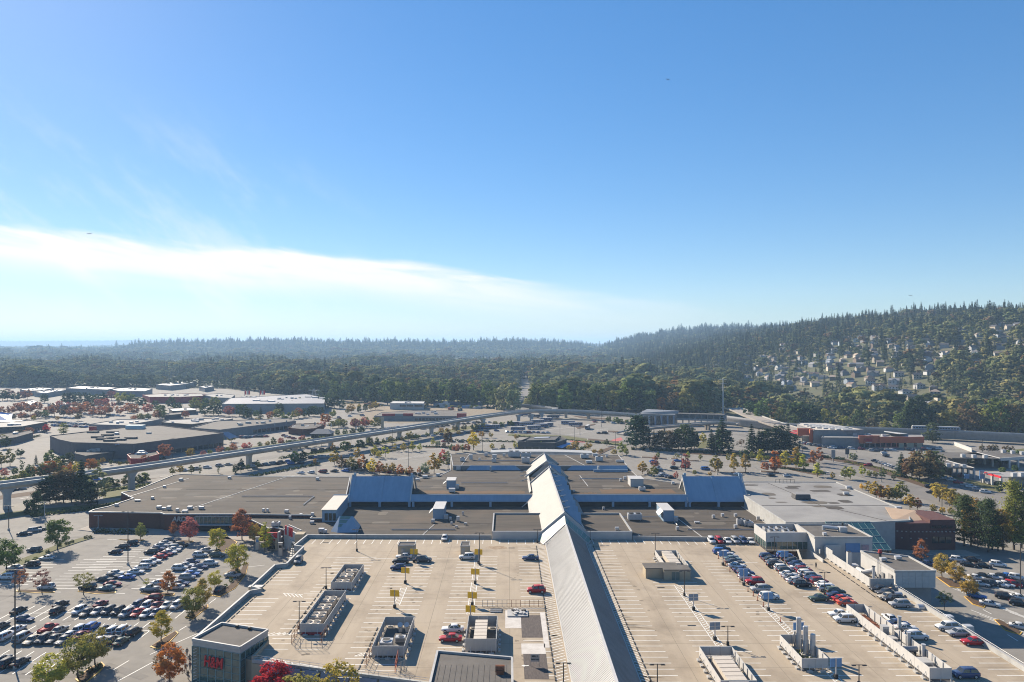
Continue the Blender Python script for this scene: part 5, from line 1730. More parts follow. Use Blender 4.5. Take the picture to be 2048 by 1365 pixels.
# ---------------------------------------------------------------- glass corner store at lower left
def glass_store():
 TZ_ = 11.0
 TL, TR, BR, BL = (P(443.7, 1244.8, TZ_), P(535.7, 1258.7, TZ_), P(480.3, 1293.3, TZ_), P(384.8, 1277, TZ_))
 t = thing('glass_store', 'glass corner store with grey flat roof and red letters on its front', 'shop', (BR[0], BR[1], 0))
 c = Vector(((TL[0] + BR[0]) / 2, (TL[1] + BR[1]) / 2))
 inset = lambda p, k: tuple(c + (Vector(p[:2]) - c) * k)
 core = [inset(p, 0.9) for p in (TL, TR, BR, BL)]
 MB().prism(core, 0, 9.6).build('interior', material('store_interior', (0.16, 0.15, 0.12), (0.05, 0.05, 0.045), 0.4, 0.8), t)
 poly = [p[:2] for p in (TL, TR, BR, BL)]
 MB().prism([inset(p, 1.0) for p in poly], 9.6, 10.45).build('fascia', M_PANEL, t)
 MB().prism([inset(p, 0.97) for p in poly], 10.45, 10.55).build('roof', M_ROOFM, t)
 r = MB()
 for i in range(4):
  r.wall(poly[i], poly[(i + 1) % 4], 10.45, 11.0 + 0.004 * (i % 2), 0.35)
 r.build('parapet', M_FLASH, t)
 for (a, b, n) in ((BL, BR, 6), (BR, TR, 6)):
  a, b = Vector(a[:2]), Vector(b[:2])
  d = (b - a).normalized()
  nrm = Vector((d.y, -d.x))
  for i in range(n):
   for j in range(7):
    p, q = a + (b - a) * ((i + 0.03) / n), a + (b - a) * ((i + 0.97) / n)
    MB().wall(p, q, 0.35 + j * 1.32, 0.35 + j * 1.32 + 1.24, 0.08).build('pane', M_GLASSG, t)
  for i in range(n + 1):
   p = a + (b - a) * (i / n) + nrm * 0.06
   MB().box(p.x, p.y, 0, 0.14, 0.14, 9.6, math.atan2(d.y, d.x)).build('mullion', M_TEALFRAME, t)
  for j in range(8):
   MB().wall(a + nrm * 0.05, b + nrm * 0.05, 0.28 + j * 1.32, 0.34 + j * 1.32, 0.1).build('transom', M_TEALFRAME, t)
 # stair of pale treads showing behind the left bay
 for j in range(13):
  a = Vector(BL[:2]).lerp(Vector(BR[:2]), 0.03)
  b = Vector(BL[:2]).lerp(Vector(BR[:2]), 0.10)
  d = (b - a).normalized()
  n = Vector((d.y, -d.x)) * 0.14
  MB().slab([(a.x + n.x, a.y + n.y, 0.9 + j * 0.66), (b.x + n.x, b.y + n.y, 1.25 + j * 0.66), (b.x + n.x, b.y + n.y, 1.4 + j * 0.66), (a.x + n.x, a.y + n.y, 1.05 + j * 0.66)], 0.04, n=Vector((d.y, -d.x, 0))).build('tread', M_WHITE, t)
 mid = Vector(BL[:2]).lerp(Vector(BR[:2]), 0.47)
 d = (Vector(BR[:2]) - Vector(BL[:2])).normalized()
 nrm = Vector((d.y, -d.x))
 s = thing('store_sign', 'red letters H&M on the glass front of the corner store', 'sign', (mid.x + nrm.x * 0.35, mid.y + nrm.y * 0.35, 6.0))
 wall_text('H&M', 3.0, M_RED, s, (mid.x + nrm.x * 0.35, mid.y + nrm.y * 0.35, 7.1), math.atan2(nrm.y, nrm.x), 0.12, 0.035, shear=0.12, xs=0.72)
 MB().box(0, 0, -0.02, 4.4, 0.1, 0.08, math.atan2(d.y, d.x)).build('sign_rail', M_DARK, s, local=True)
 # glass canopy low over the doors
 q0, q1 = Vector(BL[:2]) , Vector(BR[:2])
 MB().slab([(q0.x - 0.2, q0.y, 2.4), (q1.x, q1.y, 2.4), (q1.x + nrm.x * 3, q1.y + nrm.y * 3, 2.1), (q0.x - 0.4 + nrm.x * 3, q0.y + nrm.y * 3, 2.1)], 0.1).build('canopy', M_GLASSP, t)
 for (u, v) in ((0.35, 0.86), (0.65, 0.86)):
  p = Vector(TL[:2]).lerp(Vector(TR[:2]), u).lerp(c, 0.1)
  MB().box(p.x, p.y, 10.56, 0.5, 0.5, 0.5).build('roof_vent', M_DARK, t)
 # annex wall between store and awnings
 MB().wall(TR[:2], front[0], 0, 8.8, 0.5).build('annex_wall', M_BEIGE, t)
 return t
glass_store()
def front_block():
 z = 12.0
 a, b = P(875, 1301, z), P(1024, 1314, z)
 t = thing('entrance_block', 'flat grey-roofed entrance block with pale rim at the front of the deck', 'building', ((a[0] + b[0]) / 2, a[1] - 12, 0))
 poly = [a[:2], b[:2], (b[0], 96), (a[0] - 0.1, 98)]
 roof_block('wall', poly, 0, z - 0.4, M_ROOFM, M_PANEL, t, 0.4, M_FLASH, 0.4)
 s = MB()
 n = 14
 for i in range(1, n):
  x = a[0] + (b[0] - a[0]) * i / n
  s.box(x, 115, z - 0.37, 0.05, 30, 0.03)
 stuff(s.build('membrane_seam', M_ROOF2, t))
 p = P(1000, 1342, z)
 v = thing('roof_vent', 'rusty brown rooftop vent on the grey-roofed entrance block', 'vent', (p[0], p[1], z - 0.36))
 MB().box(0, 0, 0, 1.3, 1.6, 0.7).build('casing', M_RUST, v, local=True)
 MB().tube((-0.8, 0.0, 0.75), (0.8, 0.0, 0.75), 0.62, n=12).build('hood', M_RUST, v, local=True)
front_block()
# ---------------------------------------------------------------- department store and white blocks on the right
def bay_store():
 Z = 9.5
 t = thing('department_store', 'department store with broad pale grey roof and dark brick front', 'department store', (118, 275, 0))
 poly = [(95.6, 312), (103, 314), (142, 313.5), (142.5, 258), (136, 245), (119, 242), (93, 242), (93.2, 285.5), (95.6, 286)]
 roof_block('wall', poly, 0, Z, M_ROOFG, M_PARAPET, t, 0.3, M_PARAPET)
 s = MB()
 for (a, b) in (((94, 268), (141, 268)), ((112, 312), (116, 268)), ((116, 268), (128, 245))):
  s.wall(a, b, Z + 0.02, Z + 0.1, 0.2)
 s.build('roof_seam', M_SEAM, t)
 for i, (x, y, sx, sy) in enumerate(((1602, 998, 8, 3.4),)):
  p = P(x, y, Z)
  u = thing('cooling_unit', 'dark boxy cooling unit alone on the pale grey store roof', 'air unit', (p[0], p[1], Z + 0.03))
  MB().box(0, 0, 0.3, 6.0, 4.0, 1.5, 0, top=0.95).build('casing', M_DARKWALL, u, local=True)
  MB().box(0, 0, 1.8, 5.4, 3.5, 0.25).build('grille', M_GREYWALL, u, local=True)
  for q in (-2.5, 2.5):
   MB().box(q, 0, 0, 0.3, 3.6, 0.3).build('skid', M_DARK, u, local=True)
 for i, (x, y) in enumerate(((1697, 978), (1692, 990), (1797, 1020))):
  p = P(x, y, Z)
  hvac((p[0], p[1], Z + 0.03), 2.0, 1.4, 0.8, 0, 'small pale vent on the store roof, %s from the back' % nth(i), 'vents on the store roof', name='roof_vent')
 # brick front, higher than the roof, with its dark unlit name
 a, b = P(1783, 1108), P(1907.6, 1100)
 k = 244.0 / F
 x0, x1, x2 = (1787 - CX) * k, (1857 - CX) * k, (1908 - CX) * k
 f = [(x0, 244.2), (x0 + 5, 242.8), (x2, 243.2), (x2, 262), (x0 + 3, 262)]
 MB().prism(f, 0, 9.2).build('brick_front', M_BRICK2, t)
 MB().prism([(x1, 243.1), (x2 - 0.1, 243.15), (x2 - 0.1, 256), (x1 + 1, 256)], 9.2, 10.3).build('brick_parapet', M_BRICK2, t)
 MB().slab([(x0 + 1, 246.0, 9.4), (x0 + 10.5, 243.6, 8.6), (x1 + 2, 255.5, 10.6), (x0 + 6.0, 261, 10.6)], 0.3, n=Vector((-0.25, -0.3, 0.92)).normalized()).build('roof_slope', M_COPPER, t)
 w = MB()
 for i in range(15):
  w.box(x0 + 1.2 + i * 1.32, 242.9 + (0 if i > 3 else 0.9 - i * 0.3), 6.2, 0.5, 0.3, 0.35)
  if i % 2:
   w.box(x0 + 1.2 + i * 1.32, 242.9 + (0 if i > 3 else 0.9 - i * 0.3), 4.0, 0.5, 0.3, 0.35)
 stuff(w.build('header_brick', M_STONE, t))
 s_ = thing('store_sign', 'dark letters HUDSON\'S BAY on the brick front of the department store', 'sign', ((x1 + x2) / 2, 242.9, 6.8))
 wall_text("HUDSON'S BAY", 1.35, M_DARK, s_, ((x1 + x2) / 2 - 0.4, 242.85, 7.9), R(-90), 0.08, 0.02, xs=0.82)
 MB().box(0, 0.15, -0.05, 8.2, 0.15, 0.08).build('sign_rail', M_DARK, s_, local=True)
 for i in range(3):
  MB().box(x1 + 1.5 + i * 2.2, 242.7, 2.6, 1.9, 0.25, 2.2).build('window', M_GLASS, t)
 MB().box(x0 + 8.5, 242.6, 0.6, 2.0, 0.2, 1.8).build('notice', M_WHITE, t)
 # green glass atrium between the white block and the brick front
 g = thing('glass_atrium', 'green glazed atrium roof over the store entrance beside the brick front', 'atrium', (115, 236, 0))
 A = [P(1697.6, 1049.5, 9.8), P(1760, 1049.5, 9.8), P(1783, 1062, 8.6), P(1745, 1077, 8.0)]
 k2 = 228.0 / F
 xa, xb = 105.8, (1783 - CX) * k2
 rows = 4
 for i in range(7):
  for j in range(rows):
   u0, u1 = xa + (xb - xa) * (i + 0.06) / 7, xa + (xb - xa) * (i + 0.94) / 7
   ya, yb = 241.5 - 13.5 * (j + 0.06) / rows, 241.5 - 13.5 * (j + 0.94) / rows
   za, zb = 10.0 - 5.6 * (j + 0.06) / rows, 10.0 - 5.6 * (j + 0.94) / rows
   MB().slab([(u0, yb, zb), (u1, yb, zb), (u1, ya, za), (u0, ya, za)], 0.08).build('pane', M_GREENROOF, g)
 fr = MB()
 for i in range(8):
  x = xa + (xb - xa) * i / 7
  fr.slab([(x - 0.06, 228, 4.45), (x + 0.06, 228, 4.45), (x + 0.06, 241.5, 10.05), (x - 0.06, 241.5, 10.05)], 0.2)
 for j in range(rows + 1):
  y, z = 241.5 - 13.5 * j / rows, 10.04 - 5.6 * j / rows
  fr.box((xa + xb) / 2, y, z - 0.12, xb - xa, 0.16, 0.2)
 fr.build('glazing_frame', M_TEALFRAME, g)
 MB().box((xa + xb) / 2, 228.3, 0, xb - xa, 0.5, 4.3).build('entrance_wall', M_GLASS, g)
 for i in range(5):
  MB().box(xa + 1 + i * (xb - xa - 2) / 4, 227.9, 0, 0.35, 0.35, 4.3).build('column', M_DARKWALL, g)
 # railing on the back parapet
 r = thing('roof_railing', 'small dark railing frame on the back edge of the pale roof', 'railing', (*P(1570, 966, Z)[:2], Z))
 q = MB()
 for i in range(6):
  q.tube((-4 + i * 1.6, 0, 0), (-4 + i * 1.6, 0, 1.5), 0.08, n=5)
 q.tube((-4, 0, 1.5), (4, 0, 1.5), 0.08, n=5)
 q.build('frame', M_POLE, r, local=True)
bay_store()
def white_blocks():
 t = thing('white_pavilion', 'white panelled pavilion with glazed lower front at the deck back corner', 'building', (83, 220, DZ))
 x0, x1, y0, y1 = 77.0, 89.4, 215.7, 226.0
 for nm, a, b, in (('front_wall', (x0, y0), (x1, y0)), ('side_wall', (x0, y1), (x0, y0)), ('back_wall', (x0, y1), (x1, y1)), ('side_wall', (x1, y0), (x1, y1))):
  MB().wall(a, b, 10.4, 13.2, 0.3).build(nm, M_WHITE, t)
 MB().box((x0 + x1) / 2, (y0 + y1) / 2, 11.2, x1 - x0 - 0.3, y1 - y0 - 0.3, 0.3).build('roof', M_ROOFM, t)
 MB().box((x0 + x1) / 2, (y0 + y1) / 2 + 0.4, DZ, x1 - x0 - 1, y1 - y0 - 1, 3.2).build('interior', M_DARKWALL, t)
 for i in range(8):
  w = (x1 - x0) / 8
  MB().box(x0 + w * (i + 0.5), y0 + 0.05, DZ + 0.2, w - 0.16, 0.1, 2.2).build('pane', M_GLASSG, t)
  MB().box(x0 + w * i, y0 - 0.02, DZ, 0.14, 0.2, 2.4).build('mullion', M_PANEL, t)
 for i in range(7):
  w = (y1 - y0) / 7
  MB().box(x0 + 0.05, y0 + w * (i + 0.5), DZ + 0.2, 0.1, w - 0.16, 2.2).build('pane', M_GLASSG, t)
  MB().box(x0 - 0.02, y0 + w * i, DZ, 0.2, 0.14, 2.4).build('mullion', M_PANEL, t)
 for i, (x, y, f) in enumerate(((80.3, 222.8, 2), (84.2, 222.8, 2), (80.6, 219.2, 2), (84.8, 219.0, 2))):
  hvac((x, y, 11.52), 3.2, 2.4, 1.1, f, 'grey twin-fan unit sunk behind the white pavilion parapet, %s' % ('far left', 'far right', 'near left', 'near right')[i], 'units on the white pavilion')
 b = thing('white_block', 'white block with grey roof and loading doors behind the blue sign', 'building', (97, 216, 0))
 p = [(88.9, 209.6), (105.5, 209.6), (105.5, 224.6), (89.6, 224.6)]
 roof_block('wall', p, 0, 13.1, M_ROOFM, M_WHITE, b, 0.4, M_FLASH)
 MB().box(99.8, 209.5, 9.0, 4.2, 0.2, 2.6).build('blue_door', M_BLUE, b)
 MB().box(103.4, 209.5, 8.6, 2.0, 0.22, 2.6).build('notice_panel', material('poster_mix', (0.5, 0.3, 0.3), (0.2, 0.2, 0.25), 1.5, 0.7), b)
 u = thing('kitchen_exhaust', 'shiny ducted exhaust on the white block roof', 'duct', (98.5, 217.5, 13.12))
 MB().tube((-3, 1.5, 0.9), (0.5, -0.3, 0.9), 0.55, n=10).build('duct', M_GALV, u, local=True)
 MB().box(1.6, -0.8, 0, 2.2, 1.8, 1.5).build('fan_box', M_GALV, u, local=True)
 MB().tube((2.2, 0.4, 0.0), (2.2, 0.4, 2.4), 0.3, n=8).build('stack', M_DARK, u, local=True)
 MB().tube((-3, 1.5, 0), (-3, 1.5, 1.2), 0.5, n=10).build('elbow', M_GALV, u, local=True)
 hvac((93, 212.6, 13.12), 1.0, 1.0, .5, 0, 'small pale vent alone on the front of the white block roof', 'vents on the white blocks', name='roof_vent')
 # long annex beside the deck edge
 c = thing('white_annex', 'tall white panelled annex with grey roof standing at the deck edge', 'building', (102, 191, 0))
 p = [(97.3, 182), (107.4, 182), (107.6, 194.5), (104, 196.5), (97.3, 199.7)]
 roof_block('wall', p, DZ, 12.0, M_ROOFM, M_WHITE, c, 0.4, M_FLASH)
 MB().prism([(98, 183.2), (107, 183.2), (107, 196), (98, 198)], 0, DZ).build('lower_storey', M_STONE, c)
 for i in range(6):
  for j in range(4):
   MB().box(97.3 + 0.02 + (i + 0.5) * 10.06 / 6, 181.92, DZ + 0.06 + j * 0.98, 10.06 / 6 - 0.06, 0.16, 0.93).build('wall_panel', M_WHITE, c)
 for i in range(2):
  MB().box(103.2 + i * 2.2, 183.1, 0.2, 1.8, 0.2, 3.2).build('loading_door', M_DARKWALL, c)
 for i, (x, y) in enumerate(((99.0, 191), (103.6, 192.4))):
  hvac((x, y, 12.03), 1.5, 1.2, .6, 0, 'low vent on the white annex roof, %s the ladder' % ('nearer' if i == 0 else 'farther from'), 'vents on the white annex', name='roof_vent')
 v = thing('exhaust_fan', 'red-capped exhaust fan on the white annex roof', 'vent', (100.2, 195, 12.03))
 MB().tube((0, 0, 0), (0, 0, 1.0), 0.35, n=10).build('pipe', M_DARK, v, local=True)
 MB().tube((0, 0, 1.0), (0, 0, 1.9), 0.6, 0.4, n=10).build('hood', M_REDDK, v, local=True)
 # the side door, ladder, tall flues
 MB().box(97.1, 187.6, DZ, 0.2, 1.0, 2.1).build('door', M_STEEL, c)
 MB().box(97.1, 184.0, DZ, 0.2, 1.6, 2.8).build('door', M_STONE, c)
 l = MB()
 for s in (-0.25, 0.25):
  l.tube((96.95, 189.6 + s, DZ), (96.95, 189.6 + s, 12.9), 0.05, n=5)
 for k in range(12):
  l.tube((96.95, 189.35, DZ + 0.4 * k), (96.95, 189.85, DZ + 0.4 * k), 0.03, n=4)
 l.build('ladder', M_GALV, c)
 for (x, y, h, lab) in ((92.7, 183.6, 4.8, 'tall grey flue pipe inside the white panel fence near its front'), (93.0, 197.4, 4.6, 'tall square white flue against the white fence end')):
  f = thing('flue_stack', lab, 'flue', (x, y, DZ))
  if h > 4.7:
   MB().tube((0, 0, 0), (0, 0, h), 0.32, n=12).build('pipe', M_GALV, f, local=True)
  else:
   MB().box(0, 0, 0, 1.1, 0.9, h).build('pipe', M_WHITE, f, local=True)
  MB().tube((0, 0, h), (0, 0, h + 0.15), 0.45, n=12).build('rim', M_DARK, f, local=True)
 d = thing('duct_elbow', 'fat white curved duct lying inside the white panel fence', 'duct', (94.2, 192, DZ))
 MB().tube((0, 3, 0.7), (0, 0, 0.7), 0.65, n=12).build('run', M_WHITE, d, local=True)
 MB().tube((0, 0, 0.7), (1.8, -1.5, 1.6), 0.65, n=12).build('elbow', M_WHITE, d, local=True)
 MB().box(0.0, 5.5, 0, 2.2, 2.2, 1.2).build('box', M_GALV, d, local=True)
 e = thing('panel_fence', 'long white panel fence on blocks before the white annex', 'fence', (91, 192, DZ))
 for i in range(10):
  y = 182.1 + i * 2.6
  MB().box(91, y + 1.3, DZ + 0.3, 0.14, 2.56, 2.1 + (0.9 if i > 7 else 0)).build('wall_panel', M_WHITE, e)
  MB().box(91, y + 1.3, DZ, 0.5, 1.1, 0.3).build('ballast_block', M_KERB, e)
 for i in range(3):
  MB().box(92 + i * 2.0, 182, DZ + 0.2, 1.96, 0.14, 2.1).build('wall_panel', M_PANEL, e)
 MB().box(93.4, 208.1, DZ + 0.3, 4.4, 0.2, 3.2).build('wall_panel', M_WHITE, e)
 g = thing('parapet_ramp', 'low white ramp walls and dark opening beside the white block', 'ramp', (90, 205, DZ))
 MB().wall((88.4, 211), (88.4, 203), DZ, DZ + 0.9, 0.3).build('wall', M_WHITE, g)
 MB().wall((89.8, 211.2), (89.8, 208.2), DZ + 1.0, DZ + 2.2, 0.3).build('wall', M_WHITE, g)
 MB().box(89.1, 206, DZ, 1.0, 6, 0.06).build('opening', M_DARK, g)
white_blocks()
# ================================================================ cars
def car_meshes(kind):
 """body, glass, wheels and lamps of one kind of car; x forward, standing on z = 0"""
 K = {   # length, width, height, bonnet height, belt height, cabin: windscreen foot, roof front, roof back, rear foot (fractions of length from the nose)
  'sedan': (4.75, 1.82, 1.45, 0.86, 0.95, 0.29, 0.43, 0.70, 0.86, 0.98),
  'suv': (4.65, 1.88, 1.70, 1.02, 1.10, 0.25, 0.37, 0.88, 0.965, 1.08),
  'hatchback': (4.25, 1.78, 1.48, 0.90, 0.97, 0.25, 0.40, 0.84, 0.96, 0.97),
  'pickup': (5.5, 1.95, 1.82, 1.10, 1.15, 0.27, 0.37, 0.55, 0.60, 1.10),
  'van': (5.1, 1.98, 1.85, 1.05, 1.12, 0.14, 0.27, 0.94, 0.985, 1.12)}[kind]
 L, W, H, hb, bl, c0, c1, c2, c3, ht = K
 X = lambda u: L / 2 - u * L
 hw = W / 2
 b = MB()
 # lower body lofted along the length: (fraction, underside, shoulder height, deck height, half width)
 st = [(0.0, 0.42, 0.58, 0.66, hw * 0.80), (0.025, 0.26, 0.66, hb * 0.86, hw * 0.90), (0.10, 0.20, 0.74, hb * 0.95, hw * 0.98), (c0, 0.18, bl * 0.86, hb * 1.02, hw),
    (0.5, 0.18, bl * 0.88, bl, hw), (c3 - 0.02, 0.2, bl * 0.88, bl, hw), (0.97, 0.26, bl * 0.84, ht if kind != 'pickup' else bl, hw * 0.94), (1.0, 0.40, bl * 0.7, ht * 0.86, hw * 0.86)]
 rings = []
 for (u, zb, zs, zt, w) in st:
  x = X(u)
  ring = [(x, -w * 0.86, zb), (x, -w, zb + 0.16), (x, -w, zs), (x, -w * 0.90, zt), (x, w * 0.90, zt), (x, w, zs), (x, w, zb + 0.16), (x, w * 0.86, zb)]
  rings.append(ring)
 n = 8
 vs_ = [q for r_ in rings for q in r_]
 fs = []
 for i in range(len(rings) - 1):
  for j in range(n):
   k = (j + 1) % n
   fs.append((i * n + j, i * n + k, (i + 1) * n + k, (i + 1) * n + j))
 fs.append(tuple(range(n)))
 fs.append(tuple(reversed(range((len(rings) - 1) * n, len(rings) * n))))
 b.add(vs_, [tuple(reversed(f)) for f in fs])
 # cabin in body colour, windows set a little proud of it
 wb, wt = hw * 0.90, hw * 0.74
 zb_, zt_ = bl - 0.03, H
 lo = [(X(c0), wb), (X(c3), wb)]
 A0, A1 = Vector((X(c0), -wb, zb_)), Vector((X(c0), wb, zb_))
 B0, B1 = Vector((X(c1), -wt, zt_)), Vector((X(c1), wt, zt_))
 C0, C1 = Vector((X(c2), -wt, zt_)), Vector((X(c2), wt, zt_))
 D0, D1 = Vector((X(c3), -wb, zb_)), Vector((X(c3), wb, zb_))
 M0, M1 = Vector((X((c1 + c2) / 2), -wt, zt_ + 0.035)), Vector((X((c1 + c2) / 2), wt, zt_ + 0.035))
 cab = [A0, A1, B0, B1, C0, C1, D0, D1, M0, M1]
 b.add(cab, [(0, 2, 3, 1), (2, 8, 9, 3), (8, 4, 5, 9), (4, 6, 7, 5), (0, 6, 4, 8, 2), (1, 3, 9, 5, 7)])
 if kind == 'pickup':      # open load bed
  b.box(X(0.80), 0, bl + 0.004, L * 0.36, W * 0.9, 0.02)
  for s in (-1, 1):
   b.box(X(0.80), s * hw * 0.88, bl, L * 0.38, 0.1, 0.12)
  b.box(X(0.985), 0, bl, 0.1, W * 0.86, 0.12)
 out = {'body': b.mesh('body', M_PAINT, True)}
 def pane(nm, a, b_, c, d, ins=0.08, push=0.025):
  q = [a, b_, c, d]
  ctr = sum(q, Vector()) / 4
  nr = (b_ - a).cross(c - a).normalized()
  q = [ctr + (p - ctr) * (1 - ins) + nr * push for p in q]
  out[nm] = MB().slab(q, 0.03, n=nr).mesh(nm.split('.')[0], M_CARGLASS)
 pane('windscreen', A1, A0, B0, B1, 0.10)
 pane('rear_window', D0, D1, C1, C0, 0.14)
 for s, (a, bb, c, d) in ((0, (A0, B0, C0, D0)), (1, (A1, B1, C1, D1))):
  mid_lo, mid_hi = a.lerp(d, 0.50), bb.lerp(c, 0.45)
  if s == 0:
   pane('side_window.a', a, mid_lo, mid_hi, bb, 0.13)
   pane('side_window.b', mid_lo, d, c, mid_hi, 0.13)
  else:
   pane('side_window.c', mid_lo, a, bb, mid_hi, 0.13)
   pane('side_window.d', d, mid_lo, mid_hi, c, 0.13)
 r = 0.33 if kind in ('sedan', 'hatchback') else 0.38
 w = MB()
 w.tube((0, -0.11, 0), (0, 0.11, 0), r, n=14)
 w2 = MB().tube((0, -0.125, 0), (0, 0.125, 0), r * 0.62, n=10)
 out['wheel'] = w.mesh('wheel', M_TYRE)
 out['rim'] = w2.mesh('rim', M_GALV)
 out['_wheels'] = [(X(u), s * (hw - 0.08), r) for u in (0.17, 0.80) for s in (-1, 1)]
 out['headlight'] = MB().box(0, 0, -0.08, 0.12, 0.34, 0.16).mesh('headlight', M_LIGHT)
 out['tail_light'] = MB().box(0, 0, -0.12, 0.1, 0.24, 0.26).mesh('tail_light', M_TAIL)
 out['_hl'] = [(X(0.03) + 0.02, s * hw * 0.66, 0.68 * (hb / 0.86)) for s in (-1, 1)]
 out['_tl'] = [(X(0.99), s * hw * 0.68, bl * 0.82) for s in (-1, 1)]
 return out
CARS = {k: car_meshes(k) for k in ('sedan', 'suv', 'hatchback', 'pickup', 'van')}
PAINTS = {'w': ('white', (0.55, 0.55, 0.54)), 's': ('silver', (0.30, 0.305, 0.31)), 'g': ('grey', (0.17, 0.175, 0.18)), 'k': ('black', (0.022, 0.022, 0.025)), 'd': ('charcoal', (0.07, 0.073, 0.078)),
    'n': ('navy', (0.03, 0.055, 0.13)), 'b': ('blue', (0.04, 0.14, 0.40)), 'r': ('red', (0.33, 0.015, 0.02)), 'm': ('maroon', (0.17, 0.02, 0.03)), 'e': ('dark green', (0.05, 0.075, 0.055)),
    'c': ('beige', (0.38, 0.34, 0.27)), 'o': ('orange-red', (0.45, 0.07, 0.03)), 't': ('teal grey', (0.13, 0.19, 0.20)), 'y': ('yellow', (0.6, 0.4, 0.02))}
CAR_N = [0]
KIND_OF = {'S': 'sedan', 'U': 'suv', 'H': 'hatchback', 'P': 'pickup', 'V': 'van'}
CAR_MIX = random.Random(17)
def car(pos, heading, code, label, group, detail=2):
 """code: paint letter + kind letter"""
 pn, pc = PAINTS[code[0]]
 kind = KIND_OF[code[1]]
 m = CARS[kind]
 o = thing(kind if kind in ('pickup', 'van', 'hatchback') else ('suv' if kind == 'suv' else 'sedan'), label, 'pickup' if kind == 'pickup' else ('van' if kind == 'van' else 'car'), pos, heading, group)
 k = CAR_MIX.uniform(0.9, 1.1)
 part('body', m['body'], o, color=(pc[0] * k, pc[1] * k, pc[2] * k, 1))
 for nm in ('windscreen', 'rear_window', 'side_window.a', 'side_window.b', 'side_window.c', 'side_window.d'):
  part(nm.split('.')[0], m[nm], o)
 if detail > 0:
  for w in m['_wheels']:
   q = part('wheel', m['wheel'], o, w)
   if detail > 1:
    part('rim', m['rim'], q)
 if detail > 1:
  for w in m['_hl']:
   part('headlight', m['headlight'], o, w)
  for w in m['_tl']:
   part('tail_light', m['tail_light'], o, w)
 CAR_N[0] += 1
 return o
def park(rows, conv, z, where, group, detail=2):
 """rows: list of (x, y, code, heading in degrees) in photo pixels after conv"""
 cnt = {}
 for (x, y, code, hd) in rows:
  px, py = conv(x, y)
  p = P(px, py, z)
  pn = PAINTS[code[0]][0]
  kd = KIND_OF[code[1]]
  key = (pn, kd)
  cnt.setdefault(key, []).append((px, py, p, code, hd))
 for (pn, kd), items in cnt.items():
  items.sort(key=lambda q: (round(q[1] / 3), q[0]))
  for i, (px, py, p, code, hd) in enumerate(items):
   if len(items) == 1:
    lab = 'only %s %s %s' % (pn, kd, where)
   else:
    lab = '%s %s %s, %s from the back' % (pn, kd, where, nth(i))
   car((p[0], p[1], z + (0.015 if z > 1 else 0.035)), R(hd + CAR_MIX.uniform(-2.5, 2.5)), code, lab, group, detail)
c1 = lambda x, y: (x * 0.26735, 1000 + y * 0.2674)
c2 = lambda x, y: (380 + x * 0.26735, 1000 + y * 0.2674)
c3 = lambda x, y: (840 + x * 0.26735, 1000 + y * 0.2674)
c4 = lambda x, y: (1280 + x * 0.26735, 1000 + y * 0.2674)
c5 = lambda x, y: (1600 + x * 0.2675, 1000 + y * 0.2674)
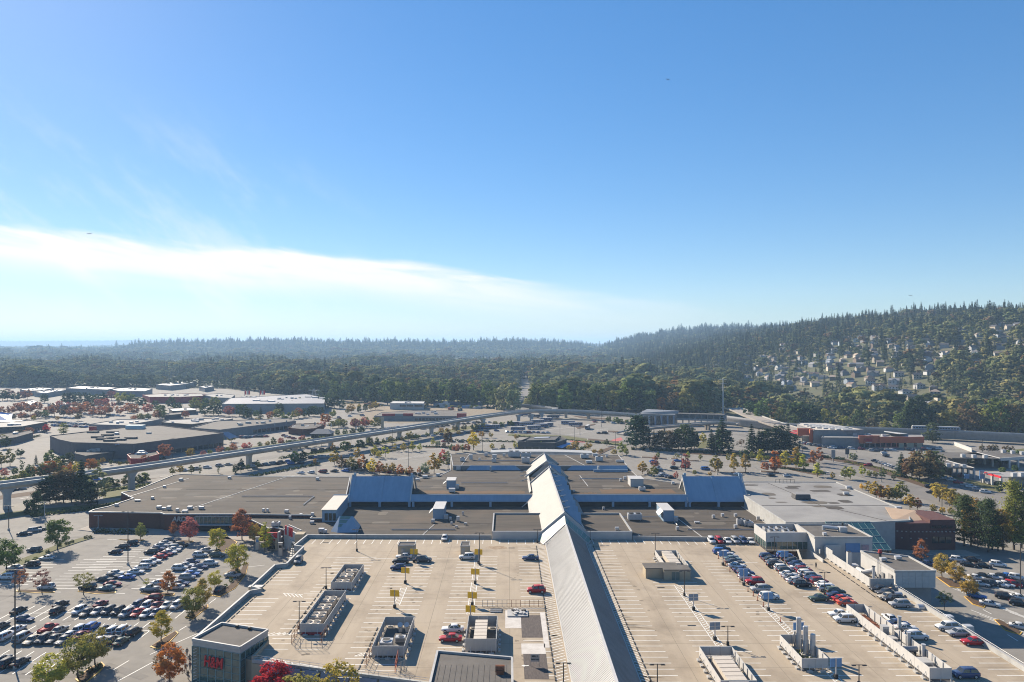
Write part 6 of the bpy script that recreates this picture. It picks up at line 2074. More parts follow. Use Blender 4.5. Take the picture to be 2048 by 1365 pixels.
LEFT = [
 (980, 337, 'kU', 180), (917, 367, 'kU', 180), (862, 403, 'kH', 180), (1272, 318, 'dU', 0), (1240, 335, 'sS', 0), (1207, 354, 'sS', 0), (1178, 377, 'nS', 0), (1133, 404, 'kU', 180), (1192, 440, 'rS', 180),
 (1355, 350, 'kU', 0), (1310, 370, 'sU', 0), (1298, 386, 'wS', 0), (1268, 405, 'wS', 0), (1232, 420, 'mS', 0),
 (1148, 470, 'wS', 0), (1108, 490, 'wU', 0), (1064, 520, 'wU', 180), (1017, 552, 'wS', 0),
 (868, 562, 'wS', 0), (833, 585, 'dS', 0), (782, 608, 'dS', 0), (951, 592, 'bS', 180), (842, 646, 'mS', 0), (655, 668, 'kU', 180), (797, 676, 'tS', 180),
 (1497, 425, 'wU', 0), (1625, 428, 'eU', 0), (1550, 390, 'sS', 0), (1345, 525, 'wU', 0), (1392, 503, 'wS', 0), (1437, 474, 'nS', 0), (1575, 490, 'wU', 0), (1492, 516, 'nS', 0), (1452, 546, 'sS', 0), (1432, 568, 'bS', 0),
 (1400, 596, 'sU', 0), (1350, 640, 'nS', 0), (1315, 668, 'wS', 180), (1195, 636, 'wS', 0), (1126, 682, 'sP', 180), (1740, 577, 'sS', 0), (1643, 682, 'dS', 90), (1146, 752, 'mU', 180),
 (455, 795, 'kS', 60), (432, 848, 'kU', 62), (755, 795, 'mS', 62), (593, 846, 'wU', 240), (650, 860, 'dS', 240), (732, 850, 'sS', 240), (812, 848, 'dU', 240), (883, 852, 'kU', 240), (945, 868, 'sU', 240), (1025, 862, 'rS', 240), (1093, 872, 'wH', 240), (1168, 862, 'nS', 240),
 (1028, 806, 'nU', 240), (1097, 812, 'wU', 240), (1167, 810, 'mS', 240), (1247, 808, 'wS', 240), (1325, 808, 'wU', 240), (140, 842, 'kS', 50), (184, 908, 'nS', 350),
 (362, 985, 'rP', 60), (5, 960, 'dS', 60), (130, 985, 'wS', 45), (42, 1040, 'wU', 45), (168, 1050, 'sV', 55), (238, 1068, 'cS', 235), (328, 1062, 'dU', 235), (405, 1060, 'dS', 235), (445, 992, 'gS', 55), (478, 1068, 'gS', 235), (530, 1028, 'wS', 55), (605, 985, 'wU', 55), (690, 968, 'bU', 55),
 (612, 1030, 'mS', 55), (780, 985, 'dS', 55), (850, 998, 'wU', 55), (922, 992, 'wU', 55), (1002, 1008, 'kU', 55), (908, 1078, 'eS', 55), (840, 1065, 'dS', 55), (752, 1070, 'wS', 55), (680, 1050, 'sS', 55),
 (15, 1215, 'dS', 50), (62, 1240, 'kU', 48), (152, 1232, 'kS', 45), (183, 265, 'kS', 20), (258, 240, 'sU', 20), (292, 228, 'dS', 20), (258, 388, 'dU', 180), (352, 448, 'wS', 180), (240, 498, 'kU', 180), (108, 520, 'wS', 180), (125, 556, 'nU', 180), (48, 592, 'wU', 180), (345, 668, 'wU', 180)]
# the rows nearer the tower stand square to the lanes: turn their stall angle into the lane's own frame
LEFT = [(x, y, c, (h if h in (0, 180, 20, 350, 90) else (86 if h < 180 else 266))) for (x, y, c, h) in LEFT]
park(LEFT, c1, 0.0, 'in the ground car park beside the deck', 'cars in the ground car park', 2)
DECK_L = [(812, 470, 'gU', 275), (1905, 300, 'wH', 270), (1602, 438, 'wS', 180), (1577, 474, 'kU', 180), (1557, 520, 'nH', 180), (1746, 463, 'dU', 0), (1128, 668, 'rH', 180)]
park(DECK_L, c2, DZ, 'on the deck left of the long metal roof', 'cars on the deck', 2)
DECK_M = [(352, 443, 'wU', 180), (826, 448, 'nS', 180), (870, 692, 'rU', 180), (245, 985, 'wS', 180), (228, 1056, 'rS', 180)]
park(DECK_M, c3, DZ, 'on the deck between the yellow signs and metal roof', 'cars on the deck', 2)
DECK_R = [(535, 320, 'wU', 270), (593, 320, 'rU', 270), (653, 320, 'wS', 270), (712, 320, 'sU', 270), (770, 320, 'nU', 270), (830, 322, 'wS', 265),
    (618, 382, 'kU', 0), (605, 403, 'bU', 0), (642, 418, 'wS', 0), (672, 436, 'sS', 0), (692, 458, 'tS', 0), (702, 480, 'dS', 0), (724, 508, 'wS', 0), (760, 542, 'nS', 0), (790, 565, 'nU', 0), (802, 596, 'wU', 0), (858, 630, 'rU', 180), (898, 685, 'sU', 180), (966, 742, 'wU', 0),
    (955, 443, 'nU', 0), (978, 462, 'dS', 0), (1003, 482, 'gS', 0), (1012, 505, 'kU', 0), (1068, 530, 'wU', 0), (1092, 550, 'dU', 0), (1112, 574, 'wS', 0), (1132, 596, 'sS', 0), (1162, 622, 'wS', 0), (1213, 648, 'kU', 0),
    (1082, 432, 'bU', 0), (1108, 452, 'dU', 0), (1142, 472, 'dS', 0), (1172, 498, 'nS', 0), (1190, 522, 'wS', 0), (1226, 546, 'mU', 0), (1247, 570, 'wU', 0), (1287, 588, 'sU', 0), (1302, 608, 'nS', 0), (1342, 630, 'mU', 0), (1377, 652, 'wS', 0), (1397, 680, 'wU', 0), (1462, 704, 'eU', 0), (1472, 734, 'nS', 0), (1513, 760, 'rS', 0), (1545, 785, 'oS', 0),
    (1336, 752, 'eS', 180), (1488, 872, 'wS', 180), (1530, 912, 'wU', 180)]
park(DECK_R, c4, DZ, 'on the deck right of the long metal roof', 'cars on the deck', 2)
DECK_E = [(595, 684, 'kS', 180), (640, 710, 'dS', 180), (655, 742, 'cS', 180), (700, 764, 'kU', 180), (745, 800, 'sU', 180), (672, 905, 'wS', 90), (735, 945, 'nS', 0), (792, 978, 'wS', 0), (868, 1040, 'wU', 0), (1102, 972, 'wU', 180), (1183, 1014, 'sS', 180), (1296, 1082, 'rS', 180), (1236, 1326, 'nU', 180)]
park(DECK_E, c5, DZ, 'on the deck between white screen and parapet', 'cars on the deck', 2)
RIGHT = [(1180, 462, 'wU', 330), (1292, 462, 'kS', 325), (1262, 498, 'kS', 325), (1372, 506, 'kS', 325), (1480, 498, 'wU', 330), (1318, 596, 'wS', 325), (1372, 586, 'kS', 325), (1447, 592, 'wS', 325), (1505, 588, 'kS', 325), (1553, 586, 'bS', 325), (1622, 596, 'wU', 325),
    (1345, 642, 'wS', 325), (1375, 640, 'dU', 325), (1433, 640, 'dU', 325), (1490, 648, 'wS', 325), (1535, 646, 'wS', 325), (1592, 648, 'rU', 325), (1655, 648, 'kS', 325), (1322, 734, 'bS', 325), (1418, 793, 'wS', 330), (1533, 742, 'kU', 325), (1640, 745, 'wS', 325), (1640, 792, 'kU', 325), (1648, 965, 'wS', 325), (955, 490, 'nS', 325), (1218, 630, 'wS', 325)]
park(RIGHT, c5, 0.0, 'in the ground car park right of the white annex', 'cars in the right-hand car park', 2)
# ================================================================ furniture of the deck
def rect4(pts, z):
 q = [P(x, y, z) for x, y in pts]
 x0, x1 = (q[0][0] + q[3][0]) / 2, (q[1][0] + q[2][0]) / 2
 y1, y0 = (q[0][1] + q[1][1]) / 2, (q[2][1] + q[3][1]) / 2
 return x0, x1, y0, y1
def screen(pts, label, h=2.2, pitch=2.4, mat=None, name='equipment_screen', blocks=True, m2=None):
 mat = mat or M_PANEL
 z0 = DZ + 0.55
 x0, x1, y0, y1 = rect4(pts, DZ + h)
 t = thing(name, label, 'plant screen', ((x0 + x1) / 2, (y0 + y1) / 2, DZ), 0, 'plant screens on the deck')
 hh = h - 0.55
 pm = {}
 for (a, b) in (((x0, y0), (x1, y0)), ((x1, y0), (x1, y1)), ((x1, y1), (x0, y1)), ((x0, y1), (x0, y0))):
  d = Vector((b[0] - a[0], b[1] - a[1]))
  n = max(1, round(d.length / pitch))
  w = d.length / n
  an = math.atan2(d.y, d.x)
  key = round(w, 3)
  if key not in pm:
   pm[key] = (MB().box(0, 0, 0, w - 0.05, 0.1, hh).mesh('wall_panel', mat), MB().box(0, 0, 0, 0.12, 0.16, h - 0.05).mesh('post', m2 or M_GALV))
  for i in range(n):
   c = Vector(a) + d * ((i + 0.5) / n)
   part('wall_panel', pm[key][0], t, (c.x - t.location.x, c.y - t.location.y, 0.55), (0, 0, an))
   c = Vector(a) + d * (i / n)
   inn = Vector((-d.y, d.x)).normalized() * 0.1
   part('post', pm[key][1], t, (c.x + inn.x - t.location.x, c.y + inn.y - t.location.y, 0), (0, 0, an))
   if blocks and d.length > 4:
    c = Vector(a) + d * ((i + 0.5) / n) - inn * 5.5
    if i % 1 == 0:
     part('ballast_block', BLOCK, t, (c.x - t.location.x, c.y - t.location.y, 0), (0, 0, an))
     part('brace', BRACE, t, (c.x - t.location.x, c.y - t.location.y, 0.25), (0, 0, an))
 MB().box((x0 + x1) / 2, (y0 + y1) / 2, DZ + 0.005, x1 - x0 - 0.2, y1 - y0 - 0.2, 0.12).build('plinth', M_ROOFM, t)
 return t, (x0, x1, y0, y1)
BLOCK = MB().box(0, 0, 0, 1.0, 0.5, 0.3).mesh('ballast_block', M_FLASH)
BRACE = MB().tube((0, 0, 0), (0, 0.5, 1.1), 0.05, n=5).mesh('brace', M_GALV)
def condenser(x, y, w, d, h, nx, ny, label, m=M_TAN, zz=DZ + 0.13, rot=0.0):
 t = thing('condenser_unit', label, 'air unit', (x, y, zz), rot, 'plant inside the deck screens')
 MB().box(0, 0, 0, w, d, 0.15).build('base_frame', M_DARK, t, local=True)
 MB().box(0, 0, 0.15, w, d, h).build('casing', m, t, local=True)
 for i in range(nx):
  for j in range(ny):
   r = min(w / nx, d / ny) * 0.38
   fx, fy = (i + 0.5) / nx * w - w / 2, (j + 0.5) / ny * d - d / 2
   f = MB().tube((fx, fy, h + 0.15), (fx, fy, h + 0.38), r, n=14).build('fan_ring', m, t, local=True)
   MB().tube((fx, fy, h + 0.383), (fx, fy, h + 0.39), r * 0.86, n=14).build('fan', M_DARK, f, local=True)
 g = MB()
 for k in range(5):
  g.box(0, -d / 2 - 0.02, 0.35 + k * (h - 0.4) / 5, w * 0.9, 0.05, 0.08)
 stuff(g.build('louvre', M_STEEL, t, local=True))
 return t
def long_louvre(x0, x1, y0, y1, z0, h, label, n):
 t = thing('louvred_unit', label, 'air unit', ((x0 + x1) / 2, (y0 + y1) / 2, z0), 0, 'plant inside the deck screens')
 w, d = x1 - x0, y1 - y0
 MB().box(0, 0, 0, w, d, h).build('casing', M_TAN, t, local=True)
 me = MB().box(0, 0, 0, w + 0.16, d / n - 0.22, 0.14).mesh('top_panel', M_TAN)
 for i in range(n):
  part('top_panel', me, t, (0, -d / 2 + d * (i + 0.5) / n, h))
 return t
def deck_plant():
 tA, r = screen([(688.8, 1128.9), (725.7, 1128.9), (704.8, 1165.3), (662.9, 1163.6)], 'grey panel screen behind the red hatchback, left part of the deck', 2.2)
 cx, cy = (r[0] + r[1]) / 2, (r[2] + r[3]) / 2
 condenser(cx - 0.5, cy - 5.0, 3.4, 3.4, 1.3, 2, 2, 'four-fan tan unit, nearer one behind the red hatchback')
 condenser(cx - 0.5, cy + 0.2, 3.4, 3.2, 1.3, 2, 2, 'four-fan tan unit, farther one behind the red hatchback')
 condenser(cx - 0.2, cy + 5.2, 3.2, 2.2, 1.0, 2, 1, 'twin-fan tan unit farthest back in the screen behind the red hatchback')
 tB, r = screen([(648.7, 1181.3), (691.5, 1181.3), (647.4, 1248), (600.6, 1248)], 'long grey panel screen with four fan units, orange barriers at its front', 2.3)
 cx = (r[0] + r[1]) / 2 - 0.3
 for i, nm in enumerate(('nearest', 'second', 'third', 'farthest')):
  condenser(cx - 0.4, r[2] + 2.6 + i * 4.9, 3.2, 3.4, 1.2, 2, 2, '%s four-fan tan unit in the long grey screen' % nm)
 MB().box((r[0] + r[1]) / 2, r[2] - 0.1, DZ + 0.02, r[1] - r[0] - 0.8, 0.2, 0.5).build('base_opening', M_REDDK, tB)
 tC, r = screen([(769.8, 1234), (826, 1234), (810.5, 1292.8), (745.7, 1292.3)], 'wide grey panel screen with mixed plant, left of the entrance block', 2.4)
 condenser((r[0] + r[1]) / 2 - 0.2, r[2] + 1.5, 3.6, 1.8, 1.2, 3, 1, 'three-fan pale unit at the front of the wide grey screen', M_GALV)
 condenser(r[0] + 2.0, r[2] + 4.6, 2.4, 2.4, 1.4, 1, 1, 'single-fan grey unit midway in the wide grey screen', M_GALV)
 condenser(r[0] + 4.4, r[2] + 7.6, 2.0, 1.4, 1.0, 1, 1, 'small single-fan unit in the middle of the wide grey screen', M_GALV)
 for i, x in enumerate((r[0] + 3.6, r[0] + 5.0)):
  v = thing('exhaust_vent', 'round-headed exhaust vent at the back of the wide grey screen, %s' % ('left one' if i == 0 else 'right one'), 'vent', (x, r[3] - 2.4, DZ + 0.13), 0, 'plant inside the deck screens')
  MB().tube((0, 0, 0), (0, 0, 1.3), 0.4, n=12).build('pipe', M_GALV, v, local=True)
  MB().tube((0, 0, 1.3), (0, -0.5, 1.7), 0.5, 0.55, n=12).build('hood', M_GALV, v, local=True)
 tD, r = screen([(936.8, 1232), (993.7, 1232), (993.7, 1278), (932.2, 1278)], 'squarish white screen round a tan louvred unit beside the grey patches', 2.9)
 long_louvre(r[0] + 1.6, r[0] + 4.0, r[2] + 0.8, r[3] - 1.2, DZ + 0.13, 2.3, 'tan louvred unit in the squarish white screen', 6)
 tE, r = screen([(1312, 1101), (1352, 1101), (1377.6, 1131), (1330, 1131)], 'white panel screen behind the beige stair hut', 2.2, mat=M_WHITE)
 long_louvre(r[0] + 1.7, r[1] - 1.7, r[2] + 1.5, r[3] - 0.8, DZ + 0.13, 2.0, 'tan louvred unit in the white screen behind the beige hut', 8)
 tG, r = screen([(1399, 1293.3), (1464.5, 1293.3), (1512.6, 1361), (1441.7, 1361)], 'white panel screen at the near edge of the deck, tan unit inside', 2.3, mat=M_WHITE)
 long_louvre(r[0] + 1.4, r[1] - 1.6, r[2] - 3.0, r[3] - 4.0, DZ + 0.13, 1.9, 'tan louvred unit in the white screen at the near edge', 8)
 q = MB()
 for i in range(6):
  q.box(r[0] + 0.4 + i * (r[1] - r[0] - 0.8) / 5, r[3] - 3.0, DZ + 0.12, 0.12, 0.12, 1.7)
 q.box((r[0] + r[1]) / 2, r[3] - 3.0, DZ + 1.6, r[1] - r[0] - 0.6, 0.14, 0.14)
 q.build('inner_frame', M_WHITE, tG)
 tH, r = screen([(1559.4, 1269.5), (1606.2, 1269.5), (1658.3, 1316.9), (1604.8, 1316.9)], 'white panel screen round three tall grey flues', 2.4, mat=M_WHITE)
 for i, (px, yb, h) in enumerate(((1597.5, 1300, 6.2), (1611, 1312, 5.6), (1625.8, 1316, 4.4))):
  p = P(px, yb, DZ)
  f = thing('flue_stack', '%s of three tall grey oval flues in the white screen' % ('tallest and leftmost', 'middle', 'shortest and rightmost')[i], 'flue', (p[0], p[1], DZ + 0.13), 0, 'flues in the white screen')
  g = MB()
  n = 16
  ring = lambda s, z: [(0.5 * s * math.cos(2 * math.pi * k / n), 0.38 * s * math.sin(2 * math.pi * k / n), z) for k in range(n)]
  g.add(ring(1, 0) + ring(1, h) + ring(0.85, h + 0.12), [(k, (k + 1) % n, n + (k + 1) % n, n + k) for k in range(n)] + [(n + k, n + (k + 1) % n, 2 * n + (k + 1) % n, 2 * n + k) for k in range(n)] + [tuple(range(2 * n, 3 * n))])
  g.build('pipe', M_GALV, f, local=True)
  MB().tube((-0.68, 0.3, 0), (-0.68, 0.3, h * 0.55), 0.16, n=8).build('side_pipe', M_STEEL, f, local=True)
  MB().box(0, 0, 0, 1.7, 1.3, 0.3).build('footing', M_KERB, f, local=True)
 w = MB()
 rg = random.Random(9)
 for i in range(140):
  x, y = rg.uniform(r[0] + 0.6, r[1] - 0.6), rg.uniform(r[2] + 0.5, r[3] - 3)
  h = rg.uniform(0.2, 0.8)
  a = rg.random() * 6
  w.add([(x, y, DZ + 0.1), (x + 0.35 * math.cos(a), y + 0.35 * math.sin(a), DZ + 0.13 + h * 0.5), (x + 0.1 * math.cos(a + 2), y + 0.2, DZ + 0.13 + h)], [(0, 1, 2)])
 o = w.build('weeds', material('weeds', (0.10, 0.16, 0.03), (0.16, 0.15, 0.05), 1.5, 0.9))
 stuff(o)
 tI, r = screen([(1692.3, 1208.6), (1725.7, 1208.6), (1905, 1335.7), (1862, 1337)], 'very long white panel screen on the right of the deck, rusty plant inside', 2.5, mat=M_WHITE)
 for i, (u, nm) in enumerate(((0.80, 'rusty'), (0.22, 'red-brown'))):
  t = thing('steel_rack', '%s slatted steel rack in the very long white screen' % ('large rusty' if i == 0 else 'small red-brown'), 'rack', ((r[0] + r[1]) / 2 - 0.1, r[2] + (r[3] - r[2]) * u, DZ + 0.13), 0, 'plant inside the deck screens')
  L_ = 9 if i == 0 else 4
  for s in (-1.1, 1.1):
   MB().box(s, 0, 0, 0.25, L_, 0.7).build('rail', M_RUST, t, local=True)
  me = MB().box(0, 0, 0, 2.5, 0.4, 0.12).mesh('slat', M_RUST)
  for k in range(int(L_ / 0.75)):
   part('slat', me, t, (0, -L_ / 2 + 0.4 + k * 0.75, 0.7))
 xx = (r[0] + r[1]) / 2
 for i, (u, w_, d_, h_, lb) in enumerate(((0.62, 1.3, 1.3, 2.2, 'upright pale cabinet'), (0.54, 2.0, 1.8, 0.9, 'low dark unit'), (0.45, 2.4, 3.0, 0.5, 'flat dark hatch'), (0.17, 2.0, 2.4, 1.4, 'grey boxed unit'), (0.08, 1.6, 1.6, 1.0, 'small grey unit'))):
  t = thing('plant_cabinet', '%s inside the very long white screen' % lb, 'air unit', (xx + 0.2, r[2] + (r[3] - r[2]) * u, DZ + 0.13), 0, 'plant inside the deck screens')
  MB().box(0, 0, 0, w_, d_, h_).build('casing', M_GALV if i != 2 else M_DARKWALL, t, local=True)
  MB().box(0, -d_ / 2 - 0.02, h_ * 0.2, w_ * 0.7, 0.05, h_ * 0.6).build('louvre', M_STEEL, t, local=True)
  MB().box(0, 0, h_ + 0.003, w_ + 0.1, d_ + 0.1, 0.08).build('lid', M_FLASH, t, local=True)
 tk = thing('fuel_tank', 'grey horizontal tank in the very long white screen', 'tank', (xx, r[2] + (r[3] - r[2]) * 0.31, DZ + 0.13), 0, 'plant inside the deck screens')
 MB().tube((-1.3, 0, 1.6), (1.3, 0, 1.6), 0.55, n=14).build('drum', M_STEEL, tk, local=True)
 for s in (-0.8, 0.8):
  MB().box(s, 0, 0, 0.2, 0.9, 1.2).build('saddle', M_DARK, tk, local=True)
 for i, (px, yb, h) in enumerate(((1799, 1275, 4.2), (1817.5, 1301, 3.4), (1847, 1324, 3.2))):
  p = P(px, yb, DZ)
  f = thing('flue_stack', '%s white flue along the very long white screen' % ('tallest', 'middle', 'nearest')[i], 'flue', (p[0], p[1], DZ + 0.02), 0, 'flues in the long white screen')
  MB().tube((0, 0, 0), (0, 0, h), 0.36, n=12).build('pipe', M_WHITE, f, local=True)
  MB().tube((0, 0, h), (0, 0, h + 0.18), 0.42, n=12).build('rim', M_GALV, f, local=True)
 # stair huts
 def hut(x0, x1, yb, h, d, lab, dark_roof=True):
  a, b = P(x0, yb, DZ), P(x1, yb, DZ)
  w = b[0] - a[0]
  t = thing('stair_hut', lab, 'hut', ((a[0] + b[0]) / 2, a[1], DZ), 0, 'stair huts on the deck')
  MB().box(0, d / 2, 0, w, d, h).build('wall', M_BEIGE, t, local=True)
  MB().box(0, d / 2, h - 0.25, w - 0.3, d - 0.3, 0.27).build('roof', M_ROOF2, t, local=True)
  r_ = MB()
  for (p, q) in (((-w / 2, 0), (w / 2, 0)), ((w / 2, 0), (w / 2, d)), ((w / 2, d), (-w / 2, d)), ((-w / 2, d), (-w / 2, 0))):
   r_.wall(p, q, h - 0.1, h + 0.2, 0.16)
  r_.build('parapet', M_FLASH, t, local=True)
  MB().box(-w * 0.2, -0.04, 0, 1.0, 0.1, 2.1).build('door', M_STEEL, t, local=True)
  return t
 hut(796, 829, 1112, 2.9, 3.5, 'small beige stair hut behind the four cars by a yellow sign')
 hut(921, 938.5, 1111, 2.6, 4.5, 'narrow beige hut behind the white car by a yellow sign')
 # the larger beige hut with its stepped plan
 a = P(1328, 1160.5, DZ)
 t = thing('stair_hut', 'large beige stair hut with stepped plan and green door', 'hut', (a[0], a[1], DZ), 0, 'stair huts on the deck')
 k = a[1] / F
 w = (1381 - 1328) * k
 MB().box(w / 2, 2.0, 0, w, 4.0, 2.5).build('wall', M_BEIGE, t, local=True)
 MB().box(-2.2, 3.4, 0, 4.6, 4.2, 2.5).build('side_wall', M_BEIGE, t, local=True)
 MB().box(w / 2 - 1.3, 5.0, 0, w - 2.6, 2.2, 2.5).build('back_wall', M_BEIGE, t, local=True)
 for (x, y, sx, sy) in ((w / 2, 2.0, w, 4.0), (-2.2, 3.4, 4.6, 4.2), (w / 2 - 1.3, 5.0, w - 2.6, 2.2)):
  MB().box(x, y, 2.5, sx + 0.25, sy + 0.25, 0.22 + x * 0.002).build('roof', M_ROOFM, t, local=True)
 MB().box(w * 0.44, -0.05, 0, 2.0, 0.12, 2.1).build('door', material('door_green_grey', (0.12, 0.15, 0.13), rough=0.5), t, local=True)
 MB().box(w * 0.44, -0.12, 0, 0.08, 0.06, 2.1).build('door_post', M_FLASH, t, local=True)
deck_plant()
def sign_posts():
 YS = [(827.8, 1124, 1098, 'above the four cars by a small hut'), (810.6, 1167, 1135, 'second from the back in its line'), (789.5, 1216, 1180, 'nearest in its line, empty stalls round it'),
    (957, 1127.5, 1098.5, 'beside the white car at the back'), (950.5, 1168, 1137.5, 'second from the back beside the middle line'), (944.5, 1203, 1184, 'third from the back beside the middle line'), (941, 1229, 1211, 'nearest, just behind the squarish white screen')]
 for i, (px, yb, yt, lab) in enumerate(YS):
  yb2 = max(yb, yt + 27)
  p = P(px, yb2, DZ)
  h = (yb2 - yt) * p[1] / F
  t = thing('zone_sign', 'yellow two-leaf sign on a post, %s' % lab, 'sign', (p[0], p[1], DZ), R(-8), 'yellow signs on the deck')
  MB().tube((0, 0, 0), (0, 0, h), 0.11, n=8).build('post', M_STEEL, t, local=True)
  MB().box(0, 0, 0, 0.6, 0.6, 0.75).build('base', M_DARK, t, local=True)
  for s in (-1, 1):
   MB().box(s * 0.62, -0.02 * s, h - 1.55, 0.98, 0.07, 1.5).build('leaf', M_YELLOW, t, local=True)
 BS = [(1387, 1220.6, 1187.5, 0, 'left of the three lamp posts, empty stalls round it'), (1429.8, 1280.7, 1244, 0, 'behind the near white screen with the tan unit'), (1597, 1283, 1244.5, 1, 'behind the three tall flues'),
    (1671.8, 1357, 1316, 1, 'nearest, right of the three-flue screen'), (1536.7, 1221.4, 1185, 1, 'at the front end of the parked row'), (1487.5, 1171, 1139, 1, 'midway along the first parked row'), (1446, 1131, 1101, 1, 'at the back of the first parked row'), (1569, 1132, 1102, 1, 'before the white pavilion')]
 for i, (px, yb, yt, blue, lab) in enumerate(BS):
  p = P(px, yb, DZ)
  h = (yb - yt) * p[1] / F
  t = thing('zone_sign', '%s two-leaf sign, %s' % ('blue' if blue else 'slate grey', lab), 'sign', (p[0], p[1], DZ), R(6), 'blue signs on the deck')
  MB().tube((0, 0, 0), (0, 0, h), 0.13, n=8).build('post', M_GALV, t, local=True)
  MB().box(0, 0, 0, 0.6, 0.6, 0.75).build('base', M_DARK, t, local=True)
  for s in (-1, 1):
   f = MB().box(s * 0.62, -0.02 * s, h - 1.65, 0.98, 0.07, 1.55).build('leaf', M_BLUE if blue else M_GREYBLUE, t, local=True)
   if not blue:
    MB().box(s * 0.62, -0.07, h - 0.95, 0.98, 0.04, 0.12).build('band', M_GALV, f, local=True)
sign_posts()
def lamp(px, yb, yt, z, label, group, arm=1.5, r=0.11, m=None, heads=2, double=True):
 m = m or M_POLE
 p = P(px, yb, z)
 h = (yb - yt) * p[1] / F
 t = thing('lamp_post', label, 'lamp post', (p[0], p[1], z), 0, group)
 MB().tube((0, 0, 0.7), (0, 0, h), r, r * 0.75, 8).build('pole', m, t, local=True)
 MB().tube((0, 0, 0), (0, 0, 0.75), r * 2.6, n=10).build('base', M_KERB if z == 0 else M_DARK, t, local=True)
 MB().box(0, 0, h - 0.12, arm * (2 if double else 1), 0.1, 0.1).build('arm', m, t, local=True)
 for s in ((-1, 1) if double else (1,)):
  MB().box(s * arm * 0.85, 0, h - 0.22, 0.8, 0.36, 0.16, top=0.85).build('head', m, t, local=True)
 return t
for i_, (px, yb, yt) in enumerate(((713.7, 1103, 1059), (652.2, 1178, 1135), (598.4, 1258, 1202), (959, 1131, 1065.5), (1074.7, 1086, 1059), (1180.3, 1083, 1060), (1310.5, 1111, 1067), (1368.8, 1192.5, 1141.5), (1455.7, 1291.5, 1252), (1549.2, 1113.6, 1073.5), (1649.5, 1191, 1144.4), (1802.5, 1315, 1257), (1127, 1392, 1325.5), (1314.7, 1392, 1328), (1718, 1372, 1329.5))):
 wh = ['behind the left screens on the left deck', 'by the second grey screen on its left', 'at the front left of the long grey screen', 'behind the back yellow sign of the middle line', 'at the left foot of the glazed collar', 'at the right foot of the glazed collar', 'behind the beige stair hut',
    'in front of the beige stair hut', 'behind the near white screen with tan unit', 'before the glazed white pavilion', 'in the third parked row', 'against the very long white screen', 'at the bottom edge left of the metal roof', 'at the bottom edge right of the metal roof', 'at the bottom edge right of the three flues'][i_]
 lamp(px, yb, yt, DZ, 'dark twin-arm lamp post %s' % wh, 'lamp posts on the deck', 1.15)
for i_, (px, yb, yt) in enumerate(((256, 1130, 1023), (30, 1338, 1140), (17.5, 1061, 1012))):
 lamp(px, yb, yt, 0.0, ('tall dark lamp post with yellow base among the parked cars', 'tall dark lamp post at the left edge of the near rows', 'tall dark lamp post in the far left corner of the lot')[i_], 'tall lamp posts in the car parks', 1.8, 0.16)
for i_, (px, yb, yt) in enumerate(((89, 1037, 1004), (196.5, 1059, 1031), (274, 1056, 1032), (1884, 1030, 965), (2041, 1200, 1088))):
 lamp(px, yb, yt, 0.0, ('grey twin-head lamp post near the fir clump', 'pale lamp post before the left end of the brick wall', 'pale lamp post before the middle of the brick wall', 'tall dark lamp post beside the broad right-hand road', 'tall dark lamp post in the right-hand car park')[i_], 'lamp posts in the car parks', 1.5, 0.14, M_POLEG if i_ < 3 else M_POLE)
MIDL = ((632, 950, 882), (702, 915, 862), (785, 905, 858), (817, 935, 870), (878, 876, 842), (965, 903, 872), (1203, 855, 800), (1254, 885, 862), (1363, 941, 884), (1431, 910, 870), (1435, 950, 922), (1712, 905, 880), (1763, 965, 925), (1605, 920, 880), (1540, 870, 838), (1965, 912, 878), (245, 898, 880), (345, 925, 905), (1120, 880, 850), (1149, 883, 850), (1160, 870, 845), (1231, 898, 865), (1080, 862, 838), (1340, 858, 830), (1850, 875, 850), (1910, 890, 860), (1400, 852, 825))
for i_, (px, yb, yt) in enumerate(MIDL):
 lamp(px, yb, yt, 0.0, 'slender dark lamp post in the far lots beyond the mall, %s from the left' % nth(sorted(q[0] for q in MIDL).index(px)), 'lamp posts beyond the mall', 1.6, 0.12)
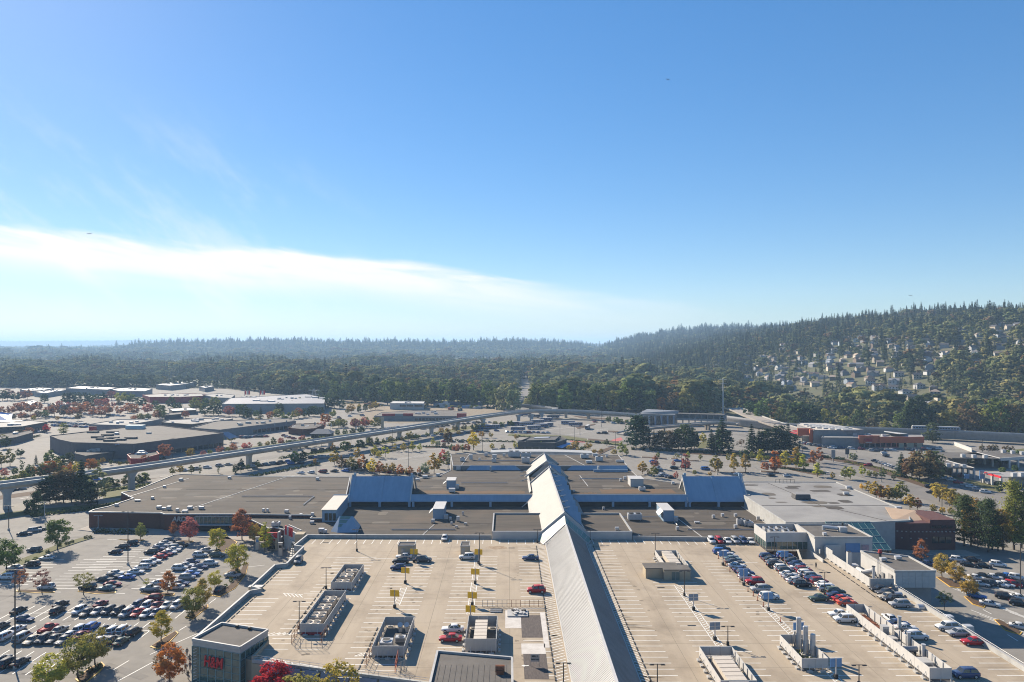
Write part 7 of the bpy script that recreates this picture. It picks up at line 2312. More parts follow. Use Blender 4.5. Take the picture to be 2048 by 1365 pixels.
# ---------------------------------------------------------------- barriers and odds and ends
def barrier(a, b, label, m=M_RUST, h=1.9, n=5, group='orange site barriers'):
 t = thing('site_barrier', label, 'barrier', ((a[0] + b[0]) / 2, (a[1] + b[1]) / 2, DZ), 0, group)
 A, B = Vector(a), Vector(b)
 g = MB()
 for i in range(n + 1):
  p = A.lerp(B, i / n)
  g.tube((p.x, p.y, DZ), (p.x, p.y, DZ + h), 0.05, n=5)
 g.build('post', m, t)
 g = MB()
 for z in (0.15, h * 0.5, h):
  g.tube((A.x, A.y, DZ + z), (B.x, B.y, DZ + z), 0.04, n=5)
 g.build('rail', m, t)
 return t
def barriers():
 W_ = lambda x, y: P(x, y, DZ)[:2]
 barrier(W_(583, 1289), W_(598, 1262), 'orange barrier on the left of the long grey screen front')
 barrier(W_(640, 1290), W_(655, 1268), 'orange barrier on the right of the long grey screen front')
 barrier(W_(590, 1298), W_(645, 1297), 'thin dark barrier before the long grey screen', M_STEEL)
 barrier(W_(730, 1336), W_(745, 1305), 'orange barrier left of the wide grey screen front')
 barrier(W_(790, 1347), W_(798, 1312), 'bright orange mesh barrier before the wide grey screen', M_ORANGE)
 barrier(W_(798, 1346), W_(812, 1340), 'small dark barrier right of the orange mesh', M_STEEL)
 barrier(W_(1014, 1214), W_(1086, 1214), 'long low orange barrier across the stripped patches', M_RUST, 1.6, 8)
 barrier(W_(965, 1214), W_(1014, 1214), 'dark barrier continuing left of the long orange one', M_STEEL, 1.6, 5)
 t = thing('gravel_bin', 'low white-edged tray of pale rubble behind the stripped roof patches', 'tray', (*W_(1035, 1228), DZ + 0.02))
 MB().box(0, 0, 0, 4.6, 4.0, 0.25).build('tray', M_FLASH, t, local=True)
 rg = random.Random(2)
 for i in range(16):
  MB().box(rg.uniform(-1.8, 1.8), rg.uniform(-1.5, 1.5), 0.25, rg.uniform(0.4, 0.9), rg.uniform(0.4, 0.9), rg.uniform(0.12, 0.4), rg.random() * 3).build('rubble_piece', M_WHITE if i % 3 else M_DARKWALL, t, local=True)
 t = thing('pallet_stack', 'dark pallet and boards lying behind the squarish white screen', 'pallet', (*W_(992, 1222), DZ + 0.02))
 for i in range(4):
  MB().box(0, -0.9 + i * 0.6, 0, 2.6, 0.45, 0.22).build('plank', M_DARKWALL if i % 2 else M_STEEL, t, local=True)
 # roof-level way-finding board
 p = P(1070, 1332, DZ)
 t = thing('direction_board', 'thin-framed board lettered MALL PARKING with a white arrow beside it', 'sign', (p[0], p[1], DZ))
 MB().box(0, 0, 0.8, 1.7, 0.06, 1.4).build('board', M_PANEL, t, local=True)
 for s in (-0.8, 0.8):
  MB().tube((s, 0, 0), (s, 0, 2.2), 0.04, n=5).build('post', M_STEEL, t, local=True)
 wall_text('MALL', 0.52, M_DARK, t, (p[0], p[1] - 0.05, DZ + 1.82), R(-90), 0.02, 0.01)
 wall_text('PARKING', 0.36, M_DARK, t, (p[0], p[1] - 0.05, DZ + 1.22), R(-90), 0.02, 0.01)
 MB().prism([(-2.6, -0.02), (-2.0, -0.42), (-2.0, -0.14), (-1.2, -0.14), (-1.2, 0.12), (-2.0, 0.12), (-2.0, 0.4)], 0.012, 0.03).build('arrow', M_LINE, t, local=True)
 # traffic cones and yellow posts along the parked row
 for i, (x, y) in enumerate(((553, 405), (587, 440), (628, 485), (640, 495), (672, 535), (748, 615), (808, 685), (848, 720), (923, 800), (1052, 915), (880, 755))):
  q = c4(x, y)
  p = P(q[0], q[1], DZ)
  t = thing('marker_post', 'small orange marker post along the first parked row, %s from the back' % nth(i), 'marker post', (p[0], p[1], DZ), 0, 'orange marker posts')
  MB().tube((0, 0, 0.05), (0, 0, 1.1), 0.1, 0.07, 8).build('post', M_ORANGE, t, local=True)
  MB().box(0, 0, 0, 0.4, 0.4, 0.06).build('foot', M_DARK, t, local=True)
 # long kerb with chain along that row
 for i, (x, y, lab) in enumerate(((1795, 1192, 'grey dome-shaped cover on the hatched edge, farther one'), (1842, 1217, 'grey dome-shaped cover on the hatched edge, nearer one'), (1897, 1242, 'grey box on the hatched deck edge'), (1936, 1262, 'pale box against the deck parapet'))):
  p = P(x, y, DZ)
  t = thing('vent_cowl', lab, 'vent', (p[0], p[1], DZ))
  if i < 2:
   MB().tube((-0.9, 0, 0.1), (0.9, 0, 0.1), 0.9, n=14).build('cowl', M_GALV, t, local=True)
  else:
   MB().box(0, 0, 0, 1.8, 1.6, 1.2, 0, top=0.9).build('casing', M_GALV, t, local=True)
  MB().box(0, 0, 0, 2.0, 1.8, 0.12).build('curb', M_KERB, t, local=True)
barriers()
# ---------------------------------------------------------------- people
def person_mesh(stride=0.0, arms=0.15, skirt=False):
 """a standing or walking figure grown from one joined skeleton"""
 v = [(0, 0, 0.95), (0, 0, 1.2), (0, 0, 1.45), (0, 0.0, 1.56), (0, 0.01, 1.68), (0, 0.0, 1.78)]
 rad = [0.15, 0.14, 0.16, 0.06, 0.105, 0.07]
 e = [(0, 1), (1, 2), (2, 3), (3, 4), (4, 5)]
 for s in (-1, 1):
  b = len(v)
  v += [(s * 0.10, 0, 0.88), (s * 0.11, stride * s * 0.5, 0.50), (s * 0.11, stride * s * 0.95, 0.08), (s * 0.11, stride * s * 0.95 - 0.14, 0.04)]
  rad += [0.10, 0.07, 0.05, 0.04]
  e += [(0, b), (b, b + 1), (b + 1, b + 2), (b + 2, b + 3)]
  b = len(v)
  v += [(s * 0.19, 0, 1.42), (s * (0.24 + arms * 0.3), -stride * s * 0.3, 1.14), (s * (0.25 + arms * 0.4), -stride * s * 0.55 - 0.05, 0.90), (s * (0.25 + arms * 0.4), -stride * s * 0.6 - 0.08, 0.80)]
  rad += [0.065, 0.05, 0.04, 0.035]
  e += [(2, b), (b, b + 1), (b + 1, b + 2), (b + 2, b + 3)]
 me = bpy.data.meshes.new('body')
 me.from_pydata(v, e, [])
 o = bpy.data.objects.new('body', me)
 COL.objects.link(o)
 md = o.modifiers.new('skin', 'SKIN')
 for i, r in enumerate(rad):
  me.skin_vertices[0].data[i].radius = (r, r)
 me.skin_vertices[0].data[0].use_root = True
 o.modifiers.new('smooth', 'SUBSURF').levels = 1
 dg = bpy.context.evaluated_depsgraph_get()
 out = bpy.data.meshes.new_from_object(o.evaluated_get(dg))
 bpy.data.objects.remove(o)
 out.materials.clear()
 for m in (material('skin_tone', (0.42, 0.26, 0.18), rough=0.6), M_TINT, material('trousers', (0.03, 0.035, 0.05), rough=0.9), M_DARK):
  out.materials.append(m)
 for p in out.polygons:
  z = p.center.z
  x = abs(p.center.x)
  p.material_index = 0 if (1.54 < z < 1.72 or (z < 0.92 and x > 0.2)) else (1 if 0.93 < z <= 1.54 else (3 if z >= 1.72 or z < 0.1 else 2))
  p.use_smooth = True
 return out
PEOPLE = [person_mesh(0.0), person_mesh(0.28), person_mesh(-0.25, 0.3)]
HAIR = MB().tube((0, 0.02, 1.66), (0, 0.02, 1.80), 0.115, 0.07, 10).mesh('hair', M_DARK)
def person(px, py, z, color, hd, label, group=None, k=0):
 p = P(px, py, z)
 t = thing('person', label, 'person', (p[0], p[1], z + 0.03), R(hd), group)
 b = part('body', PEOPLE[k], t, color=(*color, 1))
 part('hair', HAIR, t)
 return t
person(1632, 1138, DZ, (0.02, 0.02, 0.025), 120, 'person in dark clothes walking alone across the deck near the cars', None, 1)
G_ = 'people on the pavement by the glass store'
for i_, (x, y, c, h, lab) in enumerate(((374, 1312, (0.03, 0.03, 0.05), 30, 'person in black at the back of the group by the glass store'), (367, 1324, (0.05, 0.04, 0.06), 200, 'person in dark purple on the left of the group by the glass store'),
          (379.5, 1325, (0.10, 0.09, 0.09), 20, 'person in grey on the right of the group by the glass store'), (380, 1340, (0.04, 0.02, 0.07), 190, 'person in dark violet nearest the glass store corner'),
          (371, 1345, (0.18, 0.10, 0.05), 10, 'person in brown coat low beside the glass store'), (376, 1358, (0.03, 0.03, 0.03), 170, 'person in black jacket lowest beside the glass store'))):
 person(x, y, 0.0, c, h, lab, G_, i_ % 3)
G_ = 'people before the bank entrance'
for i_, (x, y, c, h, lab) in enumerate(((568, 1105, (0.5, 0.48, 0.45), 30, 'person in pale top by the dark mall entrance'), (575, 1107, (0.05, 0.05, 0.08), 200, 'person in navy top by the dark mall entrance'), (581, 1108, (0.08, 0.05, 0.05), 90, 'person in dark red top by the dark mall entrance'))):
 person(x, y, 0.0, c, h, lab, G_, i_ % 3)
# ================================================================ individual trees and hedges
TK = {'r': 'round', 'o': 'oval', 'p': 'pyramid', 'c': 'column', 's': 'spread', 'y': 'sparse', 'b': 'poplar', 'f': 'conifer', 'n': 'pine', 'u': 'bush'}
TC = {'G': ('green', GREEN), 'D': ('dark green', DKGREEN), 'O': ('olive', OLIVE), 'Y': ('yellow-green', YGREEN), 'L': ('yellow', YELLOW), 'A': ('golden', GOLD), 'R': ('orange', ORANGE), 'U': ('rust-red', RUSTY),
   'S': ('scarlet', SCARLET), 'K': ('pinkish red', PINK), 'P': ('plum', PLUM), 'F': ('blackish green', FIR), 'N': ('grey-green', PINE), 'B': ('brownish', BROWNG), 'V': ('silvery', SILVERG)}
TWORD = {'r': 'round maple', 'o': 'oval tree', 'p': 'pointed sweetgum', 'c': 'columnar tree', 's': 'spreading tree', 'y': 'thin young tree', 'b': 'tall cottonwood', 'f': 'fir', 'n': 'ragged pine', 'u': 'shrub'}
def grove(where, group, data, wide=1.0):
 rows = []
 for q in data.split(';'):
  q = q.split()
  if not q:
   continue
  rows.append((float(q[0]), float(q[1]), float(q[2]), q[3][0], q[3][1], float(q[4]) if len(q) > 4 else 1.0))
 cnt = {}
 for r_ in sorted(rows):
  cnt.setdefault((r_[3], r_[4]), []).append(r_)
 for (k, c), items in cnt.items():
  for i, (x, yb, yt, _, _, w) in enumerate(items):
   p = P(x, yb)
   h = max(1.2, (yb - yt) * p[1] / F)
   cn, cc = TC[c]
   if len(items) == 1:
    lab = 'only %s %s %s' % (cn, TWORD[k], where)
   else:
    lab = '%s %s %s, %s from left' % (cn, TWORD[k], where, nth(i))
   plant(TK[k], (p[0], p[1], 0.03), h, cc, lab, group, w * wide)
grove('in the near car park', 'trees in the near car park', '115 1100 1037 rG 1.0;13.4 1144 1075 rG 1.0;378 1083 1032 oK 1.2;346 1072 1044 oU;281 1080 1044 oO;434 1103 1056 rY;474.5 1146 1087 rY .95;430 1178 1140 rY .9;386 1235 1170 rO .85;406 1214 1157 oA 1.1;322 1283 1222 oY 1.25;39 1182 1138 yU 1.1;84 1187 1139 yP 1.3;167 1190 1142 yO 1.3;335.5 1187 1143 oR 1.3;293 1174 1157 yY 1.3;190 1331 1256 rO .95;155 1356 1270 rO .95;99 1382 1308 rY 1.1;339 1372 1282 oR 1.15;318 1350 1308 yB')
grove('before the brick wing', 'trees before the mall', '484 1081 1018 oU 1.15;509 1088 1042 oA;530 1103 1042 pY 1.1')
grove('before the deck front', 'trees before the deck front', '543 1437 1313 oS 1.2;687 1466 1306 yA .9;613 1454 1335 yO 1.4')
grove('in the near lot islands', 'shrubs on islands', '380 1236 1222 uD;196 1340 1326 uD .9;180 1345 1333 uB .8;160 1352 1340 uD;436 1104 1096 uD;475 1148 1138 uD;462 1165 1157 uG .9;450 1176 1168 uG .9;135 1090 1082 uD;143 1086 1079 uD;95 1107 1100 uD;120 1094 1088 uD;70 1121 1114 uG;55 1127 1120 uG;35 1140 1132 uG;20 1147 1139 uO;180 1077 1073 uD;172 1078 1074 uD')
grove('in the clump by the guideway', 'trees by the guideway', '162.6 1007 921 fF 1.15;143 1005 942 nB 1.2;127 1006 941 nB 1.3;112 1006 946 nB 1.3;100 1008 951 nF 1.3;86 1010 962 nF 1.3;150 1004 950 nF 1.3;73 1031 983 nF 1.1;195 1009 936 oV 1.2;182 1013 962 nF;172 1008 950 nN 1.2;60 1026 998 uF .8')
grove('behind the guideway at far left', 'trees behind the guideway', '100 946 899 bG;122 941 908 bD;139 936 905 nN 1.3;72 930 910 fD 1.3;44 945 917 cG 1.3;69 952 932 rR 1.2;97 950 930 rR 1.1;116 948 932 rR 1.2;152 952 923 oY;20 932 898 oO;40 915 896 rD;2 935 904 oO;9 955 936 rK 1.2;205 928 915 rA;240 932 923 rO;290 930 909 rU 1.2;180 945 936 rO;330 918 886 rU 1.1;56 948 926 cG 1.2;30 952 935 rG;222 930 921 rG;255 930 921 rO;84 953 938 rA;130 950 935 rY;12 898 872 rD;5 886 868 rO')
grove('along the guideway', 'trees along the guideway', '381 915 896 rA 1.1;406 913 901 rK 1.2;439 908 891 rK 1.1;467 905 886 rU 1.1;495 902 884 rK 1.2;488 900 886 rS;520 895 883 rV 1.2;547 893 874 oG 1.2;562 890 875 rK 1.1;604 883 870 rK 1.3;360 949 928 oA 1.3;383 949 930 oG 1.2;400 949 930 cG 1.5;437 947 932 cG 1.4;470 947 927 bG;482 946 918 oD;589 929 902 oG 1.4;607 924 901 oD 1.3;515 938 920 oG;535 896 882 rA;575 888 879 rO;455 908 893 rO;420 912 899 rO;345 950 934 rO;495 940 928 rG;630 930 916 oA')
grove('in the golden row behind the blue hall', 'golden row behind the mall', '669 931 901 oA 1.3;683 939 911 oB 1.3;703 941 913 oO 1.4;714 920 891 pA 1.3;724 942 909 oR 1.2;744 949 917 oL 1.2;759 949 922 oR 1.2;772 949 927 oA 1.3;785 949 925 oA 1.2;800 952 929 oR 1.3;821 952 932 oR 1.2;851 952 924 rV .9;868 946 906 oA 1.2;886 926 899 oS 1.2;896 937 902 oV 1.3;735 944 918 oB;693 936 918 oA;711 944 922 oD 1.2;764 944 928 oO;838 950 934 oR;812 950 936 oA;878 938 910 oO')
grove('in the lots left of the spine', 'young trees in the far lots', '749 913 891 oY 1.2;758 918 901 oY 1.3;771 915 892 yY 1.4;788 903 886 yY 1.4;807 903 885 oY 1.2;825 903 880 pY 1.4;839 902 887 oY 1.3;866 892 873 pY 1.3;876 894 881 rV 1.1;896 893 858 oB 1.1;947 901 863 oL 1.1;912 906 887 rU 1.1;934 905 887 rU;984 901 886 oY 1.3;955 865 840 cF 1.6;917 871 861 rA 1.1;944 869 859 rA;963 876 862 rA 1.1;982 876 864 rA;1006 900 888 oO 1.3;1031 899 883 oY 1.3;1033 880 868 rA;1082 900 883 oY 1.3;1099 899 890 oY 1.4;925 904 888 rO;905 900 888 uG;888 896 885 rB')
grove('around the dark bank', 'trees around the dark bank', '1139 904 890 rA 1.2;1151 901 881 rA 1.1;1155 906 894 rA;1176 901 883 rA 1.1;1169 910 898 oO 1.3;1188 908 898 rA 1.3;1202 908 897 rA 1.1;1213 892 878 oD 1.3;1228 911 898 rA 1.2;1244 910 883 oO 1.3;1253 913 895 oO;1165 906 892 uD')
grove('in the fir clump beyond the mall', 'firs beyond the mall', '1272 897 831 nF 1.25;1286 894 834 nF 1.3;1298 896 862 fF 1.4;1308 894 864 fF 1.5;1323 899 861 nB 1.5;1339 899 862 nB 1.5;1357 899 857 nF 1.4;1371 901 849 nN 1.3;1383 898 855 nF 1.4;1389 897 859 bD;1406 889 865 oY 1.2;1423 901 859 fF 1.5;1444 904 833 fF 1.45;1436 902 852 fF 1.5;1456 901 862 nF 1.3;1503 908 849 fF 1.4;1518 907 860 fF 1.7;1535 907 856 nF 1.5;1550 905 850 fF 1.5;1562 905 852 nF 1.4;1576 899 846 fF 1.2;1590 906 868 nF 1.2;1528 906 862 nN 1.4;1348 899 870 nF 1.5;1315 897 870 nF 1.5;1483 893 878 yB 1.6;1475 893 883 yB 1.5;1430 902 870 nF 1.3;1569 904 866 nF 1.4')
grove('under the firs beyond the mall', 'dark shrubs under the firs', '1266 900 893 uF;1285 901 893 uF;1302 900 893 uF;1380 904 896 uF;1390 904 899 uF;1428 907 901 uF;1460 907 898 uF 1.2;1500 910 902 uF;1560 910 901 uF;1580 908 900 uF')
grove('in the right-hand rows', 'street trees in the right-hand rows', '1550 945 897 pR 1.2;1570 937 895 pY 1.25;1592 937 891 pA 1.2;1596 938 902 pY 1.3;1607 942 907 pY 1.3;1627.5 932 896 pU 1.25;1638 926 891 pU 1.35;1635 954 924 pY 1.5;1665 959 944 oA 1.3;1690 959 933 oO 1.2;1701 959 933 oY 1.4;1706 924 905 rV 1.1;1468 944 904 pA 1.2;1491 944 906 pA 1.2;1522 927 894 pY 1.2;1530 944 923 rU;1431 943 910 oO 1.3;1437 946 917 oA 1.2;1371 942 904 pK 1.2;1376 920 903 oY;1347 933 921 oK 1.3;1353 923 907 yO 1.5;1316 917 904 oO 1.2;1310 937 907 pU 1.2;1308 956 931 oO 1.4;1285 948 922 oA 1.4;1401 921 908 oO 1.2;1456 924 907 oO;1352 959 943 oK 1.3;1389 951 940 rO;1420 953 943 rA;1297 952 938 oB;1548 946 914 pU')
grove('by the broad right-hand road', 'trees by the broad road', '1803 954 906 fF 1.7;1824 960 903 oB 1.25;1839 964 902 oB 1.3;1856 967 900 oB 1.3;1847 952 899 rD .9;1868 961 901 nN 1.5;1832 955 905 rB .9;1862 956 908 rD;1865 886 845 nN 1.5;1964 905 889 oB 1.3;1978 906 890 oB 1.2;1986 906 889 oB 1.2;1992 906 889 oB 1.2;2008 904 892 oB 1.4;2016 905 891 oB 1.4;2024 905 892 oB 1.4;1891 873 862 oR;1923 876 866 rU;2000 985 962 nN 1.4;1920 958 945 rP;1990 928 915 rG 1.3;2012 930 917 rG 1.3;1938 930 919 rG 1.4;1952 930 920 rG 1.3;2030 945 930 rG;2005 948 934 rG 1.3')
grove('beside the pale store roof', 'golden trees beside the store', '1752 999 962 oA 1.3;1776 1003 970 oA 1.35;1802 1003 962 oO 1.2;1793 1001 978 oA 1.3;1820 1020 988 oA 1.4;1867 1026 1008 rA;1885 1029 1014 rL;1903 1031 1014 rA 1.1;1725 980 967 rL 1.1;1737 986 962 oA 1.3;1762 1000 970 oR 1.2;1835 1020 995 oU 1.3;1786 1003 975 oO 1.2')
grove('by the department store corner', 'pines by the department store', '1929 1092 990 nN .95;1977 1105 998 nN .8;2028 1100 962 nO .75;1956 1096 1035 nP 1.1;1996 1102 1020 nB .9;2043 1097 983 nN .9;1942 1093 1005 oA .8;2006 1100 1010 oA .8;1985 1100 1030 oY .8')
grove('in the right-hand car park', 'trees in the right-hand car park', '1843 1123 1075 pU 1.4;1884 1155 1106 rA .85;1912 1168 1123 rA .95;1938 1195 1151 rA .95;1889 1220 1181 yD 1.2')
grove('in the far left lots', 'trees in the far left lots', '44 827 802 rU;32 827 805 rU;60 829 803 rU;76 824 803 rU;109 833 808 rU;127 834 810 rB;154 833 805 rU 1.1;169 829 802 rU 1.1;156 842 825 rB;203 834 811 rU 1.2;218 831 806 rU 1.1;239 831 811 rU;67 842 830 rA;114 842 832 rA;93 865 848 rS 1.1;39 877 858 rB 1.2;57 873 854 rU 1.2;127 869 846 nO 1.5;221 859 842 rL 1.0;234 860 848 rY;15 801 777 rP 1.2;55 799 779 rU;89 806 786 bD 1.3;131 809 783 bD 1.2;142 809 784 bF 1.2;155 809 783 bD 1.2;169 808 784 bF 1.2;180 809 785 bD 1.2;193 811 787 bD 1.2;206 809 783 bF 1.2;223 801 781 rP 1.2;241 806 784 rY 1.2;254 807 783 rO 1.2;282 816 794 rD 1.2;255 826 805 rU 1.2;268 831 807 rU 1.1;295 829 806 rK 1.2;322 833 807 bG 1.4;342 816 792 bD 1.3;320 837 825 rR;371 837 821 rU 1.2;392 823 793 rO 1.2;409 831 805 bD 1.2;427 831 807 bD 1.2;437 831 805 bF;458 833 811 rK 1.3;479 833 806 bD 1.2;489 836 807 bD 1.1;486 867 851 oA 1.2;185 833 812 rU;95 833 812 rU;140 835 812 rU;310 820 800 bD 1.3;355 822 804 rD 1.3;265 808 788 rG 1.3;22 830 810 rU;3 832 812 rU;30 803 785 rD 1.3;5 802 780 rD 1.3;42 801 782 rP 1.3')
grove('around the long blue-roofed store', 'trees around the long store', '498 839 814 bD 1.2;521 839 815 fD 1.6;558 827 804 bD 1.3;584 819 801 fF 1.4;556 839 817 rO 1.2;574 848 824 rG 1.1;628 833 809 bD 1.3;619 833 812 bF;641 833 812 bD 1.2;656 816 787 bD 1.3;669 817 786 bD 1.3;651 849 826 rR 1.2;680 853 835 rB 1.2;710 858 837 rP 1.2;733 856 833 rK 1.3;752 858 833 rO 1.2;675 872 859 rG 1.1;690 871 858 rG 1.1;705 870 856 rD 1.1;722 869 852 rD 1.2;634 858 845 rA 1.2;711 806 792 rB 1.2;718 819 807 rA;695 828 817 rO;485 865 851 oA 1.1;597 836 815 rU;608 835 816 bD 1.2;540 840 822 rU 1.1;684 818 798 bD 1.2;590 838 820 rO 1.2;512 836 820 rG;665 836 818 rO;505 826 808 bD')
FR = 'standing at the front of the woods'
grove(FR, 'cottonwoods at the wood edge', '645 800 766 bD;668 802 757 bG;690 803 762 bG;712 804 765 bD;745 808 762 bD;775 810 754 bG;800 810 757 bG;830 810 751 bG;862 810 758 bD;890 810 756 bG;915 811 756 bD;945 813 762 bG;975 814 757 bG;1008 824 765 bV;1028 826 772 bV;1075 822 758 bG;1098 824 772 bG;1130 826 764 bG;1165 826 768 bD;1195 826 760 bG;1225 827 776 bO;1250 827 760 bG;1275 828 770 bD;1300 829 774 bG;1322 829 790 bR;1345 830 782 bB;1375 831 768 bO;1405 831 765 bG;1430 830 768 bV;1450 828 774 bD;1191.5 826 804 cY 1.3;1500 845 801 bD;1525 848 794 bG;1560 850 812 bO;1598 858 797 bD 1.3;1622 860 806 bF 1.2;1650 861 815 bO;1690 863 830 bO 1.3;1718 863 818 bD;1745 864 835 bB 1.3;1770 864 838 bO 1.3;1800 864 824 bG 1.2;1836 866 786 bF 1.2;1826 866 800 bD 1.1;1872 868 826 bB 1.2;1900 870 812 bO;1935 872 800 bB 1.1;1965 872 815 bO;1995 874 790 bG;2025 875 800 bB;2044 876 812 bO;735 806 768 bD;855 812 768 bO;930 813 770 bD;990 818 772 bG', 1.0)
def tree_row(x0, y0, x1, y1, n, hm, codes, where, group):
 """a planted row between two ground pixels; hm = height in metres"""
 rg = random.Random(int(x0 * 7 + y0))
 for i in range(n):
  u = (i + rg.uniform(0.2, 0.8)) / n
  p = P(x0 + (x1 - x0) * u, y0 + (y1 - y0) * u + rg.uniform(-0.8, 0.8))
  k, c = rg.choice(codes.split())
  cn, cc = TC[c]
  plant(TK[k], (p[0], p[1], 0.03), hm * rg.uniform(0.7, 1.25), cc, '%s %s %s, %s from left' % (cn, TWORD[k], where, nth(i)), group, 1.1)
G2 = 'trees planted in the far lots'
for q_ in ((10, 842, 95, 836, 7, 8, 'rU rB rG', 'behind the blue roof'), (100, 818, 250, 814, 10, 9, 'rU rB bD rK', 'in the far left lots, hindmost row'), (260, 846, 330, 838, 6, 7, 'rG rO rU', 'behind the grocery store'),
    (480, 856, 560, 851, 6, 7, 'rO rG rA', 'right of the grocery store'), (380, 818, 470, 812, 8, 10, 'bD bG rO', 'before the slate-blue store'), (560, 812, 660, 814, 7, 10, 'bD rG fD', 'along the slate-blue store front'),
    (545, 905, 650, 890, 8, 6, 'rO rG uD', 'beside the guideway road'), (660, 905, 860, 872, 12, 5, 'oG rO uD oA', 'in the strip under the guideway'), (870, 870, 1030, 850, 9, 5, 'rO uG rA', 'along the guideway bend'),
    (0, 975, 60, 968, 4, 6, 'rG uD rO', 'beside the road at far left'), (205, 975, 300, 962, 6, 4, 'uG rO uD', 'on the grass by the pier'), (1215, 845, 1280, 850, 6, 5, 'uG rO rG', 'behind the bus loop'),
    (1610, 866, 1700, 872, 8, 6, 'bO rG uO', 'behind the red stores'), (1850, 868, 2040, 876, 12, 8, 'bO rG bB rA', 'before the railway wall'), (1720, 952, 1790, 962, 5, 5, 'oY oG rO', 'beside the broad road, left verge'),
    (1480, 918, 1600, 930, 8, 5, 'oG uD rO', 'along the lot hedge'), (1870, 1000, 1990, 1050, 7, 8, 'rA rO nN', 'between store and broad road'), (40, 960, 200, 940, 10, 7, 'rG rO rR bG', 'behind the guideway at left'),
    (330, 900, 470, 884, 8, 6, 'rO rK rG', 'in front of the grocery store'), (700, 828, 760, 818, 5, 8, 'rG bD rA', 'left of the works yard'), (760, 815, 1000, 818, 14, 4, 'uG uO uD rO', 'on the works yard edge'),
    (640, 860, 740, 850, 7, 7, 'rK rO rG', 'by the small pavilion'), (1905, 930, 2040, 918, 9, 5, 'uG rG uD', 'among the service buildings')):
 tree_row(*q_, G2)
def hedge(px, w, h, label, color=DKGREEN, zb=0.05):
 pts = [Vector(P(x, y)) for x, y in px]
 rg = np.random.default_rng(len(label))
 C_, N_ = [], []
 for a, b in zip(pts[:-1], pts[1:]):
  n = max(8, int((b - a).length * w * 5))
  n = min(n, 1800)
  u = rg.random(n)
  d = (b - a).normalized()
  s = Vector((-d.y, d.x, 0))
  q = np.array(a)[None] + u[:, None] * np.array(b - a)[None]
  th = rg.random(n) * np.pi
  r = 0.75 + 0.3 * rg.random(n)
  lat = np.cos(th) * w / 2 * r
  C_.append(np.stack([q[:, 0] + s.x * lat, q[:, 1] + s.y * lat, zb + np.sin(th) * h * r * (0.8 + 0.4 * np.sin(u * 60))], 1))
  N_.append(np.stack([s.x * np.cos(th), s.y * np.cos(th), np.sin(th)], 1) + rg.normal(0, 0.4, (n, 3)))
 C_, N_ = np.concatenate(C_), np.concatenate(N_)
 N_ /= np.linalg.norm(N_, axis=1, keepdims=True)
 o0 = C_.mean(0) * np.array([1, 1, 0])
 me = quads_mesh('hedge', C_ - o0, N_, 0.5 + 0.5 * rg.random(len(C_)), M_LEAF, rg)
 o = bpy.data.objects.new('hedge', me)
 COL.objects.link(o)
 o.location = o0
 o.color = color
 return tag(o, label, 'hedge')
hedge([(188, 1066), (240, 1067), (295, 1068)], 2.5, 1.4, 'dark clipped hedge along the foot of the brick wall')
hedge([(60, 1034), (180, 1020), (260, 1003)], 3.5, 1.2, 'low hedge on the bank behind the far corner of the lot', GREEN)
hedge([(0, 962), (120, 958), (205, 975)], 2.5, 1.3, 'hedge along the road beside the fir clump')
hedge([(205, 984), (300, 971)], 3.0, 1.0, 'green hedge on the grass round the guideway pier', GREEN)
hedge([(500, 955), (620, 933), (640, 930)], 2.5, 1.3, 'dark hedge between lot and road left of the blue hall')
hedge([(560, 918), (700, 896), (800, 880), (880, 868)], 3.0, 1.4, 'long dark hedge under the middle of the guideway')
hedge([(740, 912), (790, 902), (830, 894)], 2.0, 1.0, 'hedge strip in the empty pale lot')
hedge([(845, 895), (905, 896)], 2.5, 1.2, 'short dark hedge behind the empty pale lot')
hedge([(910, 882), (1030, 885)], 2.5, 1.2, 'hedge before the dark bank on its left')
hedge([(1025, 873), (1130, 880), (1250, 893)], 2.0, 0.9, 'long green hedge along the front of the bus loop', GREEN)
hedge([(1300, 902), (1400, 905), (1500, 912), (1600, 926)], 3.0, 1.2, 'dark hedge under the long fir clump')
hedge([(1545, 935), (1600, 943), (1650, 950)], 2.5, 1.2, 'hedge under the row of yellow sweetgums')
hedge([(1645, 915), (1690, 921)], 3.5, 1.5, 'dark hedge beside the roadside sign board')
hedge([(1690, 925), (1740, 933), (1790, 947), (1860, 972), (1965, 1011)], 2.2, 0.9, 'long brown-green hedge dividing the broad road', OLIVE)
hedge([(1500, 848), (1600, 857), (1700, 865), (1830, 866)], 6, 3.5, 'bushy growth along the railway wall behind the red store', OLIVE)
hedge([(1940, 866), (2060, 880)], 8, 5, 'bushes before the railway wall at far right', GREEN)
hedge([(25, 884), (80, 873)], 3, 1.4, 'hedge on the verge at the far left lot edge')
hedge([(100, 903), (240, 928), (330, 918)], 2.5, 1.2, 'hedge beside the dark grocery car park')
hedge([(620, 812), (740, 806)], 2.5, 1.2, 'hedge before the works yard road', OLIVE)
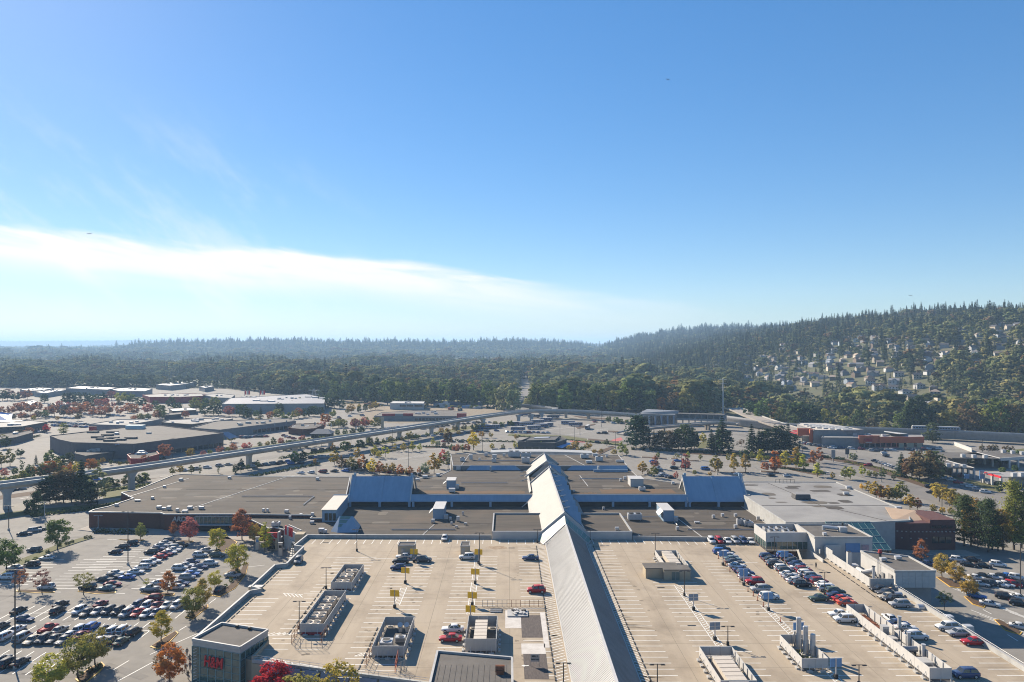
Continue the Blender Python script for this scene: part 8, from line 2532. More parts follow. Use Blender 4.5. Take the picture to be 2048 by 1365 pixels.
# ================================================================ buildings in the middle distance
def block(px, z, name, label, cat, roof=M_ROOF2, wall=M_GREYWALL, rim=0.4, units=0, seed=1, win=None, loc=None, cap=None):
 poly = ppx(px, z)
 cx_ = sum(p[0] for p in poly) / len(poly)
 cy_ = sum(p[1] for p in poly) / len(poly)
 t = thing(name, label, cat, (cx_, cy_, 0))
 roof_block('wall', poly, 0, z, roof, wall, t, rim, cap or wall, 0.4)
 rg = random.Random(seed)
 for i in range(units):
  u = [rg.random() for _ in poly]
  s_ = sum(u)
  x, y = sum(u[k] * poly[k][0] for k in range(len(poly))) / s_, sum(u[k] * poly[k][1] for k in range(len(poly))) / s_
  w, d, h = rg.uniform(1.5, 3.2), rg.uniform(1.2, 2.2), rg.uniform(0.9, 1.7)
  o = MB().box(x, y, z + 0.03, w, d, h).build('roof_unit', M_GALV if rg.random() < 0.6 else M_FLASH, t)
 if win:      # shop windows along one edge of the plan, at the wall's foot
  i, j, n, z0, z1 = win
  a, b = Vector(poly[i]), Vector(poly[j])
  d = b - a
  nr = Vector((d.y, -d.x)).normalized()
  if nr.y > 0:
   nr = -nr
  for k in range(n):
   p, q = a + d * ((k + 0.12) / n) + nr * 0.06, a + d * ((k + 0.88) / n) + nr * 0.06
   MB().wall(p, q, z0, z1, 0.14).build('window', M_GLASS, t)
 return t, poly
def panel(t, name, px0, px1, ybase, z0, z1, m, depth=0.4, dy=0.0):
 """upright panel whose foot line runs between two pixels of the ground"""
 a, b = P(px0, ybase), P(px1, ybase)
 return MB().wall((a[0], a[1] + dy), (b[0], b[1] + dy), z0, z1, depth).build(name, m, t)
t, _ = block([(100, 873), (256, 855.5), (317, 851.7), (447, 867.5), (268, 889.5), (146, 886.5), (118, 880.5)], 9, 'grocery_store', 'big dark-walled grocery store with grey gravel roof beyond the guideway', 'store', M_ROOFM, material('wall_plum_grey', (0.15, 0.135, 0.135), (0.115, 0.105, 0.105), 0.5, 0.9), 0.5, 2, 3, (3, 4, 16, 0.5, 3.0))
for (a, b, c, d) in (((230, 889), (254, 887), (263, 896), (238, 898)), ((262, 889), (330, 880), (333, 890), (265, 899)), ((330, 881), (350, 876), (361, 886), (343, 890)), ((442, 866), (456, 864), (476, 874), (459, 878))):
 q = [P(*a, 9.2), P(*b, 9.2), P(*c, 5.2), P(*d, 5.2)]
 n = (Vector(q[1]) - Vector(q[0])).cross(Vector(q[2]) - Vector(q[0])).normalized()
 if n.z < 0:
  q.reverse()
 MB().slab(q, 0.4).build('canopy_roof', M_BLUEPANEL if a[0] < 240 or a[0] > 400 else M_DARKWALL, t)
for i_, (x, y) in enumerate(((186, 866), (225, 866), (215, 872), (195, 876), (226, 878), (205, 880), (240, 881), (220, 883), (262, 878))):
 p_ = P(x, y, 9)
 MB().box(p_[0], p_[1], 9.05, 7, 3.0, 1.1).build('skylight_box', M_DARKWALL, t)
p_ = P(271, 858, 9)
MB().box(p_[0], p_[1], 9.05, 12, 5, 2.6).build('plant_room', material('pale_aqua', (0.42, 0.5, 0.5), rough=0.6), t)
block([(152, 901), (190, 896), (234, 899), (225, 905), (172, 913), (150, 908)], 4.5, 'shop_row', 'low flat shop with roof clutter before the dark grocery store', 'shop', M_ROOF2, M_DARKWALL, 0.4, 7, 5)
t, pl = block([(255, 911), (280, 905), (312, 903), (318, 910), (285, 919), (262, 919)], 4.0, 'restaurant', 'red-walled diner with stepped roofs beside the guideway', 'restaurant', M_ROOF2, M_REDDK, 0.6, 2, 6)
p_ = P(283, 908, 4)
MB().tube((p_[0], p_[1], 4.0), (p_[0], p_[1], 6.0), 4.0, 1.5, 16).build('dome_roof', M_FLASH, t)
block([(-30, 852), (0, 846), (60, 842), (95, 845), (60, 851), (45, 854), (0, 856), (-30, 858)], 6, 'shop_row', 'pale-roofed shop row at the far left with dark walls', 'shops', M_ROOFG, M_DARKWALL, 0.4, 8, 7, (3, 5, 8, 0.4, 2.8))
block([(-30, 872), (30, 866), (60, 862), (66, 866), (30, 876), (-30, 884)], 4.5, 'shop_row', 'low dark shop at the left edge behind the rusty trees', 'shops', M_ROOF2, M_DARKWALL, 0.4, 2, 8)
t, pl = block([(178, 850), (236, 840), (327, 839), (250, 852)], 6, 'shop_row', 'pale-roofed shop row with red end panel behind the grocery store', 'shops', M_ROOFG, M_GREYWALL, 0.5, 6, 9)
panel(t, 'red_panel', 178, 193, 871, 0.3, 6.6, M_REDDK)
block([(323, 846), (340, 840.5), (462, 836), (466, 839), (383, 850)], 6, 'shop_row', 'long shop row with cluttered pale roof behind the grocery store', 'shops', M_ROOFG, M_DARKWALL, 0.5, 12, 10)
block([(383, 857), (431, 843), (575, 838), (592, 843), (505, 853), (440, 861)], 6, 'shop_row', 'brown-roofed shop row with lit windows right of the grocery store', 'shops', M_ROOFM, M_GREYWALL, 0.5, 9, 11, (3, 4, 10, 0.4, 3.0))
t, pl = block([(577, 857), (590, 849), (630, 848), (648, 850), (630, 858), (605, 860)], 4.5, 'pub', 'pub with dark red sloped roof and two white skylights', 'pub', M_ROOF2, M_BRICK, 0.5, 1, 12)
for x in (584, 611):
 q = [P(x, 852, 4.9), P(x + 7, 851, 4.9), P(x + 5, 857, 3.6), P(x - 3, 858, 3.6)]
 n = (Vector(q[1]) - Vector(q[0])).cross(Vector(q[2]) - Vector(q[0])).normalized()
 if n.z < 0:
  q.reverse()
 MB().slab(q, 0.2).build('skylight', M_FLASH, t)
def hip_house(px0, px1, yb, wall_h, roof_h, depth, label, roof=M_GREYWALL, wall=M_DARKWALL, name='bank_branch', cat='shop'):
 a, b = P(px0, yb), P(px1, yb)
 w = b[0] - a[0]
 t = thing(name, label, cat, ((a[0] + b[0]) / 2, a[1], 0))
 MB().box(0, depth / 2, 0, w * 0.88, depth * 0.88, wall_h).build('wall', wall, t, local=True)
 r = MB()
 W, r_ = w / 2, w / 2 - depth * 0.3
 r.add([(-W, 0, wall_h), (W, 0, wall_h), (W, depth, wall_h), (-W, depth, wall_h), (-r_, depth / 2, wall_h + roof_h), (r_, depth / 2, wall_h + roof_h)],
    [(0, 1, 5, 4), (1, 2, 5), (2, 3, 4, 5), (3, 0, 4), (3, 2, 1, 0)])
 r.build('roof', roof, t, local=True)
 for k in range(5):
  MB().box(-w * 0.36 + k * w * 0.18, depth * 0.05, 0.6, w * 0.11, 0.2, wall_h * 0.6).build('window', M_GLASS, t, local=True)
 return t
hip_house(619, 662, 877, 3.2, 3.0, 13, 'small pavilion with grey hipped roof just behind the guideway')
t, pl = block([(444, 809), (461, 797), (612, 789), (650, 797), (648, 808)], 9, 'furniture_store', 'huge long store with slate-blue roof and bright skylights', 'store', material('roof_slate_blue', (0.17, 0.175, 0.2), (0.14, 0.145, 0.17), 0.1, 0.7), M_STONE, 0.4, 6, 13)
for (x, y) in ((513, 802), (528, 803), (543, 804), (617, 795), (631, 796), (646, 797), (490, 795), (498, 795), (506, 795)):
 p_ = P(x, y, 9)
 MB().box(p_[0], p_[1], 9.05, 6.5, 5.5, 1.0).build('skylight', M_WHITE, t)
for i_, x in enumerate((489, 519)):
 p_ = P(x, 800)
 f_ = thing('flag_pole', 'red and white flag on a pole, %s of two behind the slate-blue store' % ('left' if i_ == 0 else 'right'), 'flag', (p_[0], p_[1], 0))
 h_ = (800 - 781) * p_[1] / F
 MB().tube((0, 0, 0), (0, 0, h_), 0.25, n=6).build('pole', M_FLASH, f_, local=True)
 for k, m_ in enumerate((M_RED, M_WHITE, M_RED)):
  MB().box(1.4 + k * 2.0 + (0.6 if k else 0), 0, h_ - 5.5, 2.0, 0.1, 5.0).build('flag_band', m_, f_, local=True)
t, pl = block([(285, 790.5), (347, 787), (412, 789), (404, 793), (360, 795), (300, 795)], 7, 'shop_row', 'red-fronted warehouse row before the far woods', 'shops', M_ROOFG, M_REDDK, 0.5, 6, 14)
t, pl = block([(404, 790), (440, 788), (470, 791), (462, 797), (430, 796)], 7, 'shop_row', 'grey-roofed warehouse between red row and slate-blue store', 'shops', M_ROOFG, M_GREYWALL, 0.5, 3, 15)
for i_, (px_, z_, lab_) in enumerate((([(40, 779.5), (76, 776), (108, 777), (80, 781.5), (55, 782)], 7, 'white-roofed warehouse farthest left before the woods'), ([(68, 784.5), (122, 779.5), (132, 780.5), (90, 787)], 6, 'white-roofed warehouse with roof vents, second from left'),
           ([(132, 777), (159, 773), (234, 776), (215, 780)], 8, 'longest white-roofed warehouse before the far left woods'), ([(218, 779), (260, 776), (305, 778), (290, 783), (240, 783)], 7, 'white-roofed warehouse right of the longest one'),
           ([(312, 770), (350, 763.5), (392, 764), (370, 769), (340, 772)], 7, 'bright white roof partly among the far trees'), ([(398, 774), (420, 771.5), (428, 773), (410, 776.5)], 6, 'small pale blue roof among the far trees'),
           ([(455, 757.5), (505, 754), (530, 756), (500, 759.5)], 8, 'distant white roof in the valley woods by the pylons'), ([(46, 806), (66, 801), (75, 803), (60, 811)], 4, 'white shed among the rust-red trees'), ([(95, 808), (128, 806), (140, 809), (110, 812)], 4, 'low white-roofed shop behind the rust-red trees'),
           ([(338, 818), (390, 816), (392, 821), (345, 823)], 4, 'pale-roofed shed by the green trees beyond the grocery'), ([(327, 828), (362, 825), (362, 829), (330, 832)], 4, 'dark low shop by the orange trees beyond the grocery'))):
 block(px_, z_, 'warehouse' if z_ > 5 else 'shop_row', lab_, 'warehouse', M_ROOFM if 'dark' in lab_ else material('roof_white', (0.45, 0.43, 0.40), (0.36, 0.345, 0.325), 0.1, 0.7), M_GREYWALL if i_ < 9 else M_DARKWALL, 0.4, 5 if z_ > 5 else 1, 20 + i_)
t = thing('blue_roof_building', 'bright blue sloped roof at the far left edge', 'building', (P(5, 851)[0], P(5, 851)[1], 0))
k_ = P(5, 851)[1] / F
MB().box(-6 * k_, 6, 0, 56 * k_, 14, 3).build('wall', M_WHITE, t, local=True)
MB().slab([(-34 * k_, -3, 3), (22 * k_, -3, 3), (4 * k_, 10, 9), (-34 * k_, 10, 11)], 0.4).build('roof', material('roof_blue', (0.22, 0.36, 0.62), (0.18, 0.31, 0.55), 0.5, 0.5), t, local=True)
t, pl = block([(780, 807), (786, 803), (849, 803.5), (847, 807.5)], 6.5, 'office_building', 'white two-storey office box before the cottonwoods', 'office', M_WHITE, M_WHITE, 0.2, 5, 30)
for (a_, b_) in ((800, 812), (814, 826), (829, 845)):
 panel(t, 'window', a_, b_, 820, 3.4, 5.4, M_GLASS, 0.3)
t, pl = block([(748, 833), (762, 826), (826, 822), (905, 822), (933, 826), (925, 833), (830, 833.5)], 4.0, 'shop_row', 'long low strip of shops with dark red raised fronts', 'shops', M_ROOFM, M_GREYWALL, 0.3, 8, 31, (5, 6, 14, 0.4, 2.4))
panel(t, 'red_front', 764, 790, 842, 3.2, 6.4, M_REDDK, 0.8, 1)
panel(t, 'pale_front', 790, 806, 842, 3.2, 6.4, M_STONE, 0.8, 1)
panel(t, 'red_front', 806, 826, 842, 3.2, 6.6, M_REDDK, 0.8, 1)
panel(t, 'red_front', 914, 933, 842, 1.0, 6.8, M_REDDK, 0.8, -1)
block([(845, 800), (860, 797), (930, 799), (962, 803), (955, 805), (900, 804)], 4, 'shed_row', 'dark blue-walled shed row under the cottonwoods', 'shed', material('yellow_membrane', (0.45, 0.40, 0.10), (0.22, 0.22, 0.14), 0.2, 0.8), material('wall_dark_blue', (0.06, 0.09, 0.15), rough=0.7), 0.3, 0, 32)
for i_, (x, y, w_, h_, m_, lb_) in enumerate(((888, 814, 12, 5, M_GALV, 'pale blue'), (872, 812, 6, 3, M_STONE, 'grey'), (934, 817, 11, 3, M_BLUE, 'blue'), (902, 820, 6, 3, M_ORANGE, 'orange'), (955, 818, 8, 2.5, M_WHITE, 'white'), (996, 820, 6, 3.5, M_BEIGE, 'tan'), (920, 822, 5, 2.5, M_DARKWALL, 'dark'), (736, 812, 9, 3, M_RUST, 'rusty'), (752, 813, 8, 3, M_RUST, 'red-brown'), (728, 803, 10, 3.4, M_WHITE, 'long white'))):
 p_ = P(x, y)
 t = thing('site_container', '%s container or machine standing in the works yard' % lb_, 'container', (p_[0], p_[1], 0.06), random.uniform(-0.3, 0.3))
 MB().box(0, 0, 0, w_, 3, h_ * 0.85).build('body', m_, t, local=True)
 MB().box(w_ * 0.15, 0, h_ * 0.85 + 0.003, w_ * 0.4, 2.2, h_ * 0.3).build('cab', M_GLASS if i_ in (3, 5) else m_, t, local=True)
 MB().box(0, -1.53, h_ * 0.2, w_ * 0.3, 0.06, h_ * 0.5).build('door', M_STEEL, t, local=True)
# the dark bank beyond the mall
t, pl = block([(1036, 886), (1060, 877), (1122, 875), (1133, 881), (1108, 889)], 5.0, 'bank_building', 'dark low bank with deep flat roof behind the mall', 'bank', M_DARK, M_DARKWALL, 0.9, 0, 33, (0, 4, 5, 0.4, 2.6))
q_ = ppx([(1062, 879), (1118, 877), (1110, 884), (1052, 885)], 5)
MB().prism(q_, 5.05, 6.3).build('roof_plant', M_DARKWALL, t)
MB().prism([(p[0] * 0.999 + 0.0, p[1] + 1) for p in ppx([(1070, 880), (1100, 879), (1098, 881), (1068, 882)], 5)], 6.31, 6.7).build('roof_unit', M_GALV, t)
q_ = [P(1110, 893, 3), P(1128, 884, 3), P(1143, 887, 3), (P(1124, 896, 3))]
MB().slab(q_, 0.3, n=Vector((0, 0, 1))).build('blue_canopy', material('canopy_blue', (0.12, 0.30, 0.55), rough=0.5), t)
MB().tube(P(1140, 893, 0), P(1140, 888, 3), 0.25, n=6).build('canopy_post', M_FLASH, t)
# curved white roof edge of the mall's back entrance
t = thing('entrance_canopy', 'curved pale grey canopy over the back entrance of the mall', 'canopy', (20, 392, 0))
for k in range(9):
 a, b = -9 + k * 6.0, -9 + (k + 1) * 6.0
 f_ = lambda x: 396 - ((x - 14) / 34.0) ** 2 * 7
 MB().prism([(a, f_(a)), (b, f_(b)), (b, f_(b) - 9), (a, f_(a) - 9)], 8.2, 12.0 + 0.003 * (k % 2)).build('canopy_bay', M_FLASH, t)
# station
t, pl = block([(1281, 828), (1286, 822), (1352, 824), (1350, 830)], 9.5, 'transit_station', 'grey-roofed transit station hall behind the bus loop', 'station', M_GALV, M_GREYWALL, 0.1, 0, 34)
q_ = [P(1280, 826, 10), P(1355, 828, 10), P(1359, 822, 12.5), P(1294, 818.5, 12.5)]
MB().slab(q_, 0.4).build('roof', M_METALROOF, t)
for k in range(16):
 x = 1284 + k * 4.1
 panel(t, 'window', x, x + 3.2, 852, 1.0, 8.6, M_GLASS if k % 3 else M_GREYBLUE, 0.3, -1)
t = thing('station_platform', 'long covered station platform right of the station hall', 'platform', (190, 690, 0))
a_, b_ = P(1352, 850), P(1450, 853)
MB().wall((a_[0], a_[1]), (b_[0], b_[1]), 4.5, 6.0, 9).build('platform', M_STONE, t)
MB().wall((a_[0], a_[1] + 1), (b_[0], b_[1] + 1), 9.6, 10.0, 9).build('canopy', M_DARKWALL, t)
for k in range(9):
 x, y = a_[0] + (b_[0] - a_[0]) * k / 8, a_[1] + (b_[1] - a_[1]) * k / 8
 MB().box(x, y - 3, 0, 0.8, 0.8, 9.6).build('column', M_GREYWALL, t)
 if k < 8:
  MB().wall((x + 1, y + 3), (x + 7, y + 3), 6.0, 9.3, 0.2).build('glass_screen', M_GREYBLUE, t)
# ---------------------------------------------------------------- elevated railway
def elevated(nodes, w, th, name, label, cat, m=M_PARAPET, parapet=1.1, piers=(), flare=True):
 """nodes: (px, py, z of deck); a girder of width w"""
 pts = [Vector(P(x, y, z)) for x, y, z in nodes]
 fine = []
 n = len(pts)
 for i in range(n - 1):       # smooth curve through the nodes
  p0, p1, p2, p3 = pts[max(0, i - 1)], pts[i], pts[i + 1], pts[min(n - 1, i + 2)]
  for k in range(6):
   u = k / 6
   fine.append(0.5 * ((2 * p1) + (p2 - p0) * u + (2 * p0 - 5 * p1 + 4 * p2 - p3) * u * u + (3 * p1 - p0 - 3 * p2 + p3) * u ** 3))
 fine.append(pts[-1])
 t = thing(name, label, cat, (fine[len(fine) // 2].x, fine[len(fine) // 2].y, 0))
 def sweep(sec, nm, mt):
  b = MB()
  k = len(sec)
  for i, p in enumerate(fine):
   d = (fine[min(i + 1, len(fine) - 1)] - fine[max(0, i - 1)])
   s = Vector((d.y, -d.x, 0)).normalized()
   b.v += [tuple(p + s * u + Vector((0, 0, v))) for u, v in sec]
  for i in range(len(fine) - 1):
   for j in range(k):
    b.f.append((i * k + j, (i + 1) * k + j, (i + 1) * k + (j + 1) % k, i * k + (j + 1) % k))
    b.m.append(0)
  b.f += [tuple(range(k)), tuple(reversed(range((len(fine) - 1) * k, len(fine) * k)))]
  b.m += [0, 0]
  b.build(nm, mt, t)
 h = w / 2
 sweep([(-h, -0.5), (-h * 0.55, -th), (h * 0.55, -th), (h, -0.5), (h, 0), (-h, 0)][::-1], 'girder', m)
 if parapet:
  for s in (-1, 1):
   sweep([(s * h - 0.14, 0.003), (s * h + 0.14, 0.003), (s * h + 0.14, parapet), (s * h - 0.14, parapet)], 'parapet', M_FLASH if s < 0 else m)
 for (px, pb) in piers:
  q = P(px, pb)
  c = min(fine, key=lambda p: (p.x - q[0]) ** 2 + (p.y - q[1]) ** 2)
  i = fine.index(c)
  c = Vector((q[0], q[1], c.z)) if (Vector((q[0], q[1], 0)) - Vector((c.x, c.y, 0))).length < 14 else c
  d = fine[min(i + 1, len(fine) - 1)] - fine[max(0, i - 1)]
  an = math.atan2(d.y, d.x)
  b = MB()
  z1 = c.z - th
  cs, sn = math.cos(an), math.sin(an)
  lev = [(0, 2.6, 2.0), (z1 - 3.0, 2.4, 2.0), (z1 - 1.6, 3.0, 2.1), (z1 - 0.5, 4.4, 2.2), (z1 + 0.3, 6.4, 2.4)] if flare else [(0, 1.6, 1.6), (z1 + 0.3, 1.6, 1.6)]
  for (z, a, e) in lev:
   for sx, sy in ((-1, -1), (1, -1), (1, 1), (-1, 1)):
    lx, ly = sx * a / 2, sy * e / 2      # long side along the girder
    b.v.append((c.x + lx * cs - ly * sn, c.y + lx * sn + ly * cs, z))
  for k in range(len(lev) - 1):
   for j in range(4):
    b.f.append((k * 4 + j, k * 4 + (j + 1) % 4, k * 4 + 4 + (j + 1) % 4, k * 4 + 4 + j))
    b.m.append(0)
  b.build('pier', m, t)
 return t, fine
elevated([(-60, 978, 10.0), (0, 970, 10.2), (150, 951, 10.2), (300, 931, 10.0), (480, 905, 9.6), (640, 881.5, 9.3), (760, 864, 9.0), (886.5, 844.7, 8.6), (985, 830, 8.3), (1054, 822.3, 8.0), (1102, 821.4, 7.6), (1177, 823.5, 7.2), (1285, 831, 6.8)],
    8.5, 2.0, 'railway_guideway', 'long concrete elevated railway guideway curving past the bus loop', 'railway', M_PARAPET, 0.9,
    [(14, 1018), (263, 979), (498, 933), (590, 915), (661.5, 900), (736, 889), (798.7, 879.7), (863, 871), (915.5, 860), (966, 855), (1037, 845), (1063, 843), (1083, 839), (1132, 836), (1177, 838)])
elevated([(1440, 833, 5.5), (1500, 841, 6), (1600, 851, 6), (1720, 857, 6), (1850, 861.5, 6), (2080, 872, 6.5)], 8.5, 5.2, 'railway_guideway', 'grey railway wall and track behind the red store', 'railway', M_STONE, 0.8)
t = thing('train', 'pale metro train on the track at far right', 'train', (*P(1871, 862, 6)[:2], 6.0))
k_ = P(1871, 862, 6)[1] / F
an_ = math.atan2(P(1912, 863, 6.2)[1] - P(1830, 860.5, 6)[1], P(1912, 863, 6.2)[0] - P(1830, 860.5, 6)[0])
t.rotation_euler = (0, 0, an_)
for i_ in range(2):
 x0 = (-41 + i_ * 41.5) * k_
 b_ = MB().box(x0 + 20.3 * k_, 0, 0.7, 40.2 * k_, 2.7, 2.3, 0, top=0.99).build('carriage', M_GREYBLUE, t, local=True)
 MB().box(x0 + 20.3 * k_, 0, 3.0, 39.8 * k_, 2.3, 0.45).build('roof', M_WHITE, b_, local=True)
 for q in range(8):
  MB().box(x0 + (3 + q * 4.9) * k_, 0, 1.6, 3.4 * k_, 2.76, 0.9).build('window', M_GLASS, b_, local=True)
 MB().box(x0 + 20.3 * k_, 0, 0.05, 36 * k_, 2.0, 0.6).build('bogie', M_DARK, b_, local=True)
for s in (-41, 41.8):
 MB().box(s * k_, 0, 0.8, 0.5, 2.5, 2.2).build('cab_front', M_WHITE, t, local=True)
elevated([(1462, 816, 9), (1480, 822, 8), (1505, 833, 7.0), (1545, 847, 6), (1600, 864, 4), (1660, 882, 1.2), (1690, 892, 0.3)], 15, 1.6, 'road_viaduct', 'curving concrete road viaduct dropping towards the red store', 'viaduct', M_PAVING, 0.9, [(1477, 862), (1512, 868), (1560, 880)], False)
elevated([(1240, 868, 1), (1290, 857.5, 3.5), (1360, 851, 5), (1430, 846, 5.6), (1475, 848, 5.6)], 8, 1.3, 'road_viaduct', 'thin low ramp joining the viaduct from the bus loop', 'viaduct', M_PAVING, 0.8, [(1328, 864), (1412, 860), (1418, 860)], False)
elevated([(1035, 810, 6), (1070, 813, 6), (1110, 818, 6)], 8, 2.2, 'road_bridge', 'dark short bridge crossing the straight road out', 'bridge', M_GREYWALL, 1.0, [(1060, 824), (1080, 824)], False)
# ---------------------------------------------------------------- the red stores on the right
t, pl = block([(1594, 850), (1600, 846.5), (1649, 847), (1727, 860), (1690, 861.5), (1628, 861)], 10, 'red_store', 'orange-red store with slanting pale ribbed roof behind the firs', 'store', M_TAN, M_GREYWALL, 0.3, 0, 40)
for k in range(6):
 for j in range(3):
  p_ = P(1618 + k * 13 + j * 7, 850.5 + k * 1.1 + j * 2.6, 10)
  MB().box(p_[0], p_[1], 10.05, 9, 3, 0.7).build('skylight', M_FLASH, t)
panel(t, 'orange_front', 1597, 1627, 888, 5.5, 10.6, M_ORANGE, 0.8, 2)
panel(t, 'orange_pier', 1619, 1629, 889, 0, 10.4, M_ORANGE, 1.4, 0)
panel(t, 'pale_front', 1604, 1619, 888.5, 0, 5.4, M_BEIGE, 0.6, 1)
q_ = [P(1578, 863, 4.5), P(1600, 858, 4.5), P(1614, 866, 4), P(1600, 871, 4)]
MB().slab(q_, 0.5, n=Vector((0, 0, 1))).build('canopy', M_REDDK, t)
t, pl = block([(1643, 876), (1650, 870), (1720, 868.5), (1843, 870.5), (1846, 874.5), (1718, 876.5)], 6.5, 'red_store', 'long low store with orange-red fascia and grey left wall', 'store', M_ROOFG, M_GREYWALL, 0.3, 5, 41, (4, 5, 12, 0.3, 3.0))
for (a_, b_, y_, z0, z1) in ((1716, 1757, 896, 3.2, 8.4), (1757, 1846, 896.5, 3.6, 7.6)):
 panel(t, 'orange_fascia', a_, b_, y_, z0, z1, M_ORANGE, 0.7, -1.2)
panel(t, 'sign_panel', 1728, 1742, 896.5, 4.6, 6.6, M_REDDK, 0.3, -1.8)
panel(t, 'lettering_bar', 1729, 1741, 896.6, 3.9, 4.3, M_WHITE, 0.3, -1.8)
q_ = [P(1768, 863, 6.6), P(1815, 868.5, 6.6), P(1800, 869, 9), P(1770, 864.5, 9)]
MB().slab(q_, 0.3).build('roof_slope', M_WHITE, t)
for (a_, b_) in ((1796, 1806), (1812, 1826), (1832, 1842)):
 panel(t, 'pale_bay', a_, b_, 896.5, 0.2, 3.4, M_BEIGE, 0.4, -1)
# ---------------------------------------------------------------- filling station and forecourts at far right
def portal(px0, y0, px1, y1, h, label, n, roof_d, m=M_WHITE, name='service_bays', roof=M_ROOFM, fascia=1.6):
 a, b = Vector(P(px0, y0)[:2]), Vector(P(px1, y1)[:2])
 t = thing(name, label, 'service building', ((a.x + b.x) / 2, (a.y + b.y) / 2, 0))
 d = b - a
 nr = Vector((-d.y, d.x)).normalized()
 if nr.y < 0:
  nr = -nr
 MB().wall(a, b, h - fascia, h, 0.5).build('fascia', m, t)
 MB().prism([a + nr * 0.3, b + nr * 0.3, b + nr * roof_d, a + nr * roof_d], h - 0.7, h - 0.3).build('roof', roof, t)
 for i in range(n + 1):
  p = a + d * (i / n)
  MB().box(p.x, p.y, 0, 0.9, 0.9, h - fascia).build('pillar', m, t)
 MB().wall(a + nr * roof_d * 0.7, b + nr * roof_d * 0.7, 0, h - 0.7, 0.4).build('back_wall', M_DARKWALL, t)
 for i in range(3):
  p = b + nr * (roof_d * (0.3 + 0.2 * i)) - d * (0.06 * i + 0.04)
  MB().box(p.x, p.y, h - 0.3, 2, 1.8, 1.8).build('roof_unit', M_GALV, t)
 return t
portal(1893, 941, 1948, 957, 5.6, 'white-fronted row of open service bays by the road', 5, 16)
portal(1954, 925, 2001, 938, 6.0, 'white-fronted service building with dark roof edge at far right', 3, 26)
portal(2001, 938, 2070, 933, 6.0, 'long white-fronted service building at the right edge', 4, 22)
t = portal(1967, 966, 2002, 976, 5.6, 'filling station canopy with red and white edge', 2, 22, M_RED, 'filling_station', M_STONE, 1.0)
for o_ in t.children:
 if o_.name.startswith('pillar'):
  o_.data.materials[0] = M_WHITE
panel(t, 'white_band', 1967, 2002, 971, 5.7, 6.0, M_WHITE, 0.4)
panel(t, 'kiosk', 2030, 2060, 973, 0, 4, M_WHITE, 3, 3)
for i_, (x, y, z_, m_, lb) in enumerate(((1963, 967, 6.5, M_BLUE, 'blue and white price pylon by the filling station'), (1933, 962, 3.5, M_BLUE, 'small dark blue sign by the service bays'), (1835, 938, 11, M_WHITE, 'double white banner before the roadside trees'), (1666, 925, 7.5, M_STONE, 'tall grey-brown sign board beside the broad road'), (1694, 916, 6, M_DARKWALL, 'small dark square sign on the broad road'), (765, 862, 11, M_BEIGE, 'tall cream pylon beside the rosy trees'))):
 p_ = P(x, y)
 t = thing('sign_pylon', lb, 'sign', (p_[0], p_[1], 0), 0)
 MB().box(0, 0, 0, 0.5, 0.4, z_ * 0.6).build('post', M_STEEL, t, local=True)
 w_ = 2.4 if i_ not in (2, 5) else (1.1 if i_ == 2 else 2.2)
 for s in ((-0.8, 0.8) if i_ == 2 else (0,)):
  MB().box(s, -0.25, z_ * (0.35 if i_ != 5 else 0.02), w_, 0.3, z_ * (0.62 if i_ != 5 else 0.97)).build('panel', m_, t, local=True)
 if i_ == 0:
  MB().box(0, -0.42, z_ * 0.7, 2.2, 0.1, 1.4).build('band', M_WHITE, t, local=True)
for i_, (x, y) in enumerate(((294, 900), (299, 900), (385, 887), (388, 887), (548, 865), (572, 860), (629, 864), (661, 867), (711, 872))):
 p_ = P(x, y)
 t = thing('banner_pole', 'white banner on a pole in the left-hand lots, %s from left' % nth(i_), 'banner', (p_[0], p_[1], 0), 0, 'white banners in the left-hand lots')
 MB().tube((0, 0, 0), (0, 0, 8.0), 0.1, n=6).build('pole', M_POLE, t, local=True)
 MB().box(0.5, 0, 5.2, 0.8, 0.06, 2.4).build('banner', M_WHITE, t, local=True)
t = thing('boundary_wall', 'pale blue-white wall strip at the edge of the far right lot', 'wall', (*P(1925, 896)[:2], 0))
a_, b_ = P(1907, 891), P(1944, 905)
MB().wall(a_, b_, 0, 2.6, 0.4).build('panel', M_WHITE, t)
MB().wall(a_, b_, 2.61, 2.8, 0.6).build('coping', M_FLASH, t)
# transmission pole and wires
t = thing('power_pole', 'very tall pale steel power pole beside the station woods', 'power pole', (*P(1446, 832)[:2], 0))
h_ = (832 - 756) * P(1446, 832)[1] / F
MB().tube((0, 0, 0), (0, 0, h_), 0.9, 0.4, 8).build('pole', M_GALV, t, local=True)
for k in range(3):
 MB().box(0, 0, h_ - 2 - k * 4, 7, 0.3, 0.3).build('crossarm', M_GALV, t, local=True)
for i_, (x, yb, yt, Y_) in enumerate(((497, 735, 714, 2100), (628, 812, 778, 900), (960, 742, 722, 2400))):
 q = PY(x, yt, Y_)
 t = thing('power_pylon', 'lattice pylon in the valley woods, %s' % ('far left', 'near the long store', 'far and small')[i_], 'pylon', (q[0], Y_, 0))
 for sx in (-1, 1):
  for sy in (-1, 1):
   MB().tube((sx * 3, sy * 3, 0), (sx * 0.8, sy * 0.8, q[2]), 0.28, 0.18, 4).build('leg', M_GALV, t, local=True)
 for k in range(3):
  MB().box(0, 0, q[2] - 2 - k * 5, 14 - k, 0.5, 0.6).build('crossarm', M_GALV, t, local=True)
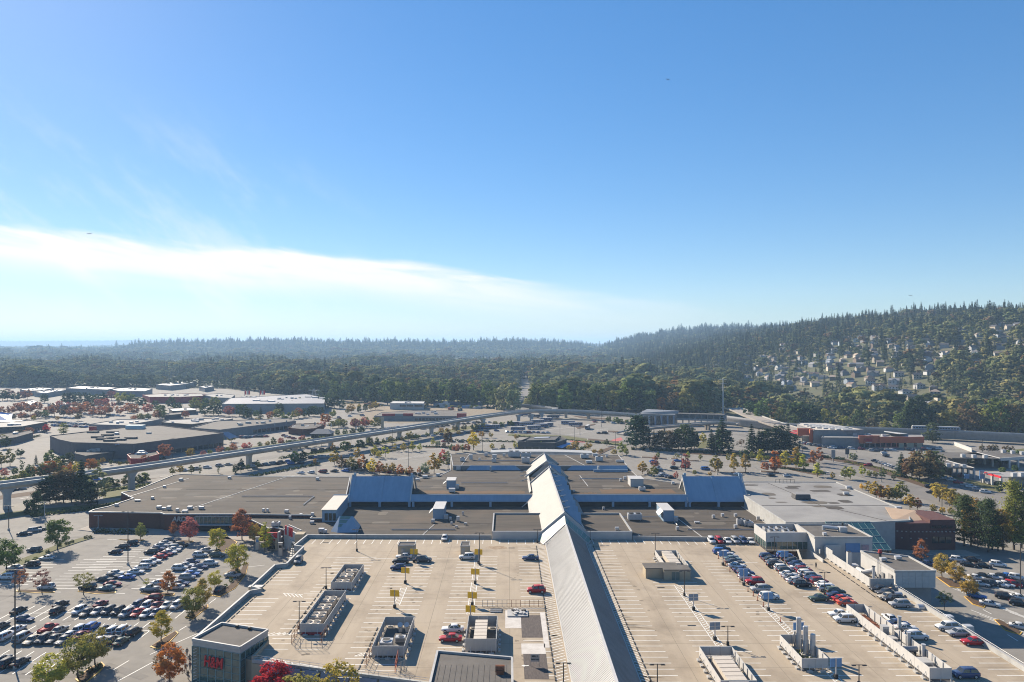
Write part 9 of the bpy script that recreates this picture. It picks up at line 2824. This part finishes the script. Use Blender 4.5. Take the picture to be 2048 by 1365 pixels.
# ---------------------------------------------------------------- buses
BM = MB().box(0, 0, 0.45, 11.8, 2.5, 2.5).mesh('body', M_TINT)
BR_ = MB().box(0, 0, 2.95, 11.2, 2.2, 0.22).mesh('roof', M_WHITE)
BW = MB().box(0, 0, 1.5, 1.2, 2.56, 1.0).mesh('window', M_CARGLASS)
BF = MB().box(0, 0, 0.9, 0.1, 2.2, 1.7).mesh('windscreen', M_CARGLASS)
BWH = MB().tube((0, -1.25, 0.5), (0, 1.25, 0.5), 0.5, n=10).mesh('wheel', M_TYRE)
for i_, (x, y, h_) in enumerate(((1028, 851, 0), (1053, 852, 5), (1075, 847, 12), (1092, 843, 18), (1036, 862, 0), (1068, 859, 18), (1082, 856, 20), (1093, 853.5, 22), (1136, 849.5, -4), (1151, 852.5, 0), (1175, 858.5, 75), (1106, 837, 10), (1050, 832, 25), (1068, 836, 15), (985, 857, 0), (970, 858, 10))):
 p_ = P(x, y)
 t = thing('bus', 'dark-windowed transit bus with white roof, %s from the left in the bus loop' % nth(sorted((1028, 1053, 1075, 1092, 1036, 1068, 1082, 1093, 1136, 1151, 1175, 1106, 1050, 1068.5, 985, 970)).index(x if i_ != 13 else 1068.5)), 'bus', (p_[0], p_[1], 0.07), R(h_), 'buses in the loop')
 part('body', BM, t, color=(0.20, 0.23, 0.30, 1) if i_ % 3 else (0.10, 0.14, 0.24, 1))
 part('roof', BR_, t)
 for k in range(7):
  part('window', BW, t, (-4.8 + k * 1.6, 0, 0))
 for s in (-5.9, 5.9):
  part('windscreen', BF, t, (s, 0, 0.3))
 for s in (-3.4, 3.8):
  part('wheel', BWH, t, (s, 0, 0))
# ---------------------------------------------------------------- cars beyond the mall
rgc = random.Random(31)
def fleet(x0, y0, x1, y1, n, hd, where, jit=0.6):
 codes = 'wwwsskkkddgnbrmwsk'
 cnt = {}
 for i in range(n):
  u = (i + 0.5 + rgc.uniform(-0.12, 0.12)) / n
  x, y = x0 + (x1 - x0) * u, y0 + (y1 - y0) * u + rgc.uniform(-jit, jit)
  p = P(x, y)
  code = rgc.choice(codes) + rgc.choice('SSSUUUHV')
  pn, kd = PAINTS[code[0]][0], KIND_OF[code[1]]
  car((p[0], p[1], 0.07), R(hd + rgc.uniform(-4, 4)), code, '%s %s %s, %s from left' % (pn, kd, where, nth(i)), 'cars in the lots beyond the mall', 0)
for q_ in ((1305, 924, 1325, 956, 7, 10, 'in the lot above the right hall'), (1355, 922, 1356, 925, 1, 0, 'alone under the small olive tree'), (1348, 938, 1349, 939, 1, 0, 'beside the tall lamp by the hall roof'), (1369, 936, 1371, 937, 1, 5, 'under the pinkish sweetgum'),
    (1410, 940, 1412, 941, 1, 0, 'alone in the open lot above the hall'), (1322, 950, 1345, 958, 4, 30, 'by the side of the upper roof'), (1470, 950, 1480, 951, 1, 0, 'just above the right hall ridge'), (1523, 952, 1588, 954, 2, 20, 'above the pale store roof'), (1330, 897, 1340, 898, 1, 60, 'under the fir clump'),
    (1602, 888, 1665, 898, 12, 330, 'queueing by the orange-red store'), (1605, 899, 1612, 899, 1, 10, 'crossing behind the sweetgums'), (1655, 897, 1732, 900, 4, 330, 'on the junction before the long low store'), (1740, 904, 1790, 902, 5, 340, 'at the lights before the orange fascia'), (1765, 906, 1775, 917, 2, 20, 'waiting in the turning lane'),
    (1748, 923, 1800, 941, 8, 335, 'in the dense queue by the dark fir'), (1735, 933, 1738, 933, 1, 160, 'maroon-side lane of the broad road'), (1785, 892, 1840, 890, 8, 350, 'parked under the orange fascia'), (1815, 902, 1880, 899, 9, 0, 'parked right of the fascia'), (1886, 907, 1888, 907, 1, 345, 'on the far right access road'), (1898, 920, 1899, 920, 1, 340, 'before the bushes by the service bays'),
    (1885, 957, 1976, 988, 7, 335, 'in the near lane of the right road'), (1858, 975, 1862, 976, 1, 340, 'on the broad road near its hedge'), (1862, 987, 1864, 988, 1, 160, 'small on the open broad road'), (1972, 968, 2040, 975, 4, 10, 'under the filling station canopy'),
    (590, 948, 700, 944, 5, 160, 'in the lot left of the blue hall'), (470, 931, 640, 928, 7, 170, 'in the shaded lot under the guideway'), (620, 918, 700, 915, 9, 20, 'in the packed row under the guideway'), (485, 938, 610, 920, 9, 15, 'in the dark lot left of the columnar trees'), (620, 905, 760, 888, 9, 10, 'on the road under the guideway'), (690, 938, 860, 953, 14, 30, 'behind the golden row'),
    (770, 880, 1000, 862, 13, 15, 'on the road past the guideway piers'), (760, 894, 800, 899, 2, 0, 'in the empty pale lot'), (882, 884, 960, 886, 5, 0, 'by the hedge before the bank road'), (900, 850, 985, 846, 8, 40, 'in the lot behind the guideway piers'), (840, 860, 900, 852, 6, 20, 'in the lot left of the bus loop'), (1010, 866, 1100, 867, 10, 30, 'before the buses'),
    (985, 905, 1040, 900, 4, 20, 'behind the mall roof by the young trees'), (1195, 887, 1196, 887, 1, 0, 'on the red-marked road'), (1180, 845, 1270, 850, 5, 15, 'in the open bus loop'), (1296, 846, 1345, 847, 14, 80, 'in the bright row below the station'), (1195, 868, 1215, 868, 2, 0, 'beside the loop shelter'),
    (482, 866, 545, 862, 10, 60, 'in the lot right of the grocery'), (482, 877, 535, 874, 12, 60, 'in the second row right of the grocery'), (565, 872, 590, 880, 4, 20, 'behind the rosy guideway trees'), (572, 862, 590, 860, 2, 0, 'before the pub'), (98, 846, 180, 851, 15, 60, 'in the packed far left lot, back row'), (105, 852, 175, 856, 14, 60, 'in the packed far left lot, front row'),
    (60, 834, 150, 838, 12, 60, 'under the rust-red trees at left'), (120, 826, 250, 833, 14, 50, 'in the far lot between rust-red trees'), (70, 864, 90, 866, 4, 60, 'by the scarlet tree'), (10, 985, 50, 978, 3, 15, 'on the road left of the fir clump'), (120, 961, 215, 962, 2, 10, 'on the road behind the fir clump'), (210, 966, 214, 966, 1, 0, 'alone on the pale road by the pier'),
    (735, 866, 800, 856, 10, 20, 'by the cream pylon'), (1046, 795, 1062, 812, 4, 85, 'on the straight road out'), (1500, 830, 1530, 838, 3, 60, 'near the viaduct head'), (640, 838, 740, 832, 4, 10, 'before the red strip shops'), (360, 944, 470, 930, 5, 15, 'on the shaded road by the brick wing')):
 fleet(*q_)
# ---------------------------------------------------------------- aircraft
def aeroplane(px, py, Y, span, length, hd, bank, m, label):
 p = PY(px, py, Y)
 t = thing('aeroplane', label, 'aircraft', p, R(hd))
 t.rotation_euler = (R(bank), 0, R(hd))
 L_ = length
 b = MB()
 b.tube((-L_ * 0.5, 0, 0.02 * L_), (-L_ * 0.2, 0, 0), L_ * 0.025, L_ * 0.06, 10)
 b.tube((-L_ * 0.2, 0, 0), (L_ * 0.38, 0, 0), L_ * 0.06, L_ * 0.06, 10)
 b.tube((L_ * 0.38, 0, 0), (L_ * 0.5, 0, 0), L_ * 0.06, L_ * 0.015, 10)
 b.build('fuselage', m, t, local=True)
 for s in (-1, 1):
  MB().slab([(L_ * 0.12, s * L_ * 0.04, 0), (-L_ * 0.08, s * L_ * 0.04, 0), (-L_ * 0.10, s * span / 2, span * 0.03), (-L_ * 0.02, s * span / 2, span * 0.03)], L_ * 0.02, n=Vector((0, 0, 1))).build('wing', m, t, local=True)
  MB().slab([(-L_ * 0.38, s * L_ * 0.02, L_ * 0.03), (-L_ * 0.49, s * L_ * 0.02, L_ * 0.03), (-L_ * 0.5, s * span * 0.19, L_ * 0.03), (-L_ * 0.44, s * span * 0.19, L_ * 0.03)], L_ * 0.015, n=Vector((0, 0, 1))).build('tailplane', m, t, local=True)
  MB().tube((L_ * 0.10, s * span * 0.2, -L_ * 0.03), (-L_ * 0.02, s * span * 0.2, -L_ * 0.03), L_ * 0.028, n=8).build('engine', m, t, local=True)
 MB().slab([(-L_ * 0.36, 0, L_ * 0.04), (-L_ * 0.49, 0, L_ * 0.04), (-L_ * 0.51, 0, L_ * 0.2), (-L_ * 0.45, 0, L_ * 0.2)], L_ * 0.02, n=Vector((0, 1, 0))).build('fin', m, t, local=True)
aeroplane(1335, 159, 2300, 13, 13, 205, -35, M_DARKWALL, 'small dark aeroplane alone high in the blue sky')
aeroplane(178, 468, 9000, 60, 62, 175, -6, M_GREYWALL, 'distant grey airliner before the white cloud bank')
aeroplane(1821, 591.5, 9000, 50, 50, 5, 6, M_STONE, 'distant pale airliner low over the wooded hill')
